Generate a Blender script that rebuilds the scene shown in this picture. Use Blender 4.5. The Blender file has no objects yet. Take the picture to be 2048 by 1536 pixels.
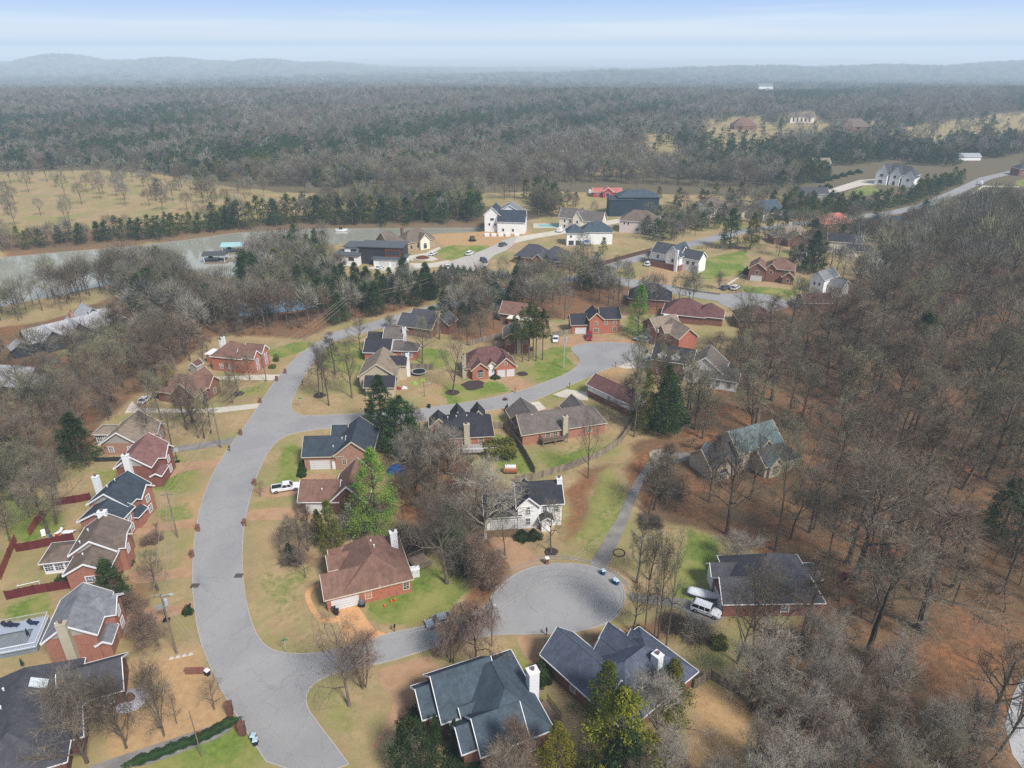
import bpy, math, random
import numpy as np
from mathutils import Vector, Matrix
from mathutils.geometry import tessellate_polygon
R=math.radians
SC=bpy.context.scene; COL=SC.collection
F=1400.; TH=R(25.6); HC=85.
# ---------- surveying helpers: a photo point on a level plane -> world metres
def P(px,py,z=0.):
    x=(px-1024)/F; y=-(py-768)/F
    Y=math.cos(TH)+y*math.sin(TH); Z=-math.sin(TH)+y*math.cos(TH)
    t=(z-HC)/Z
    return Vector((x*t,Y*t,z))
def PZ(s,ox,oy): return lambda x,y,z=0.: P(ox+x/s,oy+y/s,z)
def tree_h(px,pb,pt):
    b=P(px,pb); lo,hi=0.,60.
    for _ in range(30):
        m=(lo+hi)/2
        d=b.y*math.cos(TH)-(m-HC)*math.sin(TH); u=b.y*math.sin(TH)+(m-HC)*math.cos(TH)
        if 768-F*u/d>pt: lo=m
        else: hi=m
    return lo
def C(r,g,b,k=0.77):
    f=lambda c:(c/255/12.92 if c/255<=.04045 else ((c/255+.055)/1.055)**2.4)*k
    return (f(r),f(g),f(b),1.)
# ---------- materials
MATS={}
def mat(name,col,rough=.85,var=.18,sc=1.2,fine=14.,rows=0.,metal=0.,hue=None,spec=.25,streak=0.,bump=0.,rowd=.72):
    if name in MATS: return MATS[name]
    m=bpy.data.materials.new(name); m.use_nodes=True; nt=m.node_tree; N=nt.nodes; L=nt.links
    b=N['Principled BSDF']; b.inputs['Roughness'].default_value=rough; b.inputs['Metallic'].default_value=metal
    b.inputs['Specular IOR Level'].default_value=spec
    tc=N.new('ShaderNodeTexCoord'); 
    n1=N.new('ShaderNodeTexNoise'); n1.inputs['Scale'].default_value=sc; n1.inputs['Detail'].default_value=5; L.new(tc.outputs['Object'],n1.inputs['Vector'])
    n2=N.new('ShaderNodeTexNoise'); n2.inputs['Scale'].default_value=fine; n2.inputs['Detail'].default_value=2; L.new(tc.outputs['Object'],n2.inputs['Vector'])
    add=N.new('ShaderNodeMath'); add.operation='ADD'; L.new(n1.outputs['Fac'],add.inputs[0]); L.new(n2.outputs['Fac'],add.inputs[1])
    mr=N.new('ShaderNodeMapRange'); mr.inputs['From Min'].default_value=.62; mr.inputs['From Max'].default_value=1.38
    mr.inputs['To Min'].default_value=1-var; mr.inputs['To Max'].default_value=1+var; L.new(add.outputs[0],mr.inputs['Value'])
    last=mr.outputs[0]
    def mul(a,bb):
        q=N.new('ShaderNodeMath'); q.operation='MULTIPLY'; L.new(a,q.inputs[0]); L.new(bb,q.inputs[1]); return q.outputs[0]
    if rows:
        sp=N.new('ShaderNodeSeparateXYZ'); L.new(tc.outputs['Object'],sp.inputs[0])
        q=N.new('ShaderNodeMath'); q.operation='MULTIPLY'; q.inputs[1].default_value=1/rows; L.new(sp.outputs[2],q.inputs[0])
        fr=N.new('ShaderNodeMath'); fr.operation='FRACT'; L.new(q.outputs[0],fr.inputs[0])
        r2=N.new('ShaderNodeMapRange'); r2.inputs['From Min'].default_value=0; r2.inputs['From Max'].default_value=.3
        r2.inputs['To Min'].default_value=rowd; r2.inputs['To Max'].default_value=1.03; L.new(fr.outputs[0],r2.inputs['Value'])
        last=mul(last,r2.outputs[0])
    if streak:
        mp=N.new('ShaderNodeMapping'); mp.inputs['Scale'].default_value=(1.3,1.3,.16); L.new(tc.outputs['Object'],mp.inputs['Vector'])
        n3=N.new('ShaderNodeTexNoise'); n3.inputs['Scale'].default_value=1.; n3.inputs['Detail'].default_value=4; L.new(mp.outputs[0],n3.inputs['Vector'])
        r3=N.new('ShaderNodeMapRange'); r3.inputs['From Min'].default_value=.35; r3.inputs['From Max'].default_value=.65
        r3.inputs['To Min'].default_value=1-streak; r3.inputs['To Max'].default_value=1+streak*.5; L.new(n3.outputs['Fac'],r3.inputs['Value'])
        last=mul(last,r3.outputs[0])
    vm=N.new('ShaderNodeVectorMath'); vm.operation='SCALE'; vm.inputs[0].default_value=col[:3]; L.new(last,vm.inputs['Scale'])
    out=vm.outputs[0]
    if hue:
        mx=N.new('ShaderNodeMix'); mx.data_type='RGBA'; mx.blend_type='MIX'
        cr=N.new('ShaderNodeMapRange'); cr.inputs['From Min'].default_value=.45; cr.inputs['From Max'].default_value=.62; L.new(n1.outputs['Fac'],cr.inputs['Value'])
        vm2=N.new('ShaderNodeVectorMath'); vm2.operation='SCALE'; vm2.inputs[0].default_value=hue[:3]; L.new(last,vm2.inputs['Scale'])
        L.new(cr.outputs[0],mx.inputs[0]); L.new(out,mx.inputs[6]); L.new(vm2.outputs[0],mx.inputs[7]); out=mx.outputs[2]
    L.new(out,b.inputs['Base Color'])
    if bump:
        bp=N.new('ShaderNodeBump'); bp.inputs['Strength'].default_value=bump; bp.inputs['Distance'].default_value=.05
        L.new(n2.outputs['Fac'],bp.inputs['Height']); L.new(bp.outputs[0],b.inputs['Normal'])
    MATS[name]=m; return m
def brickm(name,rgb,dark=None):
    return mat(name,C(*rgb),.9,.30,1.6,9.,rows=.24,hue=C(*(dark or tuple(int(c*.84) for c in rgb))),bump=.3)
def roofm(name,rgb):
    return mat(name,C(*rgb),.92,.30,.45,5.,rows=.16,hue=C(*tuple(int(c*.85) for c in rgb)),streak=.16,spec=.15,bump=.3)
def sidem(name,rgb): return mat(name,tuple(c*1.04 for c in C(*rgb)[:3]),.7,.05,.8,4.,rows=.26,rowd=.88)
B_OR=brickm('brick_orange',(196,124,102)); B_RD=brickm('brick_red',(152,100,88),(126,82,74)); B_BR=brickm('brick_brown',(152,110,94),(126,88,76))
B_PK=brickm('brick_pink',(186,148,128),(168,122,104)); B_DK=brickm('brick_dark',(124,86,76),(104,72,64)); B_OL=brickm('brick_left',(182,128,110),(158,108,92))
S_WH=sidem('siding_white',(250,250,250)); S_TN=sidem('siding_tan',(202,188,164)); S_GY=sidem('siding_grey',(172,168,160)); S_CR=sidem('siding_cream',(238,230,214))
S_DK=sidem('siding_dark',(52,58,66)); S_NV=sidem('siding_navy',(50,66,80)); S_ST=mat('stone_wall',C(176,158,132),.9,.3,1.5,7.); S_BG=sidem('siding_beige',(196,184,166)); S_RED=sidem('siding_red',(176,74,66))
R_SL=roofm('shingle_slate',(84,98,110)); R_BL=roofm('shingle_blue',(98,106,124)); R_GY=roofm('shingle_grey',(142,144,150)); R_DG=roofm('shingle_darkgrey',(90,90,98))
R_NB=roofm('shingle_navy',(72,82,94)); R_BR=roofm('shingle_brown',(140,108,96)); R_MR=roofm('shingle_maroon',(122,88,86)); R_TN=roofm('shingle_tan',(158,142,126)); R_TB=roofm('shingle_taupe',(128,114,104))
R_BK=roofm('shingle_black',(66,66,74)); R_RD=roofm('shingle_red',(146,108,104)); R_GB=roofm('shingle_greybrown',(122,114,110)); R_TL=roofm('shingle_teal',(122,140,144)); R_MT=mat('metal_roof',C(176,176,182),.4,.12,.5,3.,spec=.5,streak=.2)
R_CO=roofm('shingle_coral',(206,128,118))
WHT=mat('white_trim',C(246,246,248),.55,.05,1.,5.); TRB=mat('brown_trim',C(120,92,80),.6,.08); TRD=mat('dark_trim',C(60,60,64),.6,.08); TRC=mat('cream_trim',C(216,204,180),.6,.06)
GLS=mat('window_glass',C(52,64,84),.15,.35,.7,2.,spec=.8); GRW=mat('garage_white',C(226,226,228),.6,.05,rows=.5); GRT=mat('garage_tan',C(206,194,170),.6,.05,rows=.5)
CHW=mat('chimney_white',C(240,242,246,.8),.7,.04,rows=.3,rowd=.9); CHT=mat('chimney_tan',C(196,188,166),.8,.1,rows=.3); CAPM=mat('chimney_cap_metal',C(120,96,100),.5,.2)
CONC=mat('concrete',C(202,196,186),.9,.12,.4,6.); DKW=mat('deck_wood',C(146,124,108),.85,.2,1.,10.); WDF=mat('fence_wood',C(150,138,122),.9,.28,.7,8.,streak=.35); RDF=mat('fence_red',C(112,52,54),.85,.2,.6,6.,streak=.2); RDF2=mat('fence_red_lit',C(148,82,70),.85,.2,.6,6.)  # last one: lit copy of the red fence, sunlight put into its colour
BLK=mat('black_metal',C(34,34,38),.5,.1); BLU=mat('blue_plastic',C(44,78,132),.5,.1); TEA=mat('green_plastic',C(28,86,82),.5,.1); NAVY=mat('navy_cloth',C(40,46,74),.8,.2)
TIRE=mat('tyre_rubber',C(30,30,32),.9,.1); CHRM=mat('rim_metal',C(170,172,176),.35,.05,metal=.6); LAMP=mat('headlight_lens',C(236,238,240),.2,.02,spec=.7); TAIL=mat('tail_light',C(160,24,24),.3,.05)
GLZ=mat('car_glass',C(30,38,50),.08,.1,spec=.9)
def paint(n,rgb): return mat('paint_'+n,C(*rgb),.28,.03,spec=.6)
PW=paint('white',(238,240,246)); PS=paint('silver',(160,168,178)); PG=paint('grey',(100,106,116)); PB=paint('black',(42,46,56)); PR=paint('red',(150,36,52)); PN=paint('navy',(60,70,96))
POLE=mat('pole_wood',C(132,120,108),.9,.2,.6,8.); GALV=mat('galvanised',C(186,190,194),.5,.08); WIRE=mat('wire_cable',C(176,166,152),.7,.05)
SGN=mat('sign_green',C(40,140,90),.5,.05)
# ---------- objects
def tag(o,label=None,cat=None,group=None,kind=None):
    if label: o['label']=label
    if cat: o['category']=cat
    if group: o['group']=group
    if kind: o['kind']=kind
    return o
def empty(name,loc=(0,0,0),rz=0.,label=None,cat=None,group=None,sc=None):
    o=bpy.data.objects.new(name,None); COL.objects.link(o); o.location=loc; o.rotation_euler=(0,0,rz); o.empty_display_size=.5
    if sc: o.scale=sc
    return tag(o,label,cat,group)
def child(name,me,parent):
    o=bpy.data.objects.new(name,me); COL.objects.link(o); o.parent=parent; return o
class MB:
    def __init__(s): s.v=[]; s.f=[]; s.m=[]; s.cur=0
    def poly(s,pts,mi=None):
        i=len(s.v); s.v+= [tuple(p) for p in pts]; s.f.append(tuple(range(i,i+len(pts)))); s.m.append(s.cur if mi is None else mi)
    def box(s,x0,y0,z0,x1,y1,z1,mi=None,M=None):
        c=[(x0,y0,z0),(x1,y0,z0),(x1,y1,z0),(x0,y1,z0),(x0,y0,z1),(x1,y0,z1),(x1,y1,z1),(x0,y1,z1)]
        if M: c=[tuple(M@Vector(p)) for p in c]
        s.hexa(c,mi)
    def hexa(s,c,mi=None):
        i=len(s.v); s.v+=[tuple(p) for p in c]
        for f in ((0,3,2,1),(4,5,6,7),(0,1,5,4),(1,2,6,5),(2,3,7,6),(3,0,4,7)): s.f.append(tuple(i+k for k in f)); s.m.append(s.cur if mi is None else mi)
    def prism(s,pts,dv,mi=None):   # polygon extruded by dv
        n=len(pts); i=len(s.v); s.v+=[tuple(p) for p in pts]+[(p[0]+dv[0],p[1]+dv[1],p[2]+dv[2]) for p in pts]
        mm=s.cur if mi is None else mi
        s.f.append(tuple(range(i,i+n))); s.m.append(mm); s.f.append(tuple(range(i+2*n-1,i+n-1,-1))); s.m.append(mm)
        for k in range(n):
            j=(k+1)%n; s.f.append((i+k,i+n+k,i+n+j,i+j)); s.m.append(mm)
    def tube(s,p,q,r0,r1,n=6,mi=None,caps=True):
        p=Vector(p);q=Vector(q); d=(q-p).normalized(); a=Vector((0,0,1)) if abs(d.z)<.9 else Vector((1,0,0)); u=d.cross(a).normalized(); w=d.cross(u)
        i=len(s.v)
        for c,r in((p,r0),(q,r1)):
            for k in range(n):
                t=2*math.pi*k/n; s.v.append(tuple(c+u*(r*math.cos(t))+w*(r*math.sin(t))))
        mm=s.cur if mi is None else mi
        for k in range(n):
            j=(k+1)%n; s.f.append((i+k,i+j,i+n+j,i+n+k)); s.m.append(mm)
        if caps: s.f.append(tuple(range(i+n-1,i-1,-1))); s.f.append(tuple(range(i+n,i+2*n))); s.m+=[mm,mm]
    def mesh(s,name,mats,smooth=False,recalc=True):
        me=bpy.data.meshes.new(name); me.from_pydata(s.v,[],s.f)
        if not isinstance(mats,(list,tuple)): mats=[mats]
        for m in mats: me.materials.append(m)
        if len(mats)>1: me.polygons.foreach_set('material_index',s.m)
        if recalc:
            import bmesh; b=bmesh.new(); b.from_mesh(me); bmesh.ops.recalc_face_normals(b,faces=b.faces); b.to_mesh(me); b.free()
        if smooth: me.polygons.foreach_set('use_smooth',[True]*len(me.polygons))
        return me
    def obj(s,name,mats,parent=None,smooth=False):
        o=bpy.data.objects.new(name,s.mesh(name,mats,smooth)); COL.objects.link(o)
        if parent: o.parent=parent
        return o
# ---------- houses
FOOT=[]   # footprints (centre, radius box) that keep trees out
def roof_geo(x,y,w,d,h,kind,rise,oh=.4):
    """returns list of roof polygons (top), eave z-edge boards, wall side height, gable info"""
    ax,en=kind.split(':')
    if ax=='x': Lx,Wy=w,d; T=lambda u,v,z:(x+u,y+v,z)
    else: Lx,Wy=d,w; T=lambda u,v,z:(x+w-v,y+u,z)   # u along +y, v along -x
    o=oh; Wh=Wy/2+o; s=rise/Wh; hp=lambda c:min(Wh*(1 if c=='h' else .58),(Lx+2*o)/2-.05); en0,en1=en; en=''.join('h' if c in 'hk' else 'g' for c in en)
    u0,u1=-o,Lx+o; v0,v1=-o,Wy+o; vm=Wy/2
    a=u0+(hp(en0) if en[0]=='h' else 0); b=u1-(hp(en1) if en[1]=='h' else 0)
    zt=h+rise; A=(u0,v0,h);B=(u1,v0,h);Cc=(u1,v1,h);D=(u0,v1,h);E=(a,vm,zt);G=(b,vm,zt)
    polys=[[A,B,G,E],[Cc,D,E,G]]
    if en[0]=='h': polys.append([D,A,E])
    if en[1]=='h': polys.append([B,Cc,G])
    eaves=[(A,B),(Cc,D)]
    if en[0]=='h': eaves.append((D,A))
    if en[1]=='h': eaves.append((B,Cc))
    rakes=[]
    if en[0]=='g': rakes+=[(D,E),(E,A)]
    if en[1]=='g': rakes+=[(B,G),(G,Cc)]
    hs=h+s*o-.12
    def g(e):  # gable wall polygons at u=0 or Lx
        return e
    ends=[en[0]=='g',en[1]=='g']
    return T,polys,eaves,rakes,hs,s,ends,Lx,Wy,vm,zt
def add_block(wall,roof,trim,blk,oh=.4,mw=0,tri=None):
    x,y,w,d,h,kind,rise=blk[:7]; z0=0.
    if kind=='flat':
        wall.box(x,y,z0,x+w,y+d,h,mw); roof.box(x-oh,y-oh,h,x+w+oh,y+d+oh,h+.28); return h
    T,polys,eaves,rakes,hs,s,ends,Lx,Wy,vm,zt=roof_geo(x,y,w,d,h,kind,rise,oh)
    for p in polys: roof.prism([T(*q) for q in p],(0,0,-.16))
    # ridge cap
    E=polys[0][3];G=polys[0][2]
    if abs(E[0]-G[0])>.4: roof.tube(T(E[0]+.05,E[1],E[2]-.01),T(G[0]-.05,G[1],G[2]-.01),.09,.09,5)
    # walls
    def wp(u,v,z): return T(u,v,z)
    ap=zt-.17
    for u,isg in((0,ends[0]),(Lx,ends[1])):
        if isg and tri is not None: wall.poly([wp(u,0,0),wp(u,Wy,0),wp(u,Wy,hs),wp(u,0,hs)],mw); wall.poly([wp(u,Wy,hs),wp(u,vm,ap),wp(u,0,hs)],tri)
        elif isg: wall.poly([wp(u,0,0),wp(u,Wy,0),wp(u,Wy,hs),wp(u,vm,ap),wp(u,0,hs)],mw)
        else: wall.poly([wp(u,0,0),wp(u,Wy,0),wp(u,Wy,hs),wp(u,0,hs)],mw)
    for v in(0,Wy): wall.poly([wp(0,v,0),wp(Lx,v,0),wp(Lx,v,hs),wp(0,v,hs)],mw)
    # boards
    def board(p,q,hgt,out,drop):
        p=Vector(T(*p));q=Vector(T(*q)); e=(q-p); n=Vector((e.y,-e.x,0))
        if n.length<1e-6: return
        n.normalize(); c=Vector((x+w/2,y+d/2,0)); m=(p+q)/2
        if n.dot(Vector((m.x,m.y,0))-c)<0: n=-n
        up=Vector((0,0,1))
        a=p+n*.01;b=q+n*.01; t=.05
        pts=[a-up*drop,b-up*drop,b-up*drop+n*out,a-up*drop+n*out,a+up*(hgt-drop),b+up*(hgt-drop),b+up*(hgt-drop)+n*out,a+up*(hgt-drop)+n*out]
        trim.hexa(pts)
    for p,q in eaves: board(p,q,.17,.10,.18)
    for p,q in rakes: board(p,q,.36,.09,.32)
    return hs
def face_fn(blk,f):
    x,y,w,d=blk[:4]
    if f=='f': return lambda u,o,z:(x+u,y-o,z)
    if f=='b': return lambda u,o,z:(x+u,y+d+o,z)
    if f=='l': return lambda u,o,z:(x-o,y+u,z)
    return lambda u,o,z:(x+w+o,y+u,z)
def opening(root,blk,f,u,z,w,h,typ,simple,trimm):
    T=face_fn(blk,f)
    def bx(mb,u0,u1,z0,z1,o0,o1,mi=0):
        c=[T(u0,o0,z0),T(u1,o0,z0),T(u1,o1,z0),T(u0,o1,z0),T(u0,o0,z1),T(u1,o0,z1),T(u1,o1,z1),T(u0,o1,z1)]; mb.hexa(c,mi)
    a,b=u-w/2,u+w/2
    if typ=='W' or typ=='A':
        mb=MB(); t=.13
        bx(mb,a-t,a,z-t,z+h+t,.0,.09); bx(mb,b,b+t,z-t,z+h+t,.0,.09); bx(mb,a,b,z-t,z,.0,.085); bx(mb,a,b,z+h,z+h+t,.0,.085)
        if not simple:
            bx(mb,a,b,z+h/2-.04,z+h/2+.04,.0,.075)
            k=max(1,int(round(w/.5)))
            for i in range(1,k): uu=a+w*i/k; bx(mb,uu-.022,uu+.022,z,z+h,.0,.065)
            for q in(.25,.75): bx(mb,a,b,z+h*q-.02,z+h*q+.02,.0,.06)
        o=mb.obj('window',trimm,root)
        g=MB(); bx(g,a,b,z,z+h,.0,.03)
        if typ=='A':
            pts=[T(u+w/2*math.cos(math.pi*i/8),.0,z+h+.1+w/2*math.sin(math.pi*i/8)) for i in range(9)]
            e=Vector(T(0,.03,0))-Vector(T(0,0,0)); g.prism(pts,e)
        g.obj('pane',GLS,o)
    elif typ=='G':
        mb=MB(); bx(mb,a-.12,a,z,z+h+.12,0,.1); bx(mb,b,b+.12,z,z+h+.12,0,.1); bx(mb,a,b,z+h,z+h+.12,0,.1)
        k=4
        for i in range(k): bx(mb,a,b,z+h*i/k+.015,z+h*(i+1)/k-.015,0,.045)
        mb.obj('garage_door',GRW,root)
    elif typ=='D':
        mb=MB(); bx(mb,a-.1,a,z,z+h+.1,0,.09); bx(mb,b,b+.1,z,z+h+.1,0,.09); bx(mb,a,b,z+h,z+h+.1,0,.09)
        o=mb.obj('door',trimm,root); g=MB(); bx(g,a,b,z,z+h,0,.04); g.obj('door_leaf',TRD if trimm is WHT else WHT,o)
def chimney(root,c):
    x,y,w,d,h,m=c[:6]
    mb=MB(); mb.box(x-w/2,y-d/2,0,x+w/2,y+d/2,h); mb.box(x-w/2-.07,y-d/2-.07,h,x+w/2+.07,y+d/2+.07,h+.14)
    o=mb.obj('chimney',m,root); k=MB(); k.tube((x,y,h+.14),(x,y,h+.5),.2,.2,8); k.tube((x,y,h+.5),(x,y,h+.62),.3,.26,8); k.obj('chimney_cap',CAPM,o)
def house(name,label,a,b,blocks,wall,roof,trim=WHT,chim=(),wallmats=None,roofs=None,simple=False,oh=.4,group=None,z0=0.,extra=None):
    A=P(*a);B=P(*b); rz=math.atan2(B.y-A.y,B.x-A.x)
    root=empty(name,(A.x,A.y,z0),rz,label,'house',group)
    wm=[wall]+list(wallmats or []); rm=[roof]+list(roofs or [])
    W=MB();Rf=MB();Tr=MB()
    for bl in blocks:
        op=bl[8] if len(bl)>8 else {}
        Rf.cur=op.get('r',0)
        add_block(W,Rf,Tr,bl,op.get('oh',oh),op.get('w',0),op.get('tri'))
        Rf.cur=0
        x,y,w,d=bl[:4]; cs,sn=math.cos(rz),math.sin(rz)
        cx,cy=x+w/2,y+d/2; FOOT.append((A.x+cx*cs-cy*sn,A.y+cx*sn+cy*cs,w/2+.6,d/2+.6,rz))
        for it in (bl[7].split(';') if len(bl)>7 and bl[7] else []):
            t=it.split(); typ='W'
            if t[0] in 'GDA': typ=t[0]; t=t[1:]
            f=t[0]; zz,ww,hh_=map(float,t[2:5])
            for u in t[1].split(','): opening(root,bl,f,float(u),zz,ww,hh_,typ,simple,trim)
    W.obj('wall',wm,root); Rf.obj('roof',rm,root)
    if Tr.f: Tr.obj('roof_trim',trim,root)
    for c in chim: chimney(root,c)
    if extra: extra(root)
    return root
def pipes(*pts):
    def fn(root):
        for (x,y,z) in pts:
            mb=MB(); mb.tube((x,y,z),(x,y,z+.45),.09,.09,6); mb.tube((x,y,z+.4),(x,y,z+.52),.16,.14,6); mb.obj('roof_vent',WHT,root)
    return fn
def post_row(root,pts,h,r=.09,m=WHT):
    for x,y in pts:
        mb=MB(); mb.box(x-r,y-r,0,x+r,y+r,h); mb.obj('porch_post',m,root)
# ================= HOUSES (surveyed from the photo; local metres, x along the first eave, y away)
def skylight(root,x,y,z,s=.62,w=1.5,l=1.9):
    mb=MB(); 
    for k in range(2):
        y0=y+k*.85; pts=[(x-l/2,y0,z+l/2*s),(x+l/2,y0,z-l/2*s),(x+l/2,y0+.72,z-l/2*s),(x-l/2,y0+.72,z+l/2*s)]; mb.prism(pts,(.05,0,.16))
    mb.obj('skylight',mat('skylight_glass',C(226,236,240),.2,.1,spec=.7),root)
house('brick_house','big dark grey roofed brick house with skylight at the gated drive',(145,1405,3),(240,1378.3,3),[
 (-11.2,-9.5,11.4,17.5,3,'y:kk',4.1),(-1.4,0,7.4,6.6,3.04,'x:gg',2.7,'f 2.6,5.6 1 1 1.3'),(-3.5,-6.2,5.2,5.4,3.05,'x:gg',2.3)],B_DK,R_DG,WHT,
 extra=lambda r:(pipes((-8,3,5.6),(-7.6,-.5,5.8),(-8.2,-3.6,5.5),(-7.4,-6,5.8))(r),skylight(r,-3.6,1.3,6.1)))
house('brick_house','grey roofed brick house with tall stone chimney on its gable end',(87.9,1281.7,5.5),(194.8,1264,5.5),[
 (0,0,6.9,8.7,5.4,'y:gg',2.7,'',{'tri':1}),(4,3.9,4.5,4.1,5.36,'x:gg',1.8,'r 2 3.4 1 1.4;r 2 .8 1.2 1.6'),(6.7,.25,1.6,3.3,3,'y:gg',.7)],B_OL,R_GY,WHT,
 chim=[(3.2,-.52,1.35,1.,8.6,CHT)],wallmats=[S_GY],extra=lambda r:(pipes((1.2,2,6.3))(r),))

house('brick_house','brown roofed brick house with a white screened porch on its left side',(131,1146.9,5),(217,1137.5,5),[
 (0,0,6.5,4.8,4.9,'y:gg',2.0,'f 3.5 2.6 1.35 1.2'),(-.8,4.8,7.3,7.6,5.3,'y:gg',2.7,'',{'tri':1}),(4.6,5.6,2.9,3.4,5.26,'x:gg',1.5,'r 1.6 3 1 1.3'),
 (-7,6.9,6.2,5.2,2.7,'x:hg',1.3,'f .9,2.6,4.3 .7 1.35 1.7;l 1.3,3.8 .7 1.8 1.7',{'w':2})],B_OL,R_TB,WHT,chim=[(2.6,12.3,1.5,.9,8.6,CHW)],wallmats=[S_GY,WHT],
 extra=pipes((.6,6,6.6),(1,9,6.9),(2,3,6.1)))
house('brick_house','blue-grey roofed brick house with white chimney left of the main road',(158,1037,5.5),(240,1041,5.5),[
 (0,0,7.4,4.8,5.0,'y:gg',2.2,'r 1.5,3.4 3 .9 1.3;r 1.5,3.4 .7 .9 1.4'),(-1.2,4.8,7.8,7.4,5.4,'y:gg',2.8,'',{'tri':1}),(3.4,7.6,4.2,4,5.36,'x:gg',1.8,'r 2 3.2 1 1.3;r 2 .7 1 1.5'),(6.5,4.9,1.5,2.5,2.9,'y:hg',.9)],B_OL,R_NB,WHT,
 chim=[(-2.2,9.6,1.1,.9,8.4,CHW)],wallmats=[S_GY],roofs=[R_SL],extra=pipes((1,8,7.2),(1.4,10,7.4)))
house('brick_house','dusty red roofed brick house with a wide white chimney on its gable',(231.5,934.4,5.5),(301.8,931.5,5.5),[
 (0,0,7,9.4,5.4,'y:gg',2.8,'',{'tri':1}),(4.3,3.8,4.2,4.2,5.36,'x:gg',1.8,'r 1.6 3.2 1 1.3;r 1.6 .7 1 1.5'),(6.8,.2,1.7,3.4,3,'y:gg',.7)],B_RD,R_RD,WHT,chim=[(2.8,-.5,1.3,.9,8.6,CHW)],wallmats=[S_GY],
 extra=lambda r:post_row(r,[(8.3,.3),(8.3,1.9),(8.3,3.4)],3))
house('sided_house','tan roofed house with small screened porch half hidden behind bare trunks',(202,887.5,3),(265,887.5,3),[
 (0,0,8.6,10,3,'y:gg',3.2,'f 2,6.4 .9 1 1.2',{'tri':1}),(6.6,5,3.8,4,3.05,'x:gg',1.6,'r 2 .9 1.2 1.4'),(-4.3,5,4.6,4,2.8,'x:hg',1,'f 1,3 .7 1.3 1.6',{'w':1})],B_PK,R_TN,WHT,wallmats=[S_GY])
house('brick_house','brown gabled brick house behind a row of bare trees left of the road',(315,782,3),(366.3,787.9,3),[
 (0,0,7.7,8,3,'x:hg',3.6),(5.5,-1.2,6.5,10,3.4,'y:gg',3.6,'f 2,4.6 .9 1 1.4;r 2.5,5 .9 1 1.4'),(9.3,4,3.4,4.6,3.6,'x:gg',2.4,'r 2.2 .9 1 1.5')],B_BR,R_BR,TRC)
house('brick_house','dark brown roofed brick house with white patio cover at the upper left bend',(421.9,715.5,4),(480.5,721.3,4),[
 (0,0,9.8,8.5,4.6,'x:hh',3.4,'f 3,6 1 .9 1.2'),(8.2,.6,5.2,3.4,4.8,'x:gg',1.9,'r 1.7 2.6 1 1.3;r 1.7 .7 1 1.3'),(8.2,4.8,5.4,3.4,4.85,'x:gg',1.9,'r 1.7 2.6 1 1.3;r 1.7 .7 1 1.3'),(-5,4.5,4.4,3.8,2.7,'flat',0,'',{'r':1})],B_OR,R_BR,WHT,chim=[(-.5,7.6,.9,.8,7.4,CHW),(-.5,6.3,.7,.7,6.8,CHW)],roofs=[WHT],oh=.3)
house('lake_house','long house with pale metal gabled roofs in the woods by the lake',(60,690,3),(200,655,3),[
 (0,0,22,8.5,3.2,'x:gg',3.6),(3,-3,6,9,3.4,'y:gg',3.2,'f 3 1 1.2 1.4'),(10.5,-3.4,6,10,3.6,'y:gg',3.6,'f 3 1 1.2 1.4'),(20,2,9,8,3.6,'x:gh',3.6),(17,6,8,9,3.8,'y:gg',4),(-5,-1,5,4,3,'y:gg',1.8)],S_DK,R_MT,TRD,chim=[(15,7,1,1,8,B_PK)])
house('lake_house','metal roofed dark house cut by the left edge of the woods',(-60,768,3),(70,778,3),[
 (0,0,17,9,3.2,'x:gg',4),(3,-3,7,8,3.4,'y:gg',3.4),(14,1,7,6,3,'x:gg',2.6)],S_DK,R_MT,TRD)
# ---- between the main road and the first court
house('brick_house','pinkish brick house with navy roof and wide garage facing the viewer',(607,912.6,3.5),(676,911,3.5),[
 (0,0,8.5,7.4,3.5,'x:gg',3,'G f 3.4 0 4.2 2.2;D f 6.5 0 .8 2'),(7,-.35,7.9,11.2,3.8,'y:gg',3.6,'f 1.9 1.5 .8 1.2'),(5,8.3,3,3.4,4.1,'x:gg',1.6)],B_PK,R_NB,TRC,extra=pipes((6.4,1.5,4.7),(8.2,3,5.9)))
house('brick_house','brown roofed dark brick house behind the white pickup drive',(602.7,1002,3),(661,1002,3),[
 (-.3,0,7.4,6.4,3,'x:gg',3,'G f 3.4 0 4.4 2.1'),(6,-.35,7,10,3.1,'y:gg',3.9,'f 3.3 1.2 .9 1.4',{'tri':1})],B_DK,R_BR,WHT,wallmats=[B_DK],extra=pipes((4,1.4,4.6)))
house('brick_house','orange brick ranch house with brown hip roof on the street corner',(652.6,1196.5,3),(821.5,1156.2,3),[
 (0,-.04,8.4,5.4,3,'x:gg',2.9,'G f 2.9 0 4.3 2.1;l 1.2,3.8 .8 .7 1.5'),(2.6,0,11.6,11.6,3.02,'y:kk',4.4,'f 4.2,10.7 .9 .95 1.4'),(1.5,6.4,4.6,3.6,3.5,'x:gg',1.7,'l 1.8 .8 .9 1.5'),(2.0,9.,3.,2.7,3.3,'x:gg',1.4)],B_OR,R_BR,TRC,
 chim=[(13.1,8.1,1.25,1.0,7.2,CHW)],extra=pipes((8.9,7,6.9),(9.2,5.4,7.0),(7.3,2.3,5.3)))
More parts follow.
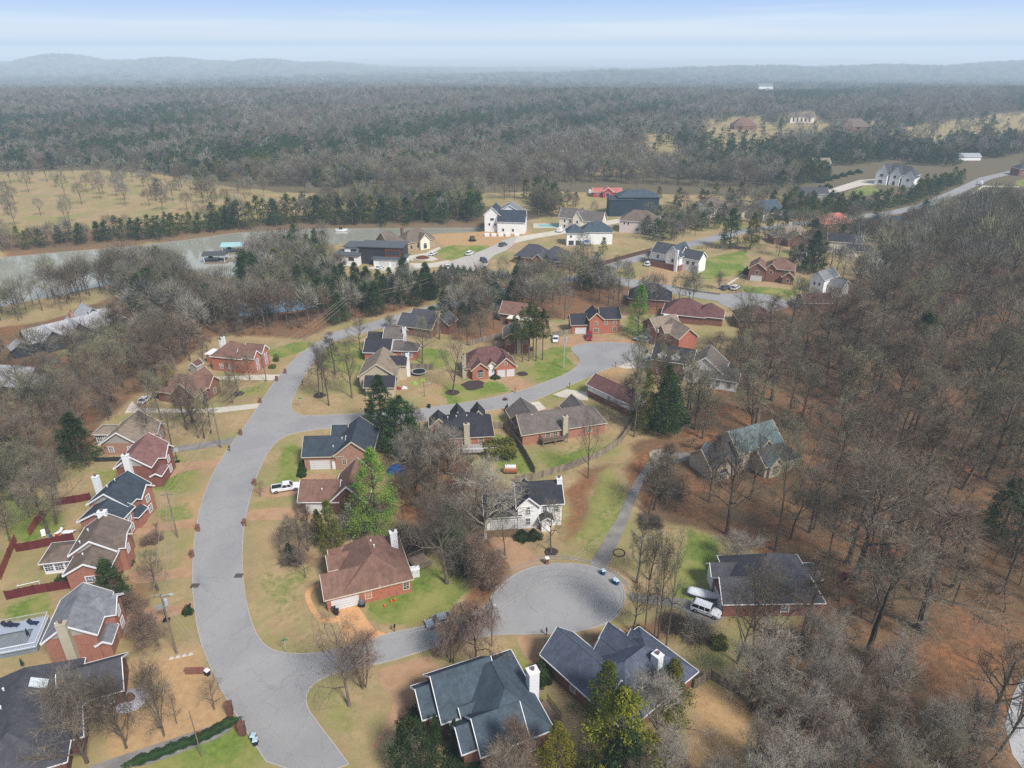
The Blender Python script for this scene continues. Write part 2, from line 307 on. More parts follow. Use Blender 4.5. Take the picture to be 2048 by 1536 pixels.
house('brick_house','blue-grey roofed brick house with arched windows in the foreground',(971.2,1504.7,3.8),(1086,1461,3.8),[
 (0,0,9.2,14,3.8,'y:hh',4.5,'f 2.6,6.4 .8 1 1.5',{}),(-.4,-.04,6,6,3.82,'x:gg',3.2,''),(-2.5,1.2,3,4.2,3.9,'x:gg',2.1,'A l 2 .9 1.3 1.5'),
 (-3.5,6.6,8,8.0,3.8,'x:gg',4.3,''),(-5.7,8.,3.2,5.2,4.0,'x:gg',2.6,'A l 2.5 .9 1.5 1.6'),(-.9,5.6,2.5,2.2,3.9,'x:gg',1.2)],B_BR,R_SL,WHT,chim=[(9.5,6.4,1.5,1.3,7.6,CHW)],
 extra=lambda r:(pipes((5.6,10.5,6.2),(6.6,10.6,5.4),(2.5,.9,4.2))(r)))
house('brick_house','long blue shingled brick house with a red capped white chimney',(1086.9,1309.3,3),(1174.8,1388,3),[
 (0,0,12,6.2,3,'x:gg',3.3,'f 6.4 1 .9 1.4'),(5.8,-.04,10.6,15,3.03,'y:hh',4.2,'r 12 1 1.2 1.4'),(4.2,7.3,6,4.8,3.1,'x:gg',3.2),(4.8,6.3,3,2.4,3.06,'x:gg',2.),(6.8,10.8,4,2.8,3.06,'x:gg',2.3)],B_BR,R_BL,WHT,
 chim=[(13.4,9.6,1.3,1.2,7.4,CHW)])
house('white_house','white two storey house with dark roof behind the pale sycamore',(971.9,1036,3),(1036.4,1031.6,3),[
 (0,0,6.6,7,3.2,'x:gg',2.8,'G f 3.3 0 4.6 2.1'),(6.2,-.2,4.1,6,5.2,'y:gg',2.3,'A f 2 3.3 .8 1.1;f 2 .9 .8 1.5'),(6.3,.2,8.6,7,5.3,'x:gg',3,'f 5.2,7.4 3.4 .8 1.3;D f 5.4 .3 .9 2.1;r 2,5 3.2 .9 1.3'),(10.7,-1.6,2,1.9,2.7,'y:gg',.9)],S_WH,R_BK,WHT,chim=[(14.8,3.4,1,1,8.8,CHW)],
 extra=lambda r:post_row(r,[(10.9,-1.5),(12.5,-1.5)],2.7))
house('brick_house','charcoal hip roofed house with tall white chimney and crowded rear deck',(914.8,874.5,3),(983.6,870.7,3),[
 (-4.5,0,12.8,10.2,3,'x:hh',3.8,'f 3.2,7,10 1.2 1 1.3'),(-6.2,6,4,4,3,'y:gg',2.2),(-1,8,3,4,3.4,'y:gg',2.4),(4,8,3,4,3.4,'y:gg',2.4)],B_OR,R_BK,TRC,chim=[(2.2,-.6,1.3,1,6.6,CHT)],extra=pipes((-2,4,6),(0,4.2,6),(2.5,4.3,6)))
house('brick_house','sprawling grey-brown roofed house with covered deck inside the fenced yard',(1067.1,865.7,3),(1125.7,857,3),[
 (-2.7,0,21,8,3,'x:gh',3.3,'f 6.3,8.2 .9 1.1 1.6;f 17 1 1 1.2'),(-2.8,4,7,8.6,3.04,'y:gg',3.1,'l 2,5 1 .9 1.3'),(11,5,5.6,6,3.04,'y:gg',2.9)],brickm('brick_salmon',(186,134,114)),R_GB,TRC,chim=[(7.7,-.5,1.2,.9,6.4,CHT)])
house('garage_building','long maroon roofed outbuilding with white siding over a brick base',(1176,768.4,3.5),(1263.2,809.4,3.5),[
 (0,0,15.6,5.8,3.5,'x:gg',2.2,'f 7.8 1.9 .8 1.1'),(-.03,-.03,15.66,5.86,1.7,'flat',0,'',{'w':1,'oh':-.1,'r':0})],S_WH,R_MR,WHT,wallmats=[B_BR])
house('dormered_house','dormered brick and white siding house beside the far court',(1304.9,717,5),(1343,723,5),[
 (0,0,11,7.2,5,'x:gg',3.2,'f 2,5.5 1 .9 1.4;l 3.5 3 1 1.3',{'r':1}),(1.6,.2,1.8,3,6.4,'y:gg',1.1,'f .9 5.1 .8 .9',{'w':1,'oh':.2}),(5.4,.2,1.8,3,6.4,'y:gg',1.1,'f .9 5.1 .8 .9',{'w':1,'oh':.2}),
 (9.5,-1,10.5,9,4,'y:gg',4.4,'f 2,5,8 1 1 1.5',{'w':1}),(17,-2.5,7,7,3.2,'x:gg',2.4,'f 2,5 1 1 1.4',{'w':1})],B_BR,R_GB,WHT,wallmats=[S_WH],roofs=[R_BK])
house('beige_house','beige house with teal roof and arched garages inside the leafy wood',(1499,908.5,4),(1560.5,891.4,4),[
 (-3,0,12,8,5,'x:gg',3.6,'f 4,9 .8 1 1.6;f 7 3.4 1 1.2'),(-10.5,-.4,8,7.5,3,'x:gg',3.2,'A f 1.8,5 .1 2.2 1.5;f 3.4 3.4 .8 .9',{'r':1}),(-9.6,-.9,4,6,3.1,'y:gg',3.2,'A f 2 .1 2.2 1.5;f 2 3.4 .8 1'),(1,-4.2,10,6,3,'x:gh',2.8,'f 6.5 .8 1 1.3',{'r':1}),(1.8,-4.8,3.2,4,3.1,'y:gg',2,'A f 1.6 .7 1.3 1.3'),(2.6,-.6,2.8,3,5.4,'y:gg',1.8,'A f 1.4 4.2 1 .9')],S_BG,R_TL,TRC,roofs=[R_DG])
house('brick_house','dark roofed red brick house tucked behind bare trees beside the white suv',(1448.8,1205.6,3),(1568,1203.9,3),[
 (0,0,9,5.8,3,'x:gg',2.9,'G l 2.8 0 4 2.2'),(2.6,-.04,13.6,11.4,3.05,'x:hh',5.4,'f 7.6 1 1.2 1.2'),(-.1,6.2,4,3,3.2,'x:gg',1.7,'',{'w':1}),(14.4,6,4,3.6,2.6,'x:gh',1.1,'f 2.6 .8 1 1.3;r 1,2.6 .6 1 1.6',{'w':1})],B_RD,R_DG,WHT,wallmats=[WHT])
# ---- second court
house('brick_house','front gabled brick house with two white garage doors and green lawn',(992.4,755.1,0),(1024.7,752.2,0),[
 (0,0,5.7,6,3.2,'y:gg',2.9,'G f 1.5,4.2 0 2.1 2.1;f 2.8 3.7 .8 .9'),(-8.4,1.4,13.6,8.4,3.1,'x:hh',4.3),(-6.9,-.3,4.6,4,3.1,'y:gg',2.2,'A f 2.3 .7 1.8 1.3'),(-2.4,.9,2.6,3,3.3,'y:gg',1.6,'D f 1 .1 1 2.1',{'w':1})],B_OR,R_MR,TRC,chim=[(-8.9,2,1.1,1.3,6.8,CHT)],wallmats=[S_WH])
house('sided_house','tan sided gabled house with dark front wing on the inner corner lawn',(718.5,752.2,4),(810.8,752.2,4),[
 (0,0,10,11,4,'y:gg',3.9,'f 1.4,8.8 .6 1.4 1.8'),(4.8,6,7,5,4.6,'x:gg',1.8,'',{'r':1}),(2.4,-4.8,7.6,5.2,3,'x:gg',2.2,'l 2.6 .8 1 1.4',{'r':1})],S_TN,R_TN,TRC,chim=[(12.2,8.6,.9,.9,7,CHW)],roofs=[R_BK])
house('brick_house','black roofed brick house with rear carport beside the tan sided house',(728.7,703.8,3),(778.5,705.3,3),[
 (0,0,7.6,7.4,3,'x:gg',2.9),(4.6,6,5.6,7,5,'x:gg',2.6,'r 3 3 1 1.2',{'r':1}),(8.4,2.,7,5,3,'x:gh',1.9,'f 3,5 .8 1 1.5',{'r':1}),(-1,8,6,5,3.4,'x:gg',2)],B_OR,R_BK,WHT,chim=[(10.7,7.8,1,.9,8.,CHW)],roofs=[R_GB])
house('brick_house','slate roofed tan house at the top of the road bend',(796,651,3),(860.6,659.9,3),[
 (0,0,12,8,3.2,'x:gg',3),(2.4,3,8,9,3.6,'x:gg',3.2),(10,5,6,6,3.4,'y:gg',2.6)],B_BR,R_DG,TRC,chim=[(12.3,5,1.1,1,7.6,CHT)])
house('brick_house','narrow two storey house with tall tan chimney behind the pines',(1008,676,5),(1046,676,5),[
 (0,0,8.,8,5.2,'y:gg',2.6,'f 1.4,6.6 3 .9 1.2'),],B_BR,R_GB,TRC,chim=[(4.6,-.5,1.3,.9,8.6,CHT)])
house('brick_house','dark roofed brick house with front gable at the head of the court',(1143.8,651,3),(1181.9,649.6,3),[
 (0,0,6,6,3.2,'x:gg',2.8,'G f 3 0 3.6 2'),(5.6,-1.2,4.4,7,5.3,'y:gg',2.4,'f 2.2 3.4 .8 1.1;f 2.2 .7 1.6 1.4'),(9.6,-.6,6.2,6.5,5.1,'x:gg',2.8,'f 1.6,4.6 3.2 .9 1;f 4.6 .8 1.2 1.3')],B_OR,R_BK,TRC)
house('brick_house','brick house with tan roof and angled garage at the court',(1284,672,0),(1311,690,0),[
 (0,0,8,9,5,'y:gg',2.8,'f 4 3.2 1.6 1.3;G f 4 0 4 2.1'),(7,2.5,10,6.5,5,'x:gg',3,'f 2.6,5,8 .8 1 1.4;f 8 3.2 1 1.2'),(8,.9,3.6,4,5.3,'y:gg',1.9,'f 1.8 3.2 1.4 1.2;f 1.8 .7 1.4 1.6')],B_OR,R_TN,TRC)
house('brick_house','maroon hip roofed house just above the brick house at the court',(1325,626,3),(1402,634,3),[(0,0,14,11,3,'x:hh',4.4),(11,1,9,8,3,'x:hh',3.6),(1,-2,4,4,2.6,'flat',0,'',{'r':1})],B_BR,R_MR,WHT,roofs=[WHT])
house('brick_house','dark hip roofed house hidden among bare trees below the upper street',(1258,596,3),(1322,600,3),[(0,0,15,10,3,'x:hh',4.4)],B_BR,R_BK,TRC)
house('brick_house','plum roofed bungalow below the upper turning circle',(1478,640,3),(1532,641,3),[(0,0,12,9,3,'x:hh',3.6)],B_BR,R_MR,TRC,simple=True)
house('brick_house','small brown roofed house beside the cars at the wood edge',(1610,606,3),(1655,606,3),[(0,0,10,8,3,'x:gg',2.4)],B_BR,R_MR,WHT,simple=True)
house('brick_house','brown roofed house with pale carport among the trees above the pines',(1000,626,3),(1050,632,3),[(0,0,13,8,3,'x:gh',3.2),(4,-3,8,3.4,2.5,'flat',0,'',{'r':1})],B_BR,R_BR,WHT,roofs=[S_CR],simple=True)
# ---- upper street
house('white_house','large white two storey house with brick basement on the open hill lot',(1302,530,0),(1360,542,0),[
 (0,0,13,8,6,'x:gg',3.6,'f 3,9 3.6 1 1.5;l 3,5.5 3.4 .9 1.4;f 1.5,5 .2 2.4 2'),(7.6,-1.5,6.4,10,6.2,'y:gg',4.4,'f 3.2 3.4 1 1.6',{'r':1}),(13.4,1.5,8,6.5,5.6,'x:gg',3,'f 3,5.5 3 1.2 1.5'),(-.04,-1.54,14.08,9.6,2.6,'flat',0,'',{'w':1,'oh':-.2})],S_WH,R_DG,WHT,chim=[(12.8,-1.9,1.2,1,9,CHW)],wallmats=[B_BR],roofs=[R_SL],simple=True)
house('brick_house','brown gabled brick house on the upper street beside the driveway wall',(1495,560,0),(1523,563,0),[
 (0,0,6.4,9,5,'y:gg',2.7,'f 3.2 3 1.2 1.2;G f 3.2 0 4.2 2.1'),(6,1.5,11,9,5.4,'x:hh',3.4,'f 3.5,8 3.2 1.2 1.2'),(6.6,.6,3.6,5,5.6,'y:gg',2.2,'f 1.8 3.4 1 1.2'),(13,-.4,4.4,6,3,'y:gg',2.2,'f 2.2 .8 1 1.3')],B_BR,R_BR,TRC,simple=True)
house('white_house','tall narrow white house with slate roof at the wood edge',(1617,584,0),(1640,590,0),[(0,0,5.4,10,6,'y:gg',2.8,'f 1.7,3.7 3.4 .8 1.1;G f 2.7 0 3 2'),(5,3,6,6,4,'x:gg',2.2)],S_WH,R_GY,WHT,wallmats=[B_BR],simple=True)
house('brick_house','brick gabled wing with tan hip roof behind near the upper pole',(1575,494,0),(1607,494,0),[(0,0,8.6,6,3.4,'y:gg',3.2),(-5,5,18,9,3.6,'x:hh',4.4)],B_BR,R_TN,TRC,chim=[(4,12,1.4,1.2,9,CHT)],simple=True)
house('white_house','white house with near black roof half hidden behind evergreens',(1652,506,0),(1702,510,0),[(0,0,14,8,5.6,'x:gg',3,'f 5.5 .9 1.6 1.4;f 9 3.4 1 1.2'),(8,-4,10,6,3,'x:gg',2)],S_CR,R_BK,WHT,simple=True)
house('brick_house','navy roofed red brick house among reddish bare trees',(1735,468,0),(1765,470,0),[(0,0,9,9,5,'y:gg',3.6,'f 4.5 3 1.4 1.3'),(8,2,9,8,5,'x:gg',3.6)],B_RD,R_NB,TRC,simple=True)
house('brick_house','coral hip roofed house among reddish bare trees by the upper road',(1648,448,3),(1702,446,3),[(0,0,17,11,3,'x:hh',4.4)],B_BR,R_CO,TRC,simple=True)
# ---- new estate by the lake
house('modern_house','black and white modern flat roofed house by the lake drive',(712,531,0),(793,534,0),[
 (1,3,19,10,7.6,'flat',0,'f 15,17 4.6 1.2 1.8;f 5,8 1 1.5 3.4'),(8,0,13.5,8,3.3,'flat',0,'G f 4.6 .1 4.2 2.3;G f 9.4 .1 2.4 2.3',{'w':1}),(-9,-1,10.5,9,4.6,'flat',0,'f 2,7.5 2.4 2.2 1.3;f 4 .6 1.4 1.2',{'w':1}),(-6,4,8,9,7,'flat',0,'f 4 5.2 2.2 .8',{'w':1}),(12.6,2.75,7.2,2,7.2,'flat',0,'f 3.6 4.6 5 1.5',{'w':2,'oh':-.2})],
 mat('black_cladding',C(58,60,64),.6,.1,rows=.3),mat('black_membrane',C(92,98,104),.8,.1),TRD,wallmats=[S_WH,mat('rust_panel',C(120,64,48),.7,.2)],simple=True,oh=.7)
house('stone_house','tan stone manor with taupe hip roof behind the modern house',(812,504,0),(868,494,0),[(0,0,16,10,4,'x:hh',4.8,'f 3,6.5,12.5 .9 1.1 1.8'),(-8,1,9,12,4.2,'x:gh',4.8),(7,-1.5,5,6,4.4,'y:gg',3,'A f 2.5 .6 1.6 1.6',{'w':1})],S_ST,R_TB,TRC,chim=[(3,8,1.2,1.2,9,B_BR)],wallmats=[S_CR],simple=True)
house('white_house','three storey white house still under construction with navy roofs',(968,465,0),(1052,468,0),[
 (0,2,8,12,8.5,'y:gg',4.2,'f 4 5.8 1.8 1.2;f 2.5,5.5 3.2 .9 1.2;l 3,7 5.6 2 1.6;l 3,7 2.8 2 1.6'),(7,0,14,8,5.8,'x:gg',5.2,'f 3,8 1 1 1.4;r 4 3 1.6 1.4'),(5,7,14,9,8.8,'y:gg',4.2,'',{'r':1})],S_WH,R_NB,WHT,roofs=[R_GY],simple=True)
house('brick_house','low grey brick house with broad black hip roof near the work site',(1028,512,3),(1092,519,3),[(0,0,15,10,3,'x:hh',4.8),(11,-1.5,14,12,3.2,'x:hh',4.8,'f 3,10 .6 2.4 2'),(10,-3,4.4,6,3.4,'y:gg',2.6)],B_BR,R_DG,TRC,simple=True)
house('white_house','pale grey roofed house with steep white gables by the pool',(1118,457,0),(1160,461,0),[(0,0,13,9,6,'x:gh',4.2,'f 3,6 3.6 1 1.4;f 3 .8 1 1.6'),(8,-2,5,9,6,'y:gg',4.6,'f 2.5 4 1 1.4'),(12,-1,11,9,5.4,'x:gg',4.4)],S_CR,R_GB,WHT,simple=True)
house('white_house','white house with slate hip roof and dark garage bays by the trees',(1133,491,0),(1160,491,0),[(0,0,8,8,6,'y:hh',3.6,'f 2.2,5.6 .2 2.4 2.2;f 2 3.8 .9 1.1'),(7,2,15,9,6,'x:hh',3.8)],S_WH,R_SL,WHT,simple=True)
house('navy_house','dark navy block house with grey hip roofs above the pink walls',(1218,433,0),(1262,433,0),[(0,0,13,13,9,'flat',0,'f 4 5 1 1'),(5,3,23,12,10,'x:hh',3.2)],S_NV,R_SL,TRD,simple=True)
house('pale_house','pinkish white house with taupe hip roof in front of the navy block',(1238,464,0),(1300,468,0),[(0,0,19,12,6,'x:hh',4.6,'f 2.5,4.5 4 .9 1.2;f 9,13 1 1 1.5')],mat('wall_pinkwhite',C(222,208,204),.8,.06),R_TB,WHT,simple=True)
house('pale_house','pale three bay house with taupe roof at the edge of the straw field',(1404,436,0),(1450,436,0),[(0,0,13,11,7,'x:hh',4.2,'f 2.5,5.5,9 4.4 1 1.4'),(9,-2,14,9,4.4,'x:hh',3.4)],S_CR,R_TB,WHT,simple=True)
house('cream_house','cream gabled building with blue-grey roof behind the roadside trees',(1488,434,0),(1525,443,0),[(0,0,13,16,4.6,'y:gg',5)],S_CR,R_SL,TRC,simple=True)
house('barn','red barn with coral metal roof on the straw field',(1186,395,0),(1222,395,0),[(0,1,18,8,3.2,'x:gg',2,'f 3,15 1.4 1.4 .8'),(6,-1,6,8,4,'y:gg',2.4,'f 3 .6 2.4 2.4')],S_RED,R_CO,WHT,simple=True)
house('outbuilding','low dark roofed building at the foot of the white drive',(1592,399,0),(1636,399,0),[(0,0,20,10,3.4,'x:gg',3.2)],S_GY,R_DG,WHT,simple=True)
house('white_house','white three gabled house at the top of its white drive',(1748,368,0),(1800,374,0),[(0,0,7.5,12,7,'y:gg',6.4,'f 3.7 5.4 2.4 1.8;f 3.7 1.2 2.6 2'),(8.5,2,6.5,12,6.8,'y:gg',5.4,'f 3.2 5 1.6 1.8;D f 3.2 .3 1.6 2.6'),(16,3,8,10,6,'y:gg',4.6,'f 4 3.6 1.6 1.6'),(3,8,20,10,7.2,'x:gh',5)],S_WH,R_DG,WHT,simple=True)
house('brick_house','brick house cut by the right edge above the upper road',(2036,352,0),(2090,352,0),[(0,0,18,10,5,'x:hh',3.6,'f 3,8 1 1.2 1.4')],B_BR,R_DG,WHT,simple=True)
house('far_house','broad brown hip roofed house in the distant clearing',(1468,260,0),(1500,260,0),[(0,0,26,18,5,'x:hh',8)],B_BR,R_BR,TRC,simple=True)
house('far_house','long cream columned house in the far clearing',(1580,246,0),(1608,246,0),[(0,0,30,14,7,'x:gg',4,'f 4,9,14,19,24 1.4 2 4.5')],S_CR,R_TB,WHT,simple=True)
house('far_house','grey roofed house right of the cream columned one',(1685,262,0),(1716,262,0),[(0,0,30,16,5,'x:hh',8)],B_BR,R_TB,TRC,simple=True)
house('far_house','low pale roofed shed far up on the right',(1826,293,0),(1856,293,0),[(0,0,26,10,3,'x:gg',2.4)],S_WH,R_MT,WHT,simple=True)
house('far_house','small pale building between the upper right trees',(1918,321,0),(1942,321,0),[(0,0,18,9,3,'x:gg',2.4)],S_WH,R_MT,WHT,simple=True)
house('far_house','grey roofed cottage left of the white three gabled house',(1624,337,0),(1644,337,0),[(0,0,14,10,4,'x:gg',3.4)],S_WH,R_TN,WHT,simple=True)
house('far_house','tiny white house standing out in the hazy valley',(1517,180,0),(1531,180,0),[(0,0,32,16,8,'x:gg',6)],S_WH,R_GY,WHT,simple=True)
house('shed','small garden shed with plum roof behind the brown gabled house',(382,745,0),(397,748,0),[(0,0,2.6,2.6,2.4,'y:gg',1)],S_GY,R_MR,WHT,simple=True,oh=.15)
house('shed','small white garden shed below the dark evergreens on the right',(1592,521,0),(1605,523,0),[(0,0,3.4,3.4,2.6,'y:gg',1)],S_WH,R_GY,WHT,simple=True,oh=.15)
# ================= GROUND PLAN (photo points unprojected to the level ground)
Zd=PZ(1,0,0); ZA=PZ(3.413,0,700); ZB=PZ(3.413,0,1100); ZC=PZ(3.413,550,1000); ZD=PZ(3.413,550,550); ZE=PZ(3.413,1050,550); ZF=PZ(2.926,1000,700); ZG=PZ(3.413,600,380); ZH=PZ(3.413,1100,350); ZI=PZ(3.737,1500,280); ZJ=PZ(3.413,0,380); ZK=PZ(3.413,550,750)
def pl(Z,*a): return [Z(a[i],a[i+1]) for i in range(0,len(a),2)]
def smooth_loop(pts,it=1):
    for _ in range(it):
        q=[]
        for i in range(len(pts)):
            a,b=pts[i],pts[(i+1)%len(pts)]; q+= [a*.75+b*.25,a*.25+b*.75]
        pts=q
    return pts
def strip(pts,w):
    L=[];Rr=[]
    for i,p in enumerate(pts):
        a=pts[max(i-1,0)];b=pts[min(i+1,len(pts)-1)]; d=(b-a); d.z=0; d.normalize(); n=Vector((-d.y,d.x,0))
        L.append(p+n*w/2); Rr.append(p-n*w/2)
    return Rr+L[::-1]
road_main=pl(Zd, 545,1540,500,1470,455,1400,420,1330,398,1270,388,1200,386,1140,390,1080,402,1010,425,950,452,905,485,860,510,825,535,785,560,750,590,718,620,693,660,672,
 668,680,645,705,625,725,610,748,597,770,586,795,581,814,588,825,603,832,640,832,726,827,814,822,887,812,950,803,989,795,1048,781,1090,765,1130,750,1156,734,1162,722,1158,714,1147,705,1142,698,1150,692,1168,688,1195,685,1225,685,1255,687,1280,689,1293,695,1300,706,1290,716,1267,723,1232,732,1202,742,1176,755,1144,768,1109,784,1050,808,960,824,870,840,800,848,730,852,680,855,620,860,580,868,556,880,538,900,522,930,508,965,498,1000,490,1035,484,1080,483,1130,487,1180,496,1228,508,1262,522,1286,540,1300,565,1307,600,1310,640,1307,690,1297,740,1283,776,1268,855,1253,920,1238,955,1225,978,1206,995,1180,1018,1158,1050,1140,1085,1131,1125,1128,1165,1130,1205,1140,1232,1155,1248,1178,1248,1205,1236,1230,1210,1248,1170,1260,1120,1266,1060,1268,1000,1268,950,1275,885,1290,850,1300,780,1322,700,1338,650,1352,620,1372,609,1395,614,1420,640,1455,670,1495,705,1540)
def U(*a): return pl(Zd,*a)
ctr=U(655,678,700,664,760,649,860,620,960,592,1080,570,1180,551,1250,524,1330,500,1400,484,1470,466,1560,452,1680,438,1790,425,1850,410,1910,385,1970,357,2060,336,2300,300)
road_upper=strip(ctr,7.6)
road_side=strip(U(1192,556,1262,566,1350,580,1420,592,1470,598,1540,604),10)
c0=P(1505,604); turn=[c0+Vector((13*math.cos(t*.4),11*math.sin(t*.4),0)) for t in range(16)]
road_estate=smooth_loop(pl(ZG,1480,320,1470,340,1440,400,1290,460,1275,545,1150,562,1000,550,950,525,1040,482,1200,430,1290,395,1420,330))
road_works=strip(U(1015,484,1060,474,1110,466,1170,455,1240,441,1330,432,1400,426,1500,420),8)
DR={ # driveways: (outline, material key)
'aggregate':[pl(ZC,375,745,560,718,600,770,650,850,700,895,775,915,720,945,640,965,520,985,470,960,440,870,425,810),
 pl(ZC,300,565,230,598,200,640,212,700,255,780,300,838,400,842,432,826,425,808,320,800,278,740,238,665,250,622,305,592),
 pl(ZC,690,1170,770,1135,950,1085,1060,1055,1095,1125,1180,1165,1030,1270,950,1310,930,1440,860,1480,770,1560,700,1700,640,1700,740,1560,812,1390,780,1330,720,1260,700,1200),
 pl(ZC,1640,925,1820,922,1845,960,1830,1020,1850,1110,1760,1140,1700,1060,1660,990),
 pl(ZC,1640,505,1730,465,1825,435,1780,380,1700,320,1650,255,1450,250,1480,330,1560,400),
 pl(ZK,222,676,415,671,420,735,180,745,176,700),pl(ZA,1715,945,1860,930,2060,935,2060,985,1840,1012,1712,985),
 pl(ZA,1690,1095,1850,1080,2048,1060,2140,1060,2140,1150,2048,1150,1820,1165,1672,1168),
 pl(ZA,1160,770,1350,762,1545,735,1522,788,1380,810,1230,835,1140,890),pl(ZA,855,1210,1000,1185,1200,1170,1385,1140,1372,1205,1100,1240,880,1275),
 pl(ZB,870,150,1100,145,1335,100,1322,185,1150,200,950,238,880,205),pl(ZB,780,440,1000,402,1180,380,1322,335,1325,420,1180,450,1050,500,850,525,800,475),
 pl(ZD,1530,702,1640,685,1775,752,1642,808,1590,760),pl(ZE,215,430,350,408,480,418,600,440,780,448,850,462,800,475,700,470,580,462,440,470,345,492,240,485)],
'concrete':[pl(ZA,850,430,900,350,960,395,1100,402,1330,402,1500,392,1785,362,1758,398,1500,428,1200,428),pl(ZA,1680,172,1800,168,1945,168,1908,208,1700,205,1450,205,1450,185),
 pl(ZD,1690,880,1800,862,1852,912,1780,935),pl(ZE,190,815,280,780,430,800,430,858,330,845,230,830),pl(ZE,630,628,720,590,868,598,868,640,760,636,690,640),
 pl(ZG,430,530,660,512,740,500,900,500,1010,480,1040,492,960,522,800,542,740,600,680,622,560,600,655,570,560,552),pl(ZG,735,450,860,430,900,408,950,388,962,400,880,442,945,472,900,485,740,480),
 pl(ZI,510,405,650,350,820,298,930,292,985,328,830,342,700,380,540,418),pl(ZH,1140,785,1150,780,1345,655,1358,655,1165,790),
 pl(ZI,1640,405,1740,340,2010,345,2010,355,1745,352,1660,415)],
'tar':[pl(ZF,512,1272,612,1292,680,1160,740,1020,790,880,850,762,920,692,1040,658,1140,640,1140,602,1010,600,880,640,800,750,740,850,700,960,640,1060,580,1160),
 pl(ZF,735,1418,900,1440,1110,1458,1285,1478,1315,1600,1100,1605,1080,1512,900,1492,760,1472),pl(ZA,1180,660,1400,630,1645,588,1620,636,1400,672,1190,698),
 pl(ZB,1545,1162,1592,1242,1200,1400,1000,1474,750,1495,500,1600,300,1700,150,1700,560,1495,900,1380,1300,1250)],
'tan':[],'padding':[pl(ZF,880,640,870,592,960,575,1010,600,1045,602,1010,650,920,690)]}
CONC2=mat('drive_concrete',C(212,204,190),.9,.14,.25,4.)
DR['tan']=DR['aggregate'][:2]; DR['aggregate']=DR['aggregate'][2:]
DMAT={'tan':mat('drive_tan',C(222,172,122),.95,.12,.35,5.,hue=C(206,154,108)),'aggregate':mat('drive_aggregate',C(188,152,120),.95,.14,.35,5.,hue=C(172,136,106)),'concrete':CONC2,'tar':mat('drive_asphalt',C(138,134,132),.95,.18,.4,5.,hue=C(150,144,138)),'padding':mat('drive_gravel',C(176,164,150),.95,.2,.5,6.)}
# asphalt with long soft tyre bands
AS=mat('road_asphalt',C(164,163,163),.92,.05,.10,3.,hue=C(155,154,155))
def wear(m,scale=.16,k=.86):
    nt=m.node_tree;N=nt.nodes;L=nt.links; b=N['Principled BSDF']; src=b.inputs['Base Color'].links[0].from_socket; tc=[n for n in N if n.type=='TEX_COORD'][0]
    nz=N.new('ShaderNodeTexNoise'); nz.inputs['Scale'].default_value=.35; nz.inputs['Detail'].default_value=4; L.new(tc.outputs['Object'],nz.inputs['Vector'])
    vm=N.new('ShaderNodeVectorMath'); vm.operation='MULTIPLY_ADD'; L.new(nz.outputs['Color'],vm.inputs[0]); vm.inputs[1].default_value=(3.5,3.5,0); L.new(tc.outputs['Object'],vm.inputs[2])
    vo=N.new('ShaderNodeTexVoronoi'); vo.feature='DISTANCE_TO_EDGE'; vo.inputs['Scale'].default_value=scale; L.new(vm.outputs[0],vo.inputs['Vector'])
    r=N.new('ShaderNodeMapRange'); r.inputs[1].default_value=0; r.inputs[2].default_value=.014; r.inputs[3].default_value=k; r.inputs[4].default_value=1.; L.new(vo.outputs['Distance'],r.inputs[0])
    v2=N.new('ShaderNodeTexVoronoi'); v2.inputs['Scale'].default_value=.07; L.new(tc.outputs['Object'],v2.inputs['Vector']); sp=N.new('ShaderNodeSeparateColor'); L.new(v2.outputs['Color'],sp.inputs[0]); r2=N.new('ShaderNodeMapRange'); r2.inputs[3].default_value=.955; r2.inputs[4].default_value=1.035; L.new(sp.outputs[0],r2.inputs[0])
    n4=N.new('ShaderNodeTexNoise'); n4.inputs['Scale'].default_value=.9; n4.inputs['Detail'].default_value=6; n4.inputs['Roughness'].default_value=.75; L.new(tc.outputs['Object'],n4.inputs['Vector']); r3=N.new('ShaderNodeMapRange'); r3.inputs[1].default_value=.3; r3.inputs[2].default_value=.7; r3.inputs[3].default_value=.965; r3.inputs[4].default_value=1.035; L.new(n4.outputs['Fac'],r3.inputs[0])
    q=N.new('ShaderNodeMath'); q.operation='MULTIPLY'; L.new(r.outputs[0],q.inputs[0]); L.new(r2.outputs[0],q.inputs[1]); q2=N.new('ShaderNodeMath'); q2.operation='MULTIPLY'; L.new(q.outputs[0],q2.inputs[0]); L.new(r3.outputs[0],q2.inputs[1])
    s_=N.new('ShaderNodeVectorMath'); s_.operation='SCALE'; L.new(src,s_.inputs[0]); L.new(q2.outputs[0],s_.inputs['Scale']); L.new(s_.outputs[0],b.inputs['Base Color'])
wear(AS)
CURB=mat('kerb_concrete',C(180,174,168),.9,.15,.6,6.)
def sheet(name,pts,z,m,label=None):
    pts=[Vector((p.x,p.y,z)) for p in pts]
    tris=tessellate_polygon([pts]); me=bpy.data.meshes.new(name); me.from_pydata([tuple(p) for p in pts],[],[tuple(t) for t in tris]); me.materials.append(m)
    import bmesh; b=bmesh.new(); b.from_mesh(me)
    for f in b.faces:
        f.normal_update()
        if f.normal.z<0: f.normal_flip()
    b.to_mesh(me); b.free()
    o=bpy.data.objects.new(name,me); COL.objects.link(o); o['kind']='structure'; return o
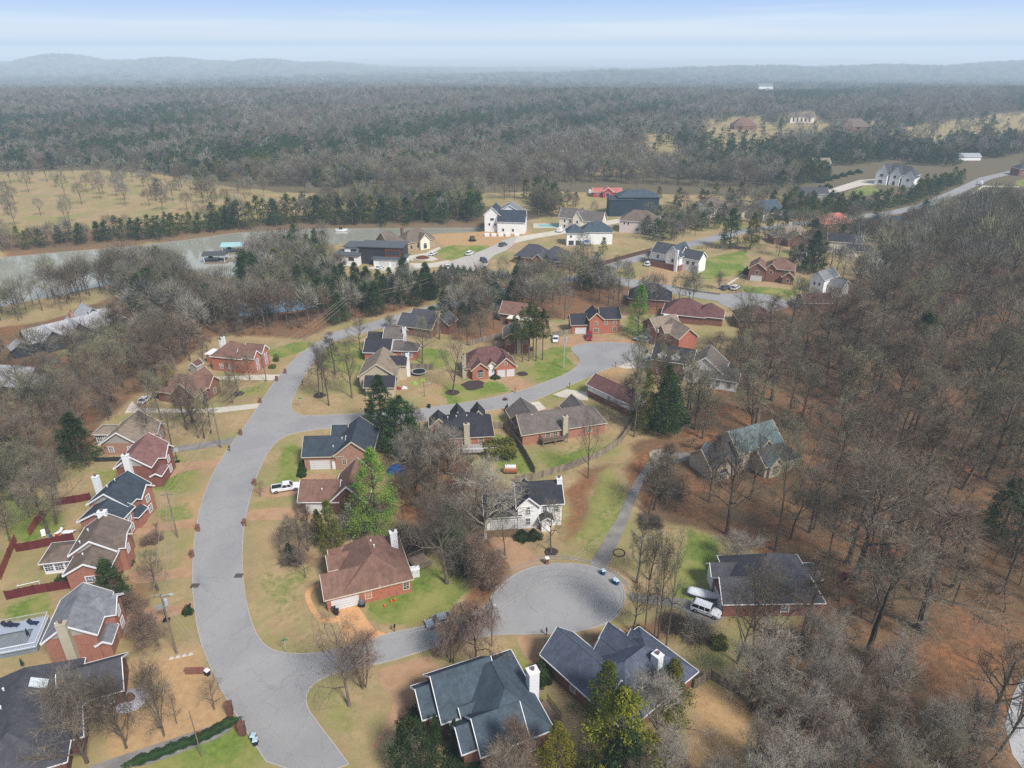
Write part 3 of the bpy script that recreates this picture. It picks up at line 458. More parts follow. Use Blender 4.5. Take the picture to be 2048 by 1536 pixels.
def curb(pts,h=.13,w=.2,name='kerb'):
    mb=MB(); n=len(pts); out=[]
    area=sum(pts[i].x*pts[(i+1)%n].y-pts[(i+1)%n].x*pts[i].y for i in range(n)); sg=1 if area>0 else -1
    N=[]
    for i in range(n):
        d=(pts[(i+1)%n]-pts[i-1]); d.z=0; d.normalize(); N.append(Vector((d.y,-d.x,0))*sg)
    for i in range(n):
        j=(i+1)%n
        if (pts[i].y<58 and pts[j].y<58): continue
        a,b=pts[i],pts[j]; a2,b2=a+N[i]*w,b+N[j]*w
        mb.hexa([(a.x,a.y,0),(b.x,b.y,0),(b2.x,b2.y,0),(a2.x,a2.y,0),(a.x,a.y,h),(b.x,b.y,h),(b2.x,b2.y,h),(a2.x,a2.y,h)])
    o=mb.obj(name,CURB); o['kind']='structure'
rm=smooth_loop(road_main)
sheet('road',rm,.060,AS); curb(rm)
sheet('road',road_upper,.056,AS); sheet('road',road_side,.064,AS); sheet('road',turn,.068,AS); sheet('road',road_estate,.06,mat('estate_concrete',C(190,184,178),.9,.12,.2,4.)); sheet('road',road_works,.052,CONC2)
k=0
for key,L in DR.items():
    for q in L:
        k+=1; sheet('driveway',smooth_loop(q) if key!='concrete' else q,.02+.0007*k+(.012 if key=='padding' else 0),DMAT[key])
BRK=brickm('brick_paving',(158,96,80))
for q in (pl(ZB,1332,1242,1395,1226,1425,1292,1368,1312),pl(ZB,1540,1140,1580,1115,1690,1255,1640,1275)): sheet('brick_band',q,.075,BRK)
# patches of soil / mulch beds
MUL=mat('mulch',C(74,62,58),.95,.25,1.,8.); 
def disc(px,py,r,z=.05,m=MUL,name='mulch_bed'):
    c=P(px,py); random.seed(int(px)); mb=MB(); mb.prism([c+Vector((r*(1+.15*random.uniform(-1,1))*math.cos(t*.52),r*(1+.15*random.uniform(-1,1))*math.sin(t*.52),0)) for t in range(12)],(0,0,z))
    o=mb.obj(name,m); o['kind']='structure'
for a in ((1102,1104,1.3),(905,785,1.9),(1044,748,1.6),(639,791,1.8),(946,770,3.2),(476,788,1.5)): disc(*a)
TYM=mat('tyre_marks',C(152,151,152),.92,.12,.3,5.)
cc=P(1118,1196)
for i,(r_,a0,a1,ox,oy) in enumerate(((9.5,-.3,2.6,0,0),(10.6,-.1,2.4,.4,.2),(7.2,.2,3.4,.6,.4),(8.2,-1.2,.9,.2,0),(11.6,.3,1.9,-.3,0),(5.6,1.,3.9,.8,.3),(9.,2.2,3.6,-1.5,-1.2))):
    pts=[cc+Vector((ox+r_*1.15*math.cos(a0+(a1-a0)*t/14),oy+r_*.95*math.sin(a0+(a1-a0)*t/14),0)) for t in range(15)]; sheet('tyre_marks',strip(pts,.22),.066+.001*i,TYM)
for px,py in((478,1152),(390,1172)):
    c=P(px,py); mb=MB(); mb.box(-.7,-.5,0,.7,.5,.15); o=mb.obj('storm_drain',mat('drain_iron',C(96,84,78),.8,.2)); o.location=c; tag(o,'rusty storm drain inlet in the kerb on the %s side of the main road'%('right' if px>450 else 'left'),'storm drain')
LAKE=U(-420,560,0,508,130,497,280,485,400,470,470,460,600,452,800,451,962,450,962,460,800,467,700,482,600,492,500,520,472,553,422,545,375,532,300,545,205,567,114,585,0,608,-420,720)
POND=U(2400,1260,2110,1270,2060,1320,2030,1380,2014,1440,2030,1500,2090,1580,2400,1650)
WAT=mat('lake_water',C(168,168,154),.08,.10,.02,.3,spec=.9)
W2=mat('pond_water',C(190,190,192),.1,.1,.1,1.,spec=.6)
sheet('lake_water',LAKE,-1.35,WAT); sheet('pond_water',POND,-1.0,W2)
# --- masks
def pip(poly,X,Y):
    ins=np.zeros(X.shape,bool); n=len(poly)
    for i in range(n):
        x0,y0=poly[i][0],poly[i][1]; x1,y1=poly[(i+1)%n][0],poly[(i+1)%n][1]
        if y0==y1: continue
        c=((y0>Y)!=(y1>Y))&(X<(x1-x0)*(Y-y0)/(y1-y0)+x0); ins^=c
    return ins
def pdist(poly,X,Y):
    D=np.full(X.shape,1e9); n=len(poly)
    for i in range(n):
        x0,y0=poly[i][0],poly[i][1]; dx,dy=poly[(i+1)%n][0]-x0,poly[(i+1)%n][1]-y0; L2=dx*dx+dy*dy+1e-9
        t=np.clip(((X-x0)*dx+(Y-y0)*dy)/L2,0,1); D=np.minimum(D,np.hypot(X-x0-t*dx,Y-y0-t*dy))
    return D
def soft(poly,X,Y,s):
    xs=[p[0] for p in poly];ys=[p[1] for p in poly]; out=np.zeros(X.shape); m=3*s
    sel=(X>min(xs)-m)&(X<max(xs)+m)&(Y>min(ys)-m)&(Y<max(ys)+m)
    if not sel.any(): return out
    x,y=X[sel],Y[sel]; d=pdist(poly,x,y); sd=np.where(pip(poly,x,y),d,-d); t=np.clip((sd+s)/(2*s),0,1); out[sel]=t*t*(3-2*t); return out
def ss(a,b,x): t=np.clip((x-a)/(b-a),0,1); return t*t*(3-2*t)
def wob(X,Y,s,seed):
    r=np.random.RandomState(seed); v=np.zeros(X.shape); 
    for k in range(5):
        a=r.uniform(0,6.28); f=(1.7**k)/s; v+=np.sin(X*math.cos(a)*f+Y*math.sin(a)*f+r.uniform(0,6)+1.5*np.sin(X*f*.6*math.sin(a)-Y*f*.5))*(.62**k)
    return v/2.2
def terrain(X,Y):
    X=np.asarray(X,float);Y=np.asarray(Y,float)
    z=np.zeros(X.shape)
    z-=27*ss(1450,2100,Y)
    def g(px,yp,D,sx,sy):   # a hill whose top is seen at photo pixel (px,yp) from D metres
        t=D/1.105; x=(px-1024)/1400*t; top=85-(yp-97)/1722.*D
        return (top+27)*np.exp(-((X-x)/sx)**2-((Y-D)/sy)**2)
    H=np.zeros(X.shape)
    for a in ((120,111,3900,230,420),(30,130,3900,420,420),(330,120,3900,300,420),(230,124,3900,260,420),(520,122,3900,260,420),(640,130,3900,300,420),(820,140,3900,420,420),(430,126,3900,200,400)): H=np.maximum(H,g(*a))
    for a in ((1250,148,3000,330,260),(1500,138,3300,500,300),(1800,136,3300,520,300),(2050,130,3300,420,300),(1000,152,3000,400,250)): H=np.maximum(H,g(*a))
    z+=H*ss(2100,2700,Y)
    z+= (26+16*wob(X,Y,900,3)+8*wob(X,Y,300,8))*ss(4600,6500,Y)+ (20+13*wob(X,Y,1800,5))*ss(7500,10500,Y)
    z+= 5*wob(X,Y,260,11)*ss(700,1300,Y)
    return z
def lake_dip(X,Y): return -2.6*soft(LAKE,X,Y,4.)-2.2*soft(POND,X,Y,2.5)
def axis(lo,hi,st,far_lo,far_hi,g=1.09):
    a=list(np.arange(lo,hi+st,st)); s=st
    while a[-1]<far_hi: s*=g; a.append(a[-1]+s)
    s=st
    while a[0]>far_lo: s*=g; a.insert(0,a[0]-s)
    return np.array(a)
gx=axis(-250,330,1.9,-17500,17500,1.075); gy=axis(40,520,1.9,-300,24500,1.045)
GX,GY=np.meshgrid(gx,gy); gxf,gyf=GX.ravel(),GY.ravel()
gz=terrain(gxf,gyf)+lake_dip(gxf,gyf)
GREEN=[(.45,U(490,1160,560,1150,620,1180,610,1260,520,1250)),(.45,U(640,1370,740,1380,760,1480,700,1520,650,1450)),(.7,U(150,935,340,925,390,960,250,1000)),(.6,U(1290,1290,1480,1340,1400,1360,1330,1330)),(.8,U(1060,905,1180,890,1240,885,1150,925,1080,940)),(.6,U(1180,950,1240,930,1255,980,1200,1060,1150,1110)),(.6,U(300,1010,390,990,385,1050,310,1060)),(.6,U(490,1000,600,990,600,1005,500,1015)),(1.,U(750,1236,757,1160,800,1125,870,1135,905,1158,925,1190,900,1228,850,1240)),(.75,pl(ZB,900,1450,1500,1200,1700,1240,1800,1500,1100,1700)),(1.,pl(ZD,1140,890,1160,800,1200,720,1330,770,1540,725,1640,800,1500,830,1300,865)),
 (1.,pl(ZD,1640,640,1740,620,1900,500,2010,500,2060,620,1950,690,1770,752)),(1.,U(992,865,1010,862,1035,880,1068,945,1012,948,985,915)),(.5,U(1030,885,1060,895,1150,880,1245,878,1240,905,1090,935,1060,925)),
 (.55,U(500,1140,560,1150,640,1130,640,1160,570,1200,620,1260,520,1240)),(.95,U(560,890,600,880,602,960,560,975,545,940)),(.8,U(0,975,60,985,110,1010,95,1060,60,1095,0,1090)),(.8,U(0,1205,110,1180,110,1240,0,1245)),
 (.8,U(312,925,370,915,400,945,370,985,310,975)),(.6,U(1245,955,1262,1000,1215,1100,1170,1120,1180,1060,1215,980)),(.9,U(1360,1060,1425,1085,1452,1150,1430,1200,1370,1210,1330,1180)),(.9,U(1412,515,1490,500,1492,540,1420,560,1380,552)),(.9,U(1478,565,1500,575,1600,575,1600,592,1490,592)),
 (.95,U(868,500,905,490,985,492,970,515,885,518)),(.6,U(80,690,180,650,240,650,220,700,120,720)),(.7,U(640,690,700,680,760,690,700,760,640,740)),(.95,U(830,700,860,690,900,700,890,735,840,740)),(.3,U(0,420,90,400,110,450,0,470)),(.5,U(575,395,700,392,700,412,590,412)),
 (.7,U(1690,395,1700,380,1745,370,1770,385,1700,400)),(.95,U(515,700,600,680,640,690,560,720)),(.9,U(1990,395,2060,350,2060,372,2000,372)),(.55,U(880,1340,960,1300,1060,1280,1060,1400,1000,1420,900,1330)),(.7,U(1090,1380,1160,1410,1160,1440,1080,1420)),(.45,U(1330,1190,1420,1250,1500,1300,1440,1350,1330,1300)),
 (.8,U(40,1040,130,1030,140,1075,50,1085)),(.4,U(640,790,720,760,720,820,620,828)),(.7,U(1060,790,1180,745,1200,770,1110,800)),(.9,U(60,900,30,870,0,880,0,940)),(.5,U(340,1180,390,1170,390,1300,350,1300)),(.6,U(470,778,550,755,530,785,480,795))]
LEAF=[(.85,U(1125,985,1150,935,1245,925,1238,960,1200,1050,1160,1100,1130,1060)),(1.,U(1262,890,1330,860,1420,780,1500,640,1700,560,2048,420,2600,380,2600,1800,1560,1700,1480,1400,1500,1330,1650,1240,1560,1120,1470,1110,1440,1080,1290,1040,1270,980)),
 (.9,U(905,1180,960,1150,1010,1150,975,1215,930,1225)),(.75,U(1150,1275,1260,1240,1370,1225,1420,1300,1300,1320,1200,1290)),(.7,U(540,1110,600,1090,660,1120,640,1150,560,1140)),(.85,U(800,900,900,880,1000,960,1080,1060,1000,1180,900,1150,830,1080,780,1050,760,960)),
 (.8,U(-400,690,100,640,300,570,480,560,700,575,870,585,860,612,700,640,610,680,440,670,330,760,230,830,150,920,90,960,-200,1150)),(.8,U(880,620,1000,570,1180,562,1350,590,1330,630,1100,640,1020,700,900,680)),(.6,U(380,560,470,545,520,600,400,640)),
 (.5,U(420,790,560,700,540,760,420,830)),(.8,U(0,470,430,440,960,410,1130,430,960,455,470,465,0,515)),(.9,U(1700,380,2300,300,2300,420,2000,440,1850,470,1600,480,1650,440)),(.6,U(260,1120,330,1120,340,1290,240,1290))]
DIRT=[(1.,U(240,1330,400,1290,455,1430,440,1470,330,1500,200,1536,240,1420)),(.9,U(860,472,900,462,1040,462,1080,470,1030,492,980,496,890,492)),(.7,U(470,690,560,700,540,760,470,760)),(.6,U(350,1000,440,930,420,1010,395,1150,360,1150)),(.8,U(1160,765,1200,740,1262,730,1262,760,1240,780)),
 (.5,U(860,740,890,730,905,780,880,815,830,810)),(.34,U(0,345,200,340,330,352,430,372,440,400,380,440,0,500)),(.6,U(600,620,900,560,900,580,640,650)),(.7,U(400,640,480,600,480,640,420,680)),(.45,U(500,1050,600,1020,600,1120,510,1130)),(.6,U(1880,1290,1960,1290,1960,1400,1900,1420,1860,1360)),
 (.6,U(1340,520,1400,550,1350,590,1250,560)),(.8,U(1360,1370,1480,1380,1500,1480,1420,1600,1340,1540))]
FIELD=[U(-500,352,0,345,200,340,330,350,430,370,560,385,800,390,1100,383,1280,388,1440,392,1500,410,1420,450,1300,440,1120,420,960,408,430,420,380,455,0,495,-500,520),U(1280,268,1340,268,1375,305,1350,335,1290,325),U(1190,338,1290,330,1285,345,1190,352),
 U(1400,238,1520,232,1570,275,1540,305,1450,310,1400,280),U(1550,236,1620,218,1660,255,1640,290,1560,290),U(1640,250,1760,240,1740,280,1680,285),U(1760,262,2048,222,2300,212,2300,285,2048,285,1820,292),U(1250,208,1400,208,1395,216,1260,214),U(1680,395,1750,368,1770,385,1700,405),U(1900,400,2060,345,2060,400,1950,420),U(1950,470,2060,460,2060,500,1960,510),U(1840,560,2060,545,2060,590,1850,590)]
g=np.zeros(gxf.shape);lf=np.zeros(gxf.shape);dt=np.zeros(gxf.shape)
lf=np.maximum(lf,ss(430,470,gyf)*.9)
wx=gxf+2.2*wob(gxf,gyf,6,21); wy=gyf+2.2*wob(gxf,gyf,6,22)
for q in FIELD: m=soft(q,wx,wy,5.); lf*=1-m
for w,q in LEAF: lf=np.maximum(lf,w*soft(q,wx,wy,3.))
for w,q in GREEN: m=soft(q,wx,wy,2.2); g=np.maximum(g,w*m); lf*=1-m*.8*w
for w,q in DIRT: dt=np.maximum(dt,w*soft(q,wx,wy,3.))
nx,ny=len(gx),len(gy)
idx=np.arange(nx*ny).reshape(ny,nx); quads=np.stack([idx[:-1,:-1],idx[:-1,1:],idx[1:,1:],idx[1:,:-1]],-1).reshape(-1,4)
def npmesh(name,co,faces,mats,k=4,smooth=False,mi=None):
    me=bpy.data.meshes.new(name); nv=len(co); nf=len(faces)
    me.vertices.add(nv); me.vertices.foreach_set('co',np.asarray(co,np.float32).ravel()); me.loops.add(nf*k); me.loops.foreach_set('vertex_index',np.asarray(faces,np.int32).ravel())
    me.polygons.add(nf); me.polygons.foreach_set('loop_start',np.arange(0,nf*k,k,dtype=np.int32)); me.polygons.foreach_set('loop_total',np.full(nf,k,np.int32))
    for m in mats: me.materials.append(m)
    if mi is not None: me.polygons.foreach_set('material_index',np.asarray(mi,np.int32))
    me.polygons.foreach_set('use_smooth',np.full(nf,smooth)); me.update(); me.validate(); return me
for k_ in('aggregate','concrete','tar','tan'): wear(DMAT[k_],.22,.84)
def ground_mat():
    m=bpy.data.materials.new('ground_grass'); m.use_nodes=True; nt=m.node_tree;N=nt.nodes;L=nt.links; b=N['Principled BSDF']; b.inputs['Roughness'].default_value=.97; b.inputs['Specular IOR Level'].default_value=.1
    at=N.new('ShaderNodeAttribute'); at.attribute_name='cover'; sp=N.new('ShaderNodeSeparateColor'); L.new(at.outputs['Color'],sp.inputs[0])
    tc=N.new('ShaderNodeTexCoord')
    def noise(s,d=4,ro=.6):
        n=N.new('ShaderNodeTexNoise'); n.inputs['Scale'].default_value=s; n.inputs['Detail'].default_value=d; n.inputs['Roughness'].default_value=ro; L.new(tc.outputs['Object'],n.inputs['Vector']); return n.outputs['Fac']
    nA=noise(.11,6,.65);nB=noise(.9,5,.7);nC=noise(5.,3,.7);nD=noise(.016,5,.6)
    def mixc(f,a,bb):
        x=N.new('ShaderNodeMix'); x.data_type='RGBA'; 
        if hasattr(f,'links') or not isinstance(f,float): L.new(f,x.inputs[0])
        for i,v in((6,a),(7,bb)):
            if isinstance(v,tuple): x.inputs[i].default_value=v
            else: L.new(v,x.inputs[i])
        return x.outputs[2]
    def rng(v,a,bb,c=0.,d=1.):
        r=N.new('ShaderNodeMapRange'); r.inputs[1].default_value=a;r.inputs[2].default_value=bb;r.inputs[3].default_value=c;r.inputs[4].default_value=d; L.new(v,r.inputs[0]); return r.outputs[0]
    def ma(op,a,bb):
        q=N.new('ShaderNodeMath'); q.operation=op
        for i,v in((0,a),(1,bb)):
            if isinstance(v,float): q.inputs[i].default_value=v
            else: L.new(v,q.inputs[i])
        return q.outputs[0]
    detail=ma('ADD',ma('MULTIPLY',nB,.6),ma('MULTIPLY',nC,.4))
    straw=mixc(rng(nA,.4,.62),C(186,162,124),C(160,144,104)); straw=mixc(rng(detail,.48,.62),straw,C(166,138,104)); straw=mixc(rng(noise(.05,6,.7),.47,.6,0,.7),straw,C(146,148,92))
    green=mixc(rng(detail,.42,.58),C(128,148,66),C(96,122,52)); green=mixc(rng(nA,.44,.6,0,.8),green,C(164,156,96))
    leaf=mixc(rng(detail,.42,.58),C(114,80,59),C(168,118,82)); leaf=mixc(rng(nA,.42,.62,0,.75),leaf,C(126,106,86)); leaf=mixc(rng(nC,.6,.68,0,.6),leaf,C(206,168,130))
    dirt=mixc(rng(detail,.42,.6),C(204,168,124),C(182,146,108))
    def edge(ch,lo=.35,hi=.65):
        v=ma('ADD',sp.outputs[ch],ma('MULTIPLY',ma('SUBTRACT',ma('ADD',ma('MULTIPLY',nA,.4),ma('MULTIPLY',detail,.6)),.5),1.7)); r=rng(v,lo,hi); 
        gate=rng(sp.outputs[ch],.03,.15); return ma('MULTIPLY',r,gate)
    col=mixc(ma('MULTIPLY',edge(2),.9),straw,dirt); leaf=mixc(rng(noise(.06,5,.7),.45,.6,0,.65),leaf,C(112,98,74)); yy=N.new('ShaderNodeSeparateXYZ'); L.new(tc.outputs['Object'],yy.inputs[0]); leaf=mixc(rng(yy.outputs[1],300.,420.),leaf,C(116,106,84)); col=mixc(edge(1,.3,.7),col,leaf); col=mixc(ma('MULTIPLY',edge(0),.95),col,green)
    far=N.new('ShaderNodeSeparateXYZ'); L.new(tc.outputs['Object'],far.inputs[0])
    wood=mixc(rng(noise(.012,8,.75),.42,.6),C(92,84,76),C(62,72,58)); wood=mixc(rng(noise(.0035,6,.7),.6,.68,0,.8),wood,C(150,136,104))
    col=mixc(rng(far.outputs[1],1500.,2300.),col,wood)
    br=rng(ma('ADD',ma('MULTIPLY',nC,.5),ma('MULTIPLY',noise(14.,3,.8),.5)),.34,.66,.76,1.2); vm=N.new('ShaderNodeVectorMath'); vm.operation='SCALE'; L.new(col,vm.inputs[0]); L.new(br,vm.inputs['Scale']); L.new(vm.outputs[0],b.inputs['Base Color'])
    bp=N.new('ShaderNodeBump'); bp.inputs['Strength'].default_value=.5; bp.inputs['Distance'].default_value=.15; L.new(detail,bp.inputs['Height']); L.new(bp.outputs[0],b.inputs['Normal'])
    return m
me=npmesh('ground',np.stack([gxf,gyf,gz],-1),quads,[ground_mat()],4,True)
ca=me.color_attributes.new('cover','FLOAT_COLOR','POINT'); ca.data.foreach_set('color',np.stack([g,lf,dt,np.ones_like(g)],-1).astype(np.float32).ravel())
go=bpy.data.objects.new('ground',me); COL.objects.link(go); go['kind']='structure'
# ================= TREES
class Seg:
    def __init__(s): s.v=[];s.f=[];s.n=0
    def tube(s,pts,rs,n=4):
        base=s.n; d=None
        for k,(p,r) in enumerate(zip(pts,rs)):
            q=pts[min(k+1,len(pts)-1)]-pts[max(k-1,0)]; q=q/(np.linalg.norm(q)+1e-9)
            a=np.array([0,0,1.]) if abs(q[2])<.9 else np.array([1.,0,0]); u=np.cross(q,a);u/=np.linalg.norm(u);w=np.cross(q,u)
            for j in range(n):
                t=2*math.pi*j/n; s.v.append(p+u*r*math.cos(t)+w*r*math.sin(t))
        s.n+=n*len(pts)
        for k in range(len(pts)-1):
            for j in range(n):
                j2=(j+1)%n; a0=base+k*n
                s.f.append((a0+j,a0+j2,a0+n+j2)); s.f.append((a0+j,a0+n+j2,a0+n+j))
    def blade(s,p,q,w,rng):
        d=q-p; a=rng.normal(size=3); u=np.cross(d,a); u=u/(np.linalg.norm(u)+1e-9)*w
        s.v+= [p-u,p+u,q]; s.f.append((s.n,s.n+1,s.n+2)); s.n+=3
    def mesh(s,name,mats): return npmesh(name,np.array(s.v),np.array(s.f),mats,3)
def bare_tree(name,seed,h=16.,sp=5.,shape='round',bark=None,twig=None,nl=12,n2=6,n3=5,ntw=6,tw=.018,trunk_r=.02,low=.3,stems=1,tl=1.3):
    rng=np.random.RandomState(seed); T=Seg();K=Seg()
    def unit(v): return v/(np.linalg.norm(v)+1e-9)
    def branch(p,d,L,r,lvl,up):
        ns={1:5,2:3,3:2}[lvl]; pts=[p];rs=[r]; dd=unit(d)
        for i in range(ns):
            dd=unit(dd+rng.normal(size=3)*.16+np.array([0,0,up])); pts.append(pts[-1]+dd*L/ns); rs.append(r*(1-.8*(i+1)/ns)+.006)
        (T if lvl==1 else K).tube(pts,rs,{1:5,2:3,3:3}[lvl])
        def at(t):
            f=t*ns; i=min(int(f),ns-1); return pts[i]+(pts[i+1]-pts[i])*(f-i), unit(pts[i+1]-pts[i])
        if lvl<3:
            n={1:n2,2:n3}[lvl]
            for k in range(n):
                t=.28+.7*(k+.5+rng.uniform(-.3,.3))/n; q,dr=at(t); sd=unit(np.cross(dr,rng.normal(size=3)))
                branch(q,dr*.75+sd*.75,L*(.62-.28*t)*rng.uniform(.75,1.2),r*(.5-.2*t),lvl+1,up*.9)
            twn=3
        else: twn=ntw
        for k in range(twn):
            t=.35+.65*rng.uniform(); q,dr=at(t); sd=unit(rng.normal(size=3)); dv=unit(dr*.8+sd*.8+np.array([0,0,.15 if shape!='weep' else -1.6]))
            l=tl*rng.uniform(.6,1.3)*(1.8 if shape=='weep' else 1)
            m=q+dv*l*.55; K.blade(q,m,tw,rng); dv2=unit(dv+rng.normal(size=3)*.35+np.array([0,0,.1 if shape!='weep' else -.8])); K.blade(m-dv*.05,m+dv2*l*.55,tw*.8,rng)
    for s_ in range(stems):
        az0=rng.uniform(0,6.28) if stems==1 else 6.28*s_/stems+rng.uniform(-.4,.4)
        lean=0.03 if stems==1 else .22; d=unit(np.array([math.cos(az0)*lean,math.sin(az0)*lean,1])); p=np.array([0,0,-.3])+(0 if stems==1 else 1)*np.array([math.cos(az0)*.25,math.sin(az0)*.25,0])
        r0=h*trunk_r*(1 if stems==1 else .55); n=9; pts=[p];dd=d
        for i in range(n): dd=unit(dd+rng.normal(size=3)*.055+np.array([0,0,.06])); pts.append(pts[-1]+dd*h*(.93)/n)
        rs=[r0*(1.25 if i==0 else 1)*(1-.86*(i/n))+.02 for i in range(n+1)]; T.tube(pts,rs,7)
        for k in range(nl//stems if stems>1 else nl):
            t=low+(.97-low)*((k+.5)/(nl//stems if stems>1 else nl)); t=min(max(t+rng.uniform(-.03,.03),.05),.97); f=t*n;i=min(int(f),n-1); q=pts[i]+(pts[i+1]-pts[i])*(f-i)
            az=k*2.4+rng.uniform(-.4,.4)+s_*1.3; tt=(t-low)/(1-low)
            if shape=='round': L=sp*(1.08-.55*tt)*rng.uniform(.8,1.15); el=.45+.7*tt
            elif shape=='vase': L=sp*(1.25-.45*tt)*rng.uniform(.85,1.1); el=.95+.35*tt
            elif shape=='narrow': L=sp*(.8-.3*tt)*rng.uniform(.7,1.2); el=.5+.6*tt
            elif shape=='high': L=sp*(.9+.25*math.sin(tt*3))*rng.uniform(.7,1.2); el=.35+.9*tt
            else: L=sp*(1.-.4*tt)*rng.uniform(.8,1.1); el=.75+.3*tt
            branch(q,np.array([math.cos(az)*math.cos(el),math.sin(az)*math.cos(el),math.sin(el)]),L*1.15,rs[i]*.55,1,.05 if shape!='weep' else -.02)
    bark=bark or BARK; twig=twig or TWIG
    kv=np.array(K.v); ah=np.percentile(kv[:,2],99.7); ar=np.percentile(np.hypot(kv[:,0],kv[:,1]),95)
    return (T.mesh(name+'_trunk',[bark]),K.mesh(name+'_crown',[twig]),ah,ar)
def low_bare(name,seed,h=15.,r=5.,n=260,w=.11,twig=None,k=1):
    rng=np.random.RandomState(seed);T=Seg();K=Seg()
    for q in range(k):
        ox=np.array([0,0,0.]) if k==1 else np.append(rng.uniform(-11,11,2),0); hh=h*rng.uniform(.8,1.1)
        T.tube([ox,ox+np.array([0,0,hh*.75])],[.24,.06],3)
        for i in range(7 if k==1 else 2):
            a=rng.uniform(0,6.28); z0=hh*rng.uniform(.25,.5); L=r*rng.uniform(.7,1.); T.tube([ox+np.array([0,0,z0]),ox+np.array([math.cos(a)*L*.75,math.sin(a)*L*.75,z0+L*.85])],[.1,.04],3)
        for i in range(n):
            d=rng.normal(size=3); d[2]=abs(d[2])*1.1-.25; d/=np.linalg.norm(d); rr=r*rng.uniform(.35,1.)**.6; c=ox+np.array([0,0,hh*.58]); p=c+d*np.array([rr*.8,rr*.8,hh*.38*rr/r]); q2=p+(d+rng.normal(size=3)*.45+np.array([0,0,.45]))*rng.uniform(.9,1.9)
            K.blade(p,q2,w,rng)
    return (T.mesh(name+'_trunk',[BARK]),K.mesh(name+'_crown',[twig or TWIGF]),h,r)
def evergreen(name,seed,h=12.,r=3.,nc=170,nt=30,leaf=.34,col=None,power=.75,base=.12,droop=0.,rag=.35,trunk=.016,k=1,cr=.75):
    rng=np.random.RandomState(seed);T=Seg();K=Seg()
    for e in range(k):
        ox=np.array([0,0,0.]) if k==1 else np.append(rng.uniform(-11,11,2),0); hh=h*(1 if k==1 else rng.uniform(.7,1.15))
        T.tube([ox+np.array([0,0,-.3]),ox+np.array([0,0,hh*.5]),ox+np.array([0,0,hh*.93])],[hh*trunk,hh*trunk*.6,.04],6 if k==1 else 3)
        bulge=[rng.uniform(0,6.28),rng.uniform(0,6.28)]
        for i in range(nc):
            t=rng.uniform()**1.15; z=base+(1-base)*t; az=rng.uniform(0,6.28)
            prof=((1-t)**power)*(.72+.28*min(1,t*7+.3))*(1+rag*.5*math.sin(az*3+bulge[0]+z*9)+rag*.35*math.sin(az*5+bulge[1]-z*14))
            rr=r*prof*rng.uniform(.45,1.)**.6; c=ox+np.array([math.cos(az)*rr,math.sin(az)*rr,z*hh-droop*rr]); cs=cr*(.6+.6*(1-t))*rng.uniform(.7,1.3)
            if i%3==0 and rr>.8: T.tube([ox+np.array([0,0,z*hh-.2*rr]),c],[.05+.01*rr,.02],3)
            od=np.array([math.cos(az),math.sin(az),.25-droop])
            m=rng.normal(size=(nt,3))*cs*np.array([.5,.5,.36])+c
            for p in m:
                d=rng.normal(size=3)*.7+od*.8; d/=np.linalg.norm(d); a=rng.normal(size=3); u=np.cross(d,a);u/=np.linalg.norm(u); L=leaf*rng.uniform(.6,1.4); w=leaf*.32
                K.v+= [p-u*w,p+u*w,p+d*L]; K.f.append((K.n,K.n+1,K.n+2)); K.n+=3
    return (T.mesh(name+'_trunk',[BARK]),K.mesh(name+'_crown',[col or EVG]),h,r)
def leafmat(name,c1,c2,rnd=.35):
    m=bpy.data.materials.new(name); m.use_nodes=True; nt=m.node_tree;N=nt.nodes;L=nt.links;b=N['Principled BSDF']; b.inputs['Roughness'].default_value=.85; b.inputs['Specular IOR Level'].default_value=.12
    tc=N.new('ShaderNodeTexCoord'); n=N.new('ShaderNodeTexNoise'); n.inputs['Scale'].default_value=.55; n.inputs['Detail'].default_value=3; L.new(tc.outputs['Object'],n.inputs['Vector'])
    r=N.new('ShaderNodeMapRange'); r.inputs[1].default_value=.38; r.inputs[2].default_value=.62; L.new(n.outputs['Fac'],r.inputs[0])
    x=N.new('ShaderNodeMix'); x.data_type='RGBA'; x.inputs[6].default_value=c1; x.inputs[7].default_value=c2; L.new(r.outputs[0],x.inputs[0])
    oi=N.new('ShaderNodeObjectInfo'); r2=N.new('ShaderNodeMapRange'); r2.inputs[3].default_value=1-rnd; r2.inputs[4].default_value=1+rnd; L.new(oi.outputs['Random'],r2.inputs[0])
    h=N.new('ShaderNodeHueSaturation'); r3=N.new('ShaderNodeMapRange'); r3.inputs[3].default_value=.485; r3.inputs[4].default_value=.515
    mm=N.new('ShaderNodeMath'); mm.operation='FRACT'; m2=N.new('ShaderNodeMath'); m2.operation='MULTIPLY'; m2.inputs[1].default_value=7.31; L.new(oi.outputs['Random'],m2.inputs[0]); L.new(m2.outputs[0],mm.inputs[0]); L.new(mm.outputs[0],r3.inputs[0]); L.new(r3.outputs[0],h.inputs['Hue']); L.new(r2.outputs[0],h.inputs['Value']); L.new(x.outputs[2],h.inputs['Color'])
    L.new(h.outputs[0],b.inputs['Base Color']); return m
BARK=leafmat('bark',C(120,110,98),C(86,76,68),.3); TWIG=leafmat('twigs',C(138,128,112),C(102,94,82),.4); TWIGO=leafmat('twigs_olive',C(146,142,116),C(108,106,86),.3); TWIGB=leafmat('twigs_brown',C(134,118,102),C(100,88,76),.35); TWIGR=leafmat('twigs_reddish',C(160,136,120),C(128,108,96),.15); TWIGP=leafmat('twigs_pinkish',C(172,164,152),C(136,128,116),.2)
BARKP=leafmat('bark_pale',C(206,198,184),C(170,160,146),.05); TWIGD=leafmat('twigs_dark',C(124,116,106),C(96,88,80),.15); BARKD=leafmat('bark_dark',C(66,58,54),C(48,42,40),.1)
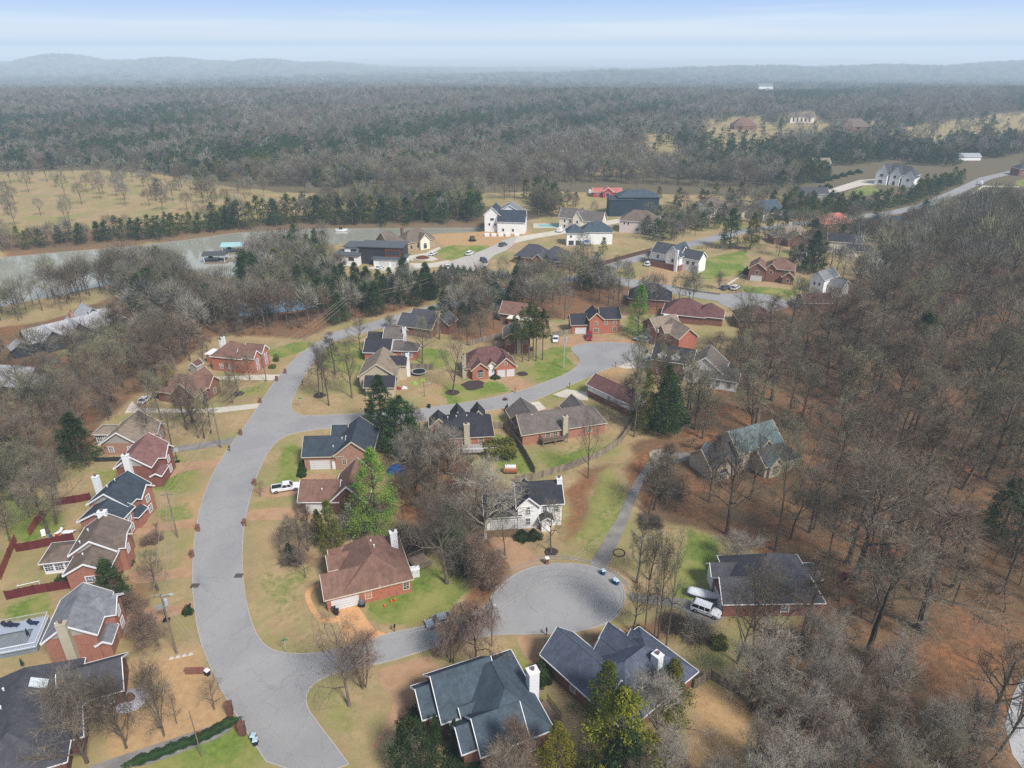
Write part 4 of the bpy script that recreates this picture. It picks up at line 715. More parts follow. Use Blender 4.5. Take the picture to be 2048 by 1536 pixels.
TWIGF=leafmat('twigs_far',C(150,146,136),C(112,108,98),.42)
EVG=leafmat('needles_dark',C(74,96,56),C(48,68,42),.35); EVO=leafmat('needles_olive',C(112,116,52),C(78,86,40),.2); EVB=leafmat('needles_bright',C(142,168,66),C(78,130,56),.05); EVY=leafmat('needles_yellow',C(150,144,52),C(104,112,40),.12); EVM=leafmat('leaves_glossy',C(66,84,50),C(40,56,34),.1); EVF=leafmat('hedge_green',C(62,86,50),C(38,64,34),.12)
bareH=[bare_tree('b%d'%i,10+i,16.,[4.6,5.4,3.8,5.,4.2,6.][i],['round','round','narrow','high','high','round'][i],low=[.28,.32,.3,.45,.5,.35][i],nl=[12,14,13,12,12,15][i],twig=[TWIG,TWIGO,TWIGB,TWIG,TWIGO,TWIGB][i]) for i in range(6)]
paleV=[bare_tree('pv%d'%i,200+i,12.,4.6,'vase',nl=18,low=.14,n2=6,n3=4,ntw=5,tw=.018,stems=[1,3,1][i],twig=TWIGP) for i in range(3)]
openP=bare_tree('open',58,12.,6.,'round',nl=11,low=.26,n2=5,n3=4,ntw=5,tw=.018,twig=TWIG)
vaseP=[bare_tree('v%d'%i,40+i,10.,4.2,'vase',nl=20,low=.12,n2=5,n3=4,tw=.02,stems=1) for i in range(2)]+[bare_tree('v3',44,8.,3.,'vase',nl=24,low=.1,n2=5,n3=4,tw=.018,stems=4,twig=TWIGR,bark=BARK)]
willowP=bare_tree('willow',51,9.,4.6,'weep',nl=14,low=.25,ntw=9,tw=.016,twig=TWIGR,bark=BARKD)
sycP=bare_tree('syc',52,17.,6.4,'vase',nl=16,low=.22,bark=BARKP,twig=TWIGP,trunk_r=.024,tw=.03)
pinkP=bare_tree('pink',53,14.,5.6,'round',nl=15,low=.25,twig=TWIGP,ntw=9)
darkP=bare_tree('dark',54,17.,6.2,'round',nl=15,low=.38,twig=TWIGD,bark=BARK,n2=7,n3=6)
oakP=bare_tree('oak',55,24.,9.5,'high',nl=15,low=.34,n2=8,n3=6,trunk_r=.028,twig=TWIG,tl=1.6,tw=.028)
smallP=bare_tree('small',56,5.,1.9,'round',nl=11,low=.3,n2=4,n3=3,ntw=4,tw=.012,tl=.5,twig=TWIGR)
redP=bare_tree('redp',57,6.5,2.6,'narrow',nl=22,low=.12,n2=5,n3=4,ntw=6,tw=.014,tl=.7,twig=TWIGR)
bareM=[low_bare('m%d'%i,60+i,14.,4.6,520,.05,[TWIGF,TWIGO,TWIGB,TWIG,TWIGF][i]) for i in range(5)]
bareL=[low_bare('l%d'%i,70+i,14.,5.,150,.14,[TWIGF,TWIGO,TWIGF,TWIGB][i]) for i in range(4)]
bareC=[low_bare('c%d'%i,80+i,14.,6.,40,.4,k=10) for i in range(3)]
evH=[evergreen('e%d'%i,90+i,12.,[2.9,3.4,2.3,3.][i],170,26,.32,[EVG,EVG,EVG,EVO][i]) for i in range(4)]
evM=[evergreen('em%d'%i,100+i,12.,[3.2,2.8,3.5][i],90,9,.6,[EVG,EVG,EVO][i],cr=1.1) for i in range(3)]
evL=[evergreen('el%d'%i,110+i,12.,3.4,34,6,1.1,EVG,cr=1.4) for i in range(3)]
evC=[evergreen('ec%d'%i,120+i,12.,4.,12,3,2.6,EVG,k=9,cr=1.8) for i in range(2)]
pineP=[evergreen('p%d'%i,130+i,15.,3.,90,26,.34,[EVG,EVO][i],power=.6,base=.45,rag=.5) for i in range(2)]
brightP=evergreen('bright',140,18.,5.6,340,42,.24,EVB,power=.62,base=.1,droop=.12,rag=.5,cr=1.0)
cedY=evergreen('cedy',141,11.,4.6,260,30,.28,EVY,power=.6,base=.05,rag=.6); cedO=evergreen('cedo',142,11.,3.6,220,30,.28,EVO,power=.7,base=.05,rag=.6)
magP=evergreen('mag',143,8.,3.5,240,22,.3,EVM,power=.5,base=.02,rag=.3); conP=evergreen('con',144,6.,1.3,160,26,.2,EVF,power=.7,base=.01,rag=.06,cr=.5)
yelP=evergreen('yel',145,10.,3.,150,16,.3,leafmat('leaves_straw',C(176,160,64),C(150,130,56),.1),power=.5,base=.3,rag=.5)
bigD=evergreen('bigd',146,15.,4.4,300,30,.34,EVG,power=.7,base=.1,rag=.5)
def shrubmesh(name,seed,h,r,m,n=900,leaf=.16,bare=False):
    rng=np.random.RandomState(seed);K=Seg()
    for i in range(n):
        d=rng.normal(size=3); d/=np.linalg.norm(d); d[2]=abs(d[2]); rr=rng.uniform(.55,1.)**.5*(1+.14*math.sin(d[0]*6+seed)+.1*math.sin(d[1]*9)); p=d*np.array([r,r,h])*rr
        if bare: K.blade(np.array([d[0]*.2,d[1]*.2,0.]),p,.012+.01*rng.rand(),rng) if i%3==0 else K.blade(p*.7,p+rng.normal(size=3)*.2,.014,rng)
        else:
            u=rng.normal(size=3);u/=np.linalg.norm(u); w=np.cross(u,d); K.v+= [p-u*leaf*.5,p+u*leaf*.5,p+w*leaf+d*leaf*.3]; K.f.append((K.n,K.n+1,K.n+2)); K.n+=3
    return K.mesh(name,[m])
shrE=shrubmesh('sh1',1,1.,1.,EVF,1400); shrD=shrubmesh('sh2',2,1.,1.,EVM,1400); shrB=shrubmesh('sh3',3,1.,1.,TWIGR,1400,bare=True); shrG=shrubmesh('sh4',4,1.,1.,TWIG,1300,bare=True); shrO=shrubmesh('sh5',5,1.,1.,EVO,1200)
def plant_tree(proto,x,y,h,sp,rz,name,label,cat='tree',group=None,z=0.,lean=None):
    o=empty(name,(x,y,z),rz,label,cat,group,(sp/proto[3],sp/proto[3],h/proto[2]))
    if lean: o.rotation_euler=(lean[0],lean[1],rz)
    child('trunk',proto[0],o); child('crown',proto[1],o); return o
YARD=[]
random.seed(4)
def T(proto,px,pb,pt,wpx,label,name='bare_tree',cat='bare tree',rz=None,lean=None,hmul=1.):
    b=P(px,pb); d=b.y*math.cos(TH)+HC*math.sin(TH); h=tree_h(px,pb,pt)*hmul; sp=wpx/2*d/F
    YARD.append((b.x,b.y,max(1.5,sp*.45))); return plant_tree(proto,b.x,b.y,min(h,31),sp,random.uniform(0,6.28) if rz is None else rz,name,label,cat,None,0.,lean)
B=bareH;V=vaseP
T(V[0],174,1525,1345,150,'many stemmed bare tree in front of the big grey roofed house')
T(V[1],253,1496,1340,85,'upright bare tree between the two vase shaped trees by the gated drive')
T(V[0],328,1472,1318,88,'dense vase shaped bare tree on the orange lawn beside the green hedge')
T(smallP,353,1447,1385,36,'small multi stem sapling behind the vase shaped tree on the orange lawn')
T(smallP,428,1418,1352,62,'twisted small tree with purple red buds near the gate pillar','crape_myrtle')
T(redP,290,1294,1208,72,'reddish brown pyramidal bare tree beside the grey roofed house')
T(redP,316,1290,1232,60,'second reddish bare tree nearest the utility pole')
T(B[0],316,1180,1092,68,'round headed bare tree on the strip by the brown driveway')
T(evH[1],235,1216,1118,80,'bright green evergreen at the corner of the brown roofed house','evergreen_tree','evergreen tree')
T(redP,268,1228,1180,60,'low brown bushy tree below the bright green evergreen')
T(evH[0],164,926,828,82,'dark evergreen left of the dusty red roofed house','evergreen_tree','evergreen tree')
T(openP,112,1048,914,130,'spreading grey bare tree behind the blue-grey roofed house')
T(B[0],97,1066,940,100,'leaning bare tree above the white lawn chairs',lean=(0,-.1))
T(B[3],346,902,812,50,'tall bare tree with straight trunk beside the blacktop drive')
T(B[2],398,876,786,36,'leftmost of three bare trees on the brown lawn left of the road')
T(B[4],409,877,780,40,'middle of three bare trees on the brown lawn left of the road')
T(B[2],422,867,776,38,'rightmost of three bare trees on the brown lawn left of the road')
T(B[1],466,807,735,56,'bare tree on the slope under the overhead wires left of the road')
T(B[5],478,788,712,60,'bare tree in a dark mulch ring by the concrete drive')
T(smallP,315,1080,1044,34,'little bare ornamental tree on the lawn between two driveways')
T(smallP,521,993,963,30,'stunted bare ornamental tree next to the parked white pickup')
T(openP,699,1412,1228,165,'large bare tree on the grass island at the street corner')
T(V[2],727,1376,1262,90,'reddish bare tree just behind the large one on the grass island')
T(V[2],904,1324,1232,76,'multi stem crape myrtle to the left of the weeping willow','crape_myrtle')
T(willowP,952,1324,1212,128,'bare weeping willow beside the foreground house','willow_tree')
T(darkP,894,1166,985,138,'tall dark trunked bare tree behind the orange brick house')
T(sycP,969,1076,908,150,'pale barked sycamore with white limbs before the white house','sycamore_tree')
T(B[0],1102,1104,992,62,'bare tree in a black mulch ring before the white house')
T(pinkP,871,980,838,128,'pinkish grey bare tree below the charcoal hip roofed house')
T(pinkP,828,965,850,80,'grey bare tree left of the pinkish one below the court road')
T(brightP,755,1066,898,108,'large bright green drooping conifer beside the brown roofed house','conifer_tree','conifer')
T(cedO,664,1100,1002,56,'olive cedar just left of the large bright green conifer','cedar_tree','cedar')
T(evH[3],640,1080,1020,36,'thin greenish cedar left of the olive cedar','cedar_tree','cedar')
T(B[2],617,1102,1005,52,'thin bare tree at the brushy lot line above the orange house')
T(smallP,612,1156,1095,44,'reddish bare sapling on the lawn left of the orange house')
T(bigD,765,868,752,80,'tall dark evergreen on the left of the pair by the court road','cedar_tree','cedar')
T(bigD,806,905,800,100,'broader dark evergreen on the right of the pair by the court road','cedar_tree','cedar',hmul=1.05)
T(B[3],638,790,680,50,'leftmost tall bare tree in the mulch ring on the corner lawn',lean=(0,-.08))
T(B[4],647,792,690,44,'tall bare tree sharing the mulch ring on the corner lawn')
T(B[3],658,811,688,50,'tall bare tree nearest the stop corner on the corner lawn')
T(B[2],670,749,662,50,'bare tree near the road behind the corner lawn group')
T(B[0],704,796,678,56,'lone bare tree left of the tan sided house')
T(B[5],720,700,635,60,'dark bare tree by the road above the black roofed house')
T(V[1],780,656,628,28,'small dark vase shaped tree beside the upper road bend')
T(B[1],845,727,632,56,'bare tree beside the carport on the green lawn')
T(openP,905,786,664,96,'full round bare tree in a ringed bed left of the double garage house')
T(B[4],1268,874,648,44,'very tall bare tree rising over the fence corner near the court',hmul=1.)
T(B[1],1266,790,665,70,'wide branching bare tree at the edge of the court')
T(B[2],1262,850,742,90,'pale brushy tree by the long white outbuilding')
T(bigD,1326,868,732,68,'dark cedar with bare lower trunk right of the outbuilding','cedar_tree','cedar')
T(cedO,1288,866,742,40,'brownish cedar between the outbuilding and the dark cedar','cedar_tree','cedar')
T(openP,1176,956,822,70,'bare tree just outside the wooden yard fence')
T(B[3],1297,1030,902,80,'bare tree leaning over the long curved drive',lean=(0,-.18))
T(B[1],1302,1010,905,40,'slim bare tree beside the leaning one on the long drive')
T(oakP,1453,1070,862,120,'huge dark trunked tree in front of the beige house')
T(B[4],1550,1102,775,100,'very tall grey trunked tree right of the beige house')
T(oakP,1711,1160,835,215,'enormous spreading oak in the leafy wood','oak_tree')
T(B[2],1755,1162,1060,70,'broken topped tree right of the enormous oak')
T(B[1],1657,1108,960,70,'bare tree left behind the enormous oak')
T(B[3],1875,1047,830,90,'tall straight bare tree standing right of the oak crown')
T(B[4],2008,1177,970,90,'bare tree near the right edge above the pond')
T(B[5],1266,1265,1155,76,'dark twiggy tree beside the blue bins',rz=1.)
T(B[3],1288,1278,1055,50,'leftmost tall slender tree of the clump by the court')
T(B[4],1308,1278,1066,50,'second slender tree of the clump by the court')
T(B[3],1316,1277,1062,54,'third slender tree of the clump by the court')
T(B[4],1332,1294,1056,66,'rightmost slender tree of the clump by the court')
T(B[0],1273,1166,1040,70,'tree with pale crown beside the court lamp')
T(B[1],1300,1160,1060,80,'pale crowned tree behind the slender clump on the green lawn')
T(openP,1473,1326,1120,150,'bare tree in front of the left corner of the dark roofed house')
T(openP,1507,1310,1110,140,'bare tree centred before the dark roofed house')
T(openP,1547,1322,1100,160,'bare tree leaning right before the dark roofed house',lean=(0,.3))
T(pinkP,1475,1120,1060,110,'low pinkish tree behind the dark roofed house')
T(magP,829,1545,1445,104,'glossy dark magnolia at the bottom edge of the photo','magnolia_tree','magnolia')
T(conP,873,1492,1430,27,'left clipped cone evergreen before the foreground house','conical_shrub','evergreen')
T(conP,911,1505,1440,29,'right clipped cone evergreen before the foreground house','conical_shrub','evergreen')
T(cedO,1208,1450,1328,96,'olive green cedar before the long blue shingled house','cedar_tree','cedar')
T(cedY,1235,1560,1384,180,'big yellow green cedar at the bottom centre','cedar_tree','cedar')
T(cedY,1112,1560,1450,96,'yellowish cedar right of the foreground house roof','cedar_tree','cedar')
T(evH[1],1245,1600,1462,140,'deep green cedar in front of the big yellow green one','cedar_tree','cedar')
T(cedO,1336,1430,1322,90,'green cedar covering the right end of the blue shingled house','cedar_tree','cedar')
T(pinkP,1320,1500,1362,160,'wide pale grey bare tree behind the yellow green cedar')
T(redP,1043,1560,1430,92,'reddish bare tree over the foreground house roof edge')
T(V[1],1010,1600,1490,120,'pale bare tree at the bottom edge below the foreground house')
T(redP,968,1182,1070,76,'tangled brown thicket tree on the leafy bank of the court')
T(V[2],985,1180,1085,80,'low leaning bare tree beside the thicket on the court bank',lean=(0,.25))
T(B[2],1930,620,520,40,'thin bare tree at the meadow on the far right')
T(yelP,345,790,730,36,'yellow leaved tree behind the brown gabled house','yellow_tree')
T(brightP,1275,672,570,56,'yellow green conifer beside the court brick house','conifer_tree','conifer')
for k_,(px,pb,pt,w) in enumerate(((1030,722,632,26),(1045,724,615,30),(1058,722,608,34),(1072,722,612,34),(1085,720,618,34),(1066,716,606,30))):
    T(pineP[k_%2],px,pb,pt,w,['leftmost pine of the grove behind the green court lawn','second pine from the left in the court lawn grove','middle front pine in the court lawn grove','fourth pine from the left in the court lawn grove','rightmost pine of the grove behind the green court lawn','pine at the back of the court lawn grove'][k_],'pine_tree','pine')
for k_,(px,pb,pt,w,l) in enumerate(((1160,528,500,22,'low round bare tree left of the upper road'),(1235,540,508,22,'leftmost dark vase tree on the white hill house lawn'),(1256,550,518,24,'second dark vase tree on the white hill house lawn'),(1386,560,528,26,'dark vase tree before the white hill house'),(1438,578,540,26,'dark vase tree beside the concrete driveway wall'),(1296,520,498,20,'dark vase tree left of the white pickup on the hill'))):
    T(V[1],px,pb,pt,w,l)
T(evH[0],1458,497,418,44,'dark evergreen standing on the road verge above the hill lawn','evergreen_tree','evergreen tree')
T(evH[3],1500,500,425,36,'second evergreen on the road verge above the hill lawn','evergreen_tree','evergreen tree')
T(bigD,1622,545,462,50,'tall dark evergreen among the upper right houses','evergreen_tree','evergreen tree')
T(evH[1],865,640,612,44,'dark rounded evergreen beside the slate roofed tan house','evergreen_tree','evergreen tree')

T(openP,1500,1000,830,110,'slim bare tree before the middle of the beige house'); T(openP,1590,1010,815,110,'tall bare tree before the right wing of the beige house'); T(B[2],1420,1005,868,64,'thin bare tree before the arched garages')
T(openP,2000,1500,1300,150,'dark branchy tree hanging over the pond at the right edge'); T(B[5],2045,1570,1340,140,'dark branchy tree at the bottom right corner over the pond'); T(openP,2040,1440,1270,120,'bare tree on the pond bank at the right edge')
T(B[0],600,1110,1010,70,'bare tree rising from the brush above the orange house lawn'); T(B[3],930,1150,990,90,'tall bare tree left of the tangled thicket'); T(B[1],1010,1110,1010,60,'bare tree before the white house garage end')
T(B[2],375,860,770,50,'thin bare tree near the blacktop drive end'); T(B[0],300,880,790,66,'bare tree over the tan roofed house'); T(B[3],340,800,720,60,'bare tree before the brown gabled house')
T(B[4],500,760,700,40,'bare tree on the slope below the concrete drive')
# ---- shrubs
def shrub(me,px,py,r,h,label,name='shrub',cat='shrub',sy=None,rz=0,group=None):
    b=P(px,py); o=bpy.data.objects.new(name,me); COL.objects.link(o); o.location=b; o.scale=(r,sy or r,h); o.rotation_euler=(0,0,rz); tag(o,label,cat,group)
for a in ((shrE,1079,1358,1.9,2.6,'round dark green holly bush at the corner of the blue shingled house'),(shrD,833,1450,2.6,1.5,'clipped dark hedge mound beside the arched window wall'),(shrD,936,1522,3.6,1.4,'long low dark hedge along the foreground house'),
 (shrB,812,1432,1.3,1.5,'reddish twiggy bush at the drive of the foreground house'),(shrB,958,1535,1.5,1.2,'rust coloured bush at the bottom edge'),(shrE,607,934,.95,1.5,'uppermost dark round bush beside the wide garage'),(shrE,605,943,.95,1.4,'middle dark round bush beside the wide garage'),(shrE,604,952,1.,1.5,'lowest dark round bush beside the wide garage'),
 (shrG,585,1120,3.,2.6,'grey brush clump on the lawn edge above the orange house'),(shrG,820,1090,6.,4.,'dark brush thicket behind the orange house'),(shrG,930,1130,5.,4.,'dark undergrowth left of the court bank'),(shrG,700,1060,5.,3.,'brush under the bright green conifer'),
 (shrD,376,1226,.9,1.4,'dark clipped bush beside the kerb near the utility pole'),(shrB,318,1078,1.,1.,'rusty little bush by the ornamental tree'),(shrB,300,1082,2.4,1.3,'brown leafless bush on the lawn between two driveways'),(shrD,236,1250,.6,1.6,'small dark conical bush by the grey roofed house porch'),
 (shrD,255,1128,1.2,1.2,'dark bush beside the brown roofed house porch'),(shrD,124,1168,1.3,1.7,'dark bush at the foot of the brown roofed house'),(shrG,1392,1268,3.6,1.7,'long brown hedge of brush below the white suv'),(shrG,1346,1252,3.,1.8,'brown brush left of the white suv'),(shrO,1437,1290,1.6,1.6,'pale green shrub below the brown hedge of brush'),
 (shrD,1277,1266,.9,1.4,'little dark bush at the foot of the slender tree clump'),(shrE,1014,823,.6,2.,'dark narrow bush against the long grey roofed house'),(shrO,553,722,.9,2.2,'young green pine on the lawn by the road bend'),(shrO,545,735,1.2,1.,'low green bush below the young pine'),
 (shrD,1068,1074,1.6,1.3,'dark bush at the corner of the white house porch'),(shrD,1045,1076,1.8,1.2,'rounded foundation bush below the arched window'),(shrG,1335,985,4.,2.2,'dense grey brush inside the bend of the long drive'),(shrG,1300,1048,3.2,2.,'brush on the right side of the long drive'),
 (shrE,1493,548,1.5,3.,'dark bush at the garage of the brown gabled house'),(shrE,1378,532,2.,2.4,'dark bush at the foot of the white hill house'),(shrD,990,756,1.5,.9,'low bush before the double garage house'),(shrB,1010,800,0.8,.9,'tuft of brown grass at the court kerb'),(shrO,1000,905,4.5,3.,'olive brush behind the crowded deck'),(shrG,1060,700,1.5,1.2,'brush at the foot of the pine grove')):
    shrub(*a)
# hedge strip by the gated drive
a=P(375,1495);b=P(465,1432)
for i,(px,py) in enumerate(((390,1482),(412,1472),(434,1460),(455,1448),(365,1490),(340,1500),(310,1512),(280,1522))):
    shrub(shrE,px,py,1.9,.75,'low green hedge section along the gated drive',name='hedge_section',cat='hedge',sy=.8,rz=.45,group='low hedge sections along the gated drive')
for i,(px,py) in enumerate(((1640,365),(1655,361),(1670,357),(1685,353),(1700,349),(1716,346),(1625,384),(1640,380),(1655,376))):
    shrub(shrD,px,py,3.,2.6,'dark rounded bush lining the white uphill drive',group='bushes lining the white uphill drive')
for i,(px,py) in enumerate(((855,565),(868,560),(880,556),(892,552),(904,550),(916,549),(928,551),(940,553),(952,555),(1000,556),(1015,560),(905,545))):
    shrub(shrE,px,py,1.5,3.6,'young evergreen screening the estate turning circle',name='young_evergreen',cat='evergreen',group='young evergreens below the estate turning circle')
# ---- woods: points
def inpx(x,y,m=90):
    d=y*math.cos(TH)+HC*math.sin(TH); u=y*math.sin(TH)-HC*math.cos(TH); px=1024+F*x/d; py=768-F*u/d; return -m<px<2048+m and py<1536+210
clear=[road_main,road_upper,road_side,turn,road_estate,road_works,LAKE,POND]+[q for L in DR.values() for q in L]
OPEN=[U(1375,925,1640,890,1650,1050,1380,1055),U(1440,1085,1650,1120,1650,1250,1440,1260),U(1240,900,1330,930,1300,1010,1180,1130,1130,1120,1200,1000),U(1860,1285,1965,1285,1965,1415,1870,1420),U(1345,1060,1440,1060,1500,1190,1440,1260,1330,1260),U(1290,1230,1500,1290,1480,1345,1290,1300),U(1360,1360,1490,1360,1500,1470,1440,1580,1350,1560),
 U(650,470,1040,455,1290,440,1290,500,1150,515,1030,560,900,560,700,575,650,540),U(0,650,60,640,230,590,255,610,215,700,100,730,0,740),U(365,530,480,540,500,620,370,600),U(1270,640,1470,640,1480,770,1440,830,1300,760),U(1590,540,1700,560,1720,640,1600,650),U(1645,500,1750,500,1760,545,1650,545),U(1285,480,1530,500,1600,560,1620,620,1300,600,1240,560),U(1500,545,1660,560,1640,620,1400,640),U(395,700,450,670,560,670,640,690,560,770,560,800,400,810),
 U(160,960,200,905,340,872,430,845,520,820,420,1000,390,1260,230,1300,0,1300,0,1200,70,1080),U(1000,620,1100,660,1110,720,980,700),U(1130,600,1260,620,1280,720,1130,720),U(640,690,760,640,850,690,1030,700,1050,790,600,830),U(1600,385,1830,330,1830,400,1700,420,1600,410),U(1165,370,1250,370,1250,428,1165,428),U(1905,320,2060,320,2060,400,1930,385),
 U(960,400,1070,400,1070,480,960,480)]
WOODS=[ # outline, spacing, evergreen share, hmin, hmax, floor
 (U(1330,880,1400,790,1480,700,1560,640,1640,610,1750,560,1840,500,1960,450,2150,420,2700,420,2700,1800,1500,1800,1430,1600,1400,1480,1480,1350,1640,1260,1470,1080,1320,1040,1290,960),9.6,.06,14,27),
 (U(1290,1480,1380,1480,1500,1400,1560,1320,1700,1300,1820,1400,1900,1480,1980,1460,2100,1600,2100,1850,1180,1850,1200,1600),5.,.16,9,14),
 (U(-300,1120,-300,700,60,690,230,650,300,570,480,555,560,565,600,640,560,670,430,680,400,740,330,760,230,830,160,900,110,960,60,1000,0,1040),7.4,.13,12,19),
 (U(225,560,370,545,420,560,480,560,600,530,700,560,880,575,860,612,760,630,640,660,560,670,430,665,330,640,250,610),6.8,.45,10,16),
 (U(480,530,600,490,660,485,690,545,700,580,480,580),6.5,.4,11,16),
 (U(880,620,960,585,1190,560,1250,600,1240,620,1130,612,1000,650,900,650),6.5,.2,11,17),
 (U(1240,560,1330,590,1430,620,1500,640,1470,700,1330,640,1250,630),6.5,.12,10,16),
 (U(1310,735,1470,680,1500,740,1440,850,1330,890,1310,820),7.,.12,14,20),
 (U(800,870,940,930,960,1060,930,1120,850,1110,800,1060,790,960),6.,.12,8,14),
 (U(540,1095,640,1085,690,1075,690,1105,560,1125),5.,.2,4,7),
 (U(455,452,960,398,1100,395,1130,430,970,455,960,445,800,448,620,450,480,458),6.,.5,13,19),
 (U(-300,505,0,492,130,482,280,470,400,452,470,440,470,458,400,468,280,482,130,494,0,505,-300,550),5.,.6,9,14),
 (U(-300,610,60,600,240,560,330,550,380,560,300,580,200,600,100,600),5.5,.1,12,17),
 (U(1040,505,1180,470,1300,445,1400,425,1500,415,1500,440,1400,470,1300,490,1180,520,1060,550,1000,560),5.5,.5,8,13),
 (U(700,585,1000,560,1190,520,1190,545,1000,575,870,605,700,640),7.,.35,7,12),
 (U(1500,430,1640,415,1780,400,1900,365,1980,340,2060,320,2300,290,2300,310,2060,335,1900,388,1780,425,1640,438,1500,455),5.5,.8,9,14),
 (U(1560,520,1700,480,1860,440,2000,410,2060,420,2000,460,1850,520,1700,600,1620,610),7.,.25,10,16),
 (U(840,600,1000,575,1130,590,1130,640,1000,665,930,700,880,690),6.5,.1,9,14),(U(1100,400,1340,395,1400,440,1400,480,1100,510),13,.4,8,13),(U(1390,400,1560,395,1760,420,1760,500,1560,525,1500,470,1390,450),9.,.4,8,14),(U(0,930,150,900,150,960,100,1040,60,1060,0,1180,-200,1300,-200,950),8.,.25,9,14),(U(-200,1100,0,1100,0,1230,-200,1400),6.,.5,8,12),(U(1280,600,1480,620,1480,720,1400,740,1310,720,1400,690,1390,640),7.5,.1,11,16),
 (U(180,860,320,790,420,815,440,850,330,870,200,900),8.,.05,12,17),(U(-300,640,0,612,120,590,240,568,380,545,380,575,240,590,60,645,-300,730),6.,.1,10,15),(U(1265,950,1370,965,1400,1062,1440,1078,1320,1045,1280,1010),4.6,.05,5,12),(U(1480,1055,1700,1000,1900,1000,1900,1100,1700,1110,1560,1100),7.,.03,5,13),(U(1660,1180,1900,1160,1980,1260,1880,1290,1700,1290),6.5,.03,5,12),(U(640,476,700,486,820,470,960,463,960,470,820,478,700,497,640,500),5.,.2,9,13),
 (U(600,380,1000,385,1290,378,1290,384,1000,392,600,392),14.,.25,7,11),
 (U(180,330,430,340,560,400,420,430,300,420,180,400),15.,.05,11,16),(U(-300,360,180,340,180,470,-300,500),24.,.02,11,16)]
rs=np.random.RandomState(7)
def grid_pts(poly,sp):
    xs=[p[0] for p in poly];ys=[p[1] for p in poly]; X,Y=np.meshgrid(np.arange(min(xs),max(xs),sp),np.arange(min(ys),max(ys),sp)); X=X.ravel();Y=Y.ravel()
    X=X+rs.uniform(-.46,.46,X.shape)*sp; Y=Y+rs.uniform(-.46,.46,Y.shape)*sp; k=pip(poly,X,Y); return X[k],Y[k]
TR=[] # x,y,h,spread,ev
for wi,(poly,sp,ev,h0,h1) in enumerate(WOODS):
    X,Y=grid_pts(poly,sp); n=len(X)
    if not n: continue
    e=(wob(X,Y,22,31)*.35+rs.uniform(-.5,.5,n)*.6+.5)<ev
    h=rs.uniform(h0,h1,n)*np.where(e,.82,1.); TR.append(np.stack([X,Y,h,np.where(e,h*.31,h*rs.uniform(.25,.36,n)),e,np.full(n,wi)],1))
TR=np.concatenate(TR)
sp_=pip(U(1540,1030,1960,1030,1990,1440,1860,1430,1680,1300,1560,1300),TR[:,0],TR[:,1])&(TR[:,5]==0)&(rs.uniform(size=len(TR))<.55)
sp_|=pip(WOODS[1][0],TR[:,0],TR[:,1])&(TR[:,5]==0)
TR=TR[~sp_]
keep=np.ones(len(TR),bool)
for q in clear:
    xs=[p[0] for p in q];ys=[p[1] for p in q]; s=keep&(TR[:,0]>min(xs)-2)&(TR[:,0]<max(xs)+2)&(TR[:,1]>min(ys)-2)&(TR[:,1]<max(ys)+2); ii=np.where(s)[0]
    if len(ii): keep[ii[pip(q,TR[ii,0],TR[ii,1])|(pdist(q,TR[ii,0],TR[ii,1])<1.6)]]=False
for q in OPEN: keep&=~pip(q,TR[:,0],TR[:,1])
for (cx,cy,w2,d2,rz) in FOOT:
    c,s=math.cos(rz),math.sin(rz); dx=TR[:,0]-cx;dy=TR[:,1]-cy; keep&=~((abs(dx*c+dy*s)<w2+1.2)&(abs(-dx*s+dy*c)<d2+1.2))
for (x,y,r) in YARD: keep&=np.hypot(TR[:,0]-x,TR[:,1]-y)>r
keep&=np.array([inpx(x,y,150) for x,y in TR[:,:2]]); TR=TR[keep]
dist=np.sqrt(TR[:,0]**2+TR[:,1]**2+HC**2); rank=np.argsort(-(TR[:,2]/dist))
lab=['bare tree in the leaf littered wood on the right','bare tree in the grey thicket at the lower right','bare tree in the wood along the left edge','bare tree in the mixed wood between the lake and the road']
def woodlabel(r):
    w=int(r[5]); e=r[4]>.5
    reg={0:'the leaf littered wood on the right',1:'the grey thicket at the lower right',2:'the wood along the left side',3:'the mixed wood below the lake',4:'the mixed wood below the lake',5:'the wood above the court houses',6:'the wood below the upper turning circle',7:'the wood beside the dormered house',8:'the trees between the middle back yards',9:'the brushy lot line above the orange house'}.get(w,{19:'the belt below the court slope',20:'the gardens of the upper estate',21:'the gardens by the upper right road',22:'the back gardens at the left edge',23:'the dark clump at the left edge',24:'the gardens right of the court',25:'the side yards left of the main road',26:'the near lake bank',27:'the thicket inside the long drive bend',28:'the young growth under the oak wood',29:'the brush at the straw clearing',30:'the river bank behind the estate'}.get(w,'the tree belts along the upper roads'))
    return ('dark evergreen in ' if e else 'bare tree in ')+reg,('evergreens in ' if e else 'bare trees in ')+reg
cnt=[0,0]; rest=[]
for i in rank:
    r=TR[i]; e=int(r[4]>.5)
    if cnt[e]<(235 if e==0 else 270) and dist[i]<520:
        cnt[e]+=1; l,g_=woodlabel(r); hi=dist[i]<300
        if e: pr=(evH if hi else evM)[rs.randint(3)]
        else: pr=paleV[rs.randint(3)] if r[5]==1 and rs.rand()<.75 else (bareH[rs.randint(6)] if hi else bareM[rs.randint(5)])
        plant_tree(pr,r[0],r[1],r[2],r[3],rs.uniform(0,6.28),'evergreen_tree' if e else 'bare_tree',l,'evergreen tree' if e else 'bare tree',g_,0.,(rs.normal()*.03,rs.normal()*.03))
    else: rest.append(i)
RS=TR[rest]; RD=dist[rest]
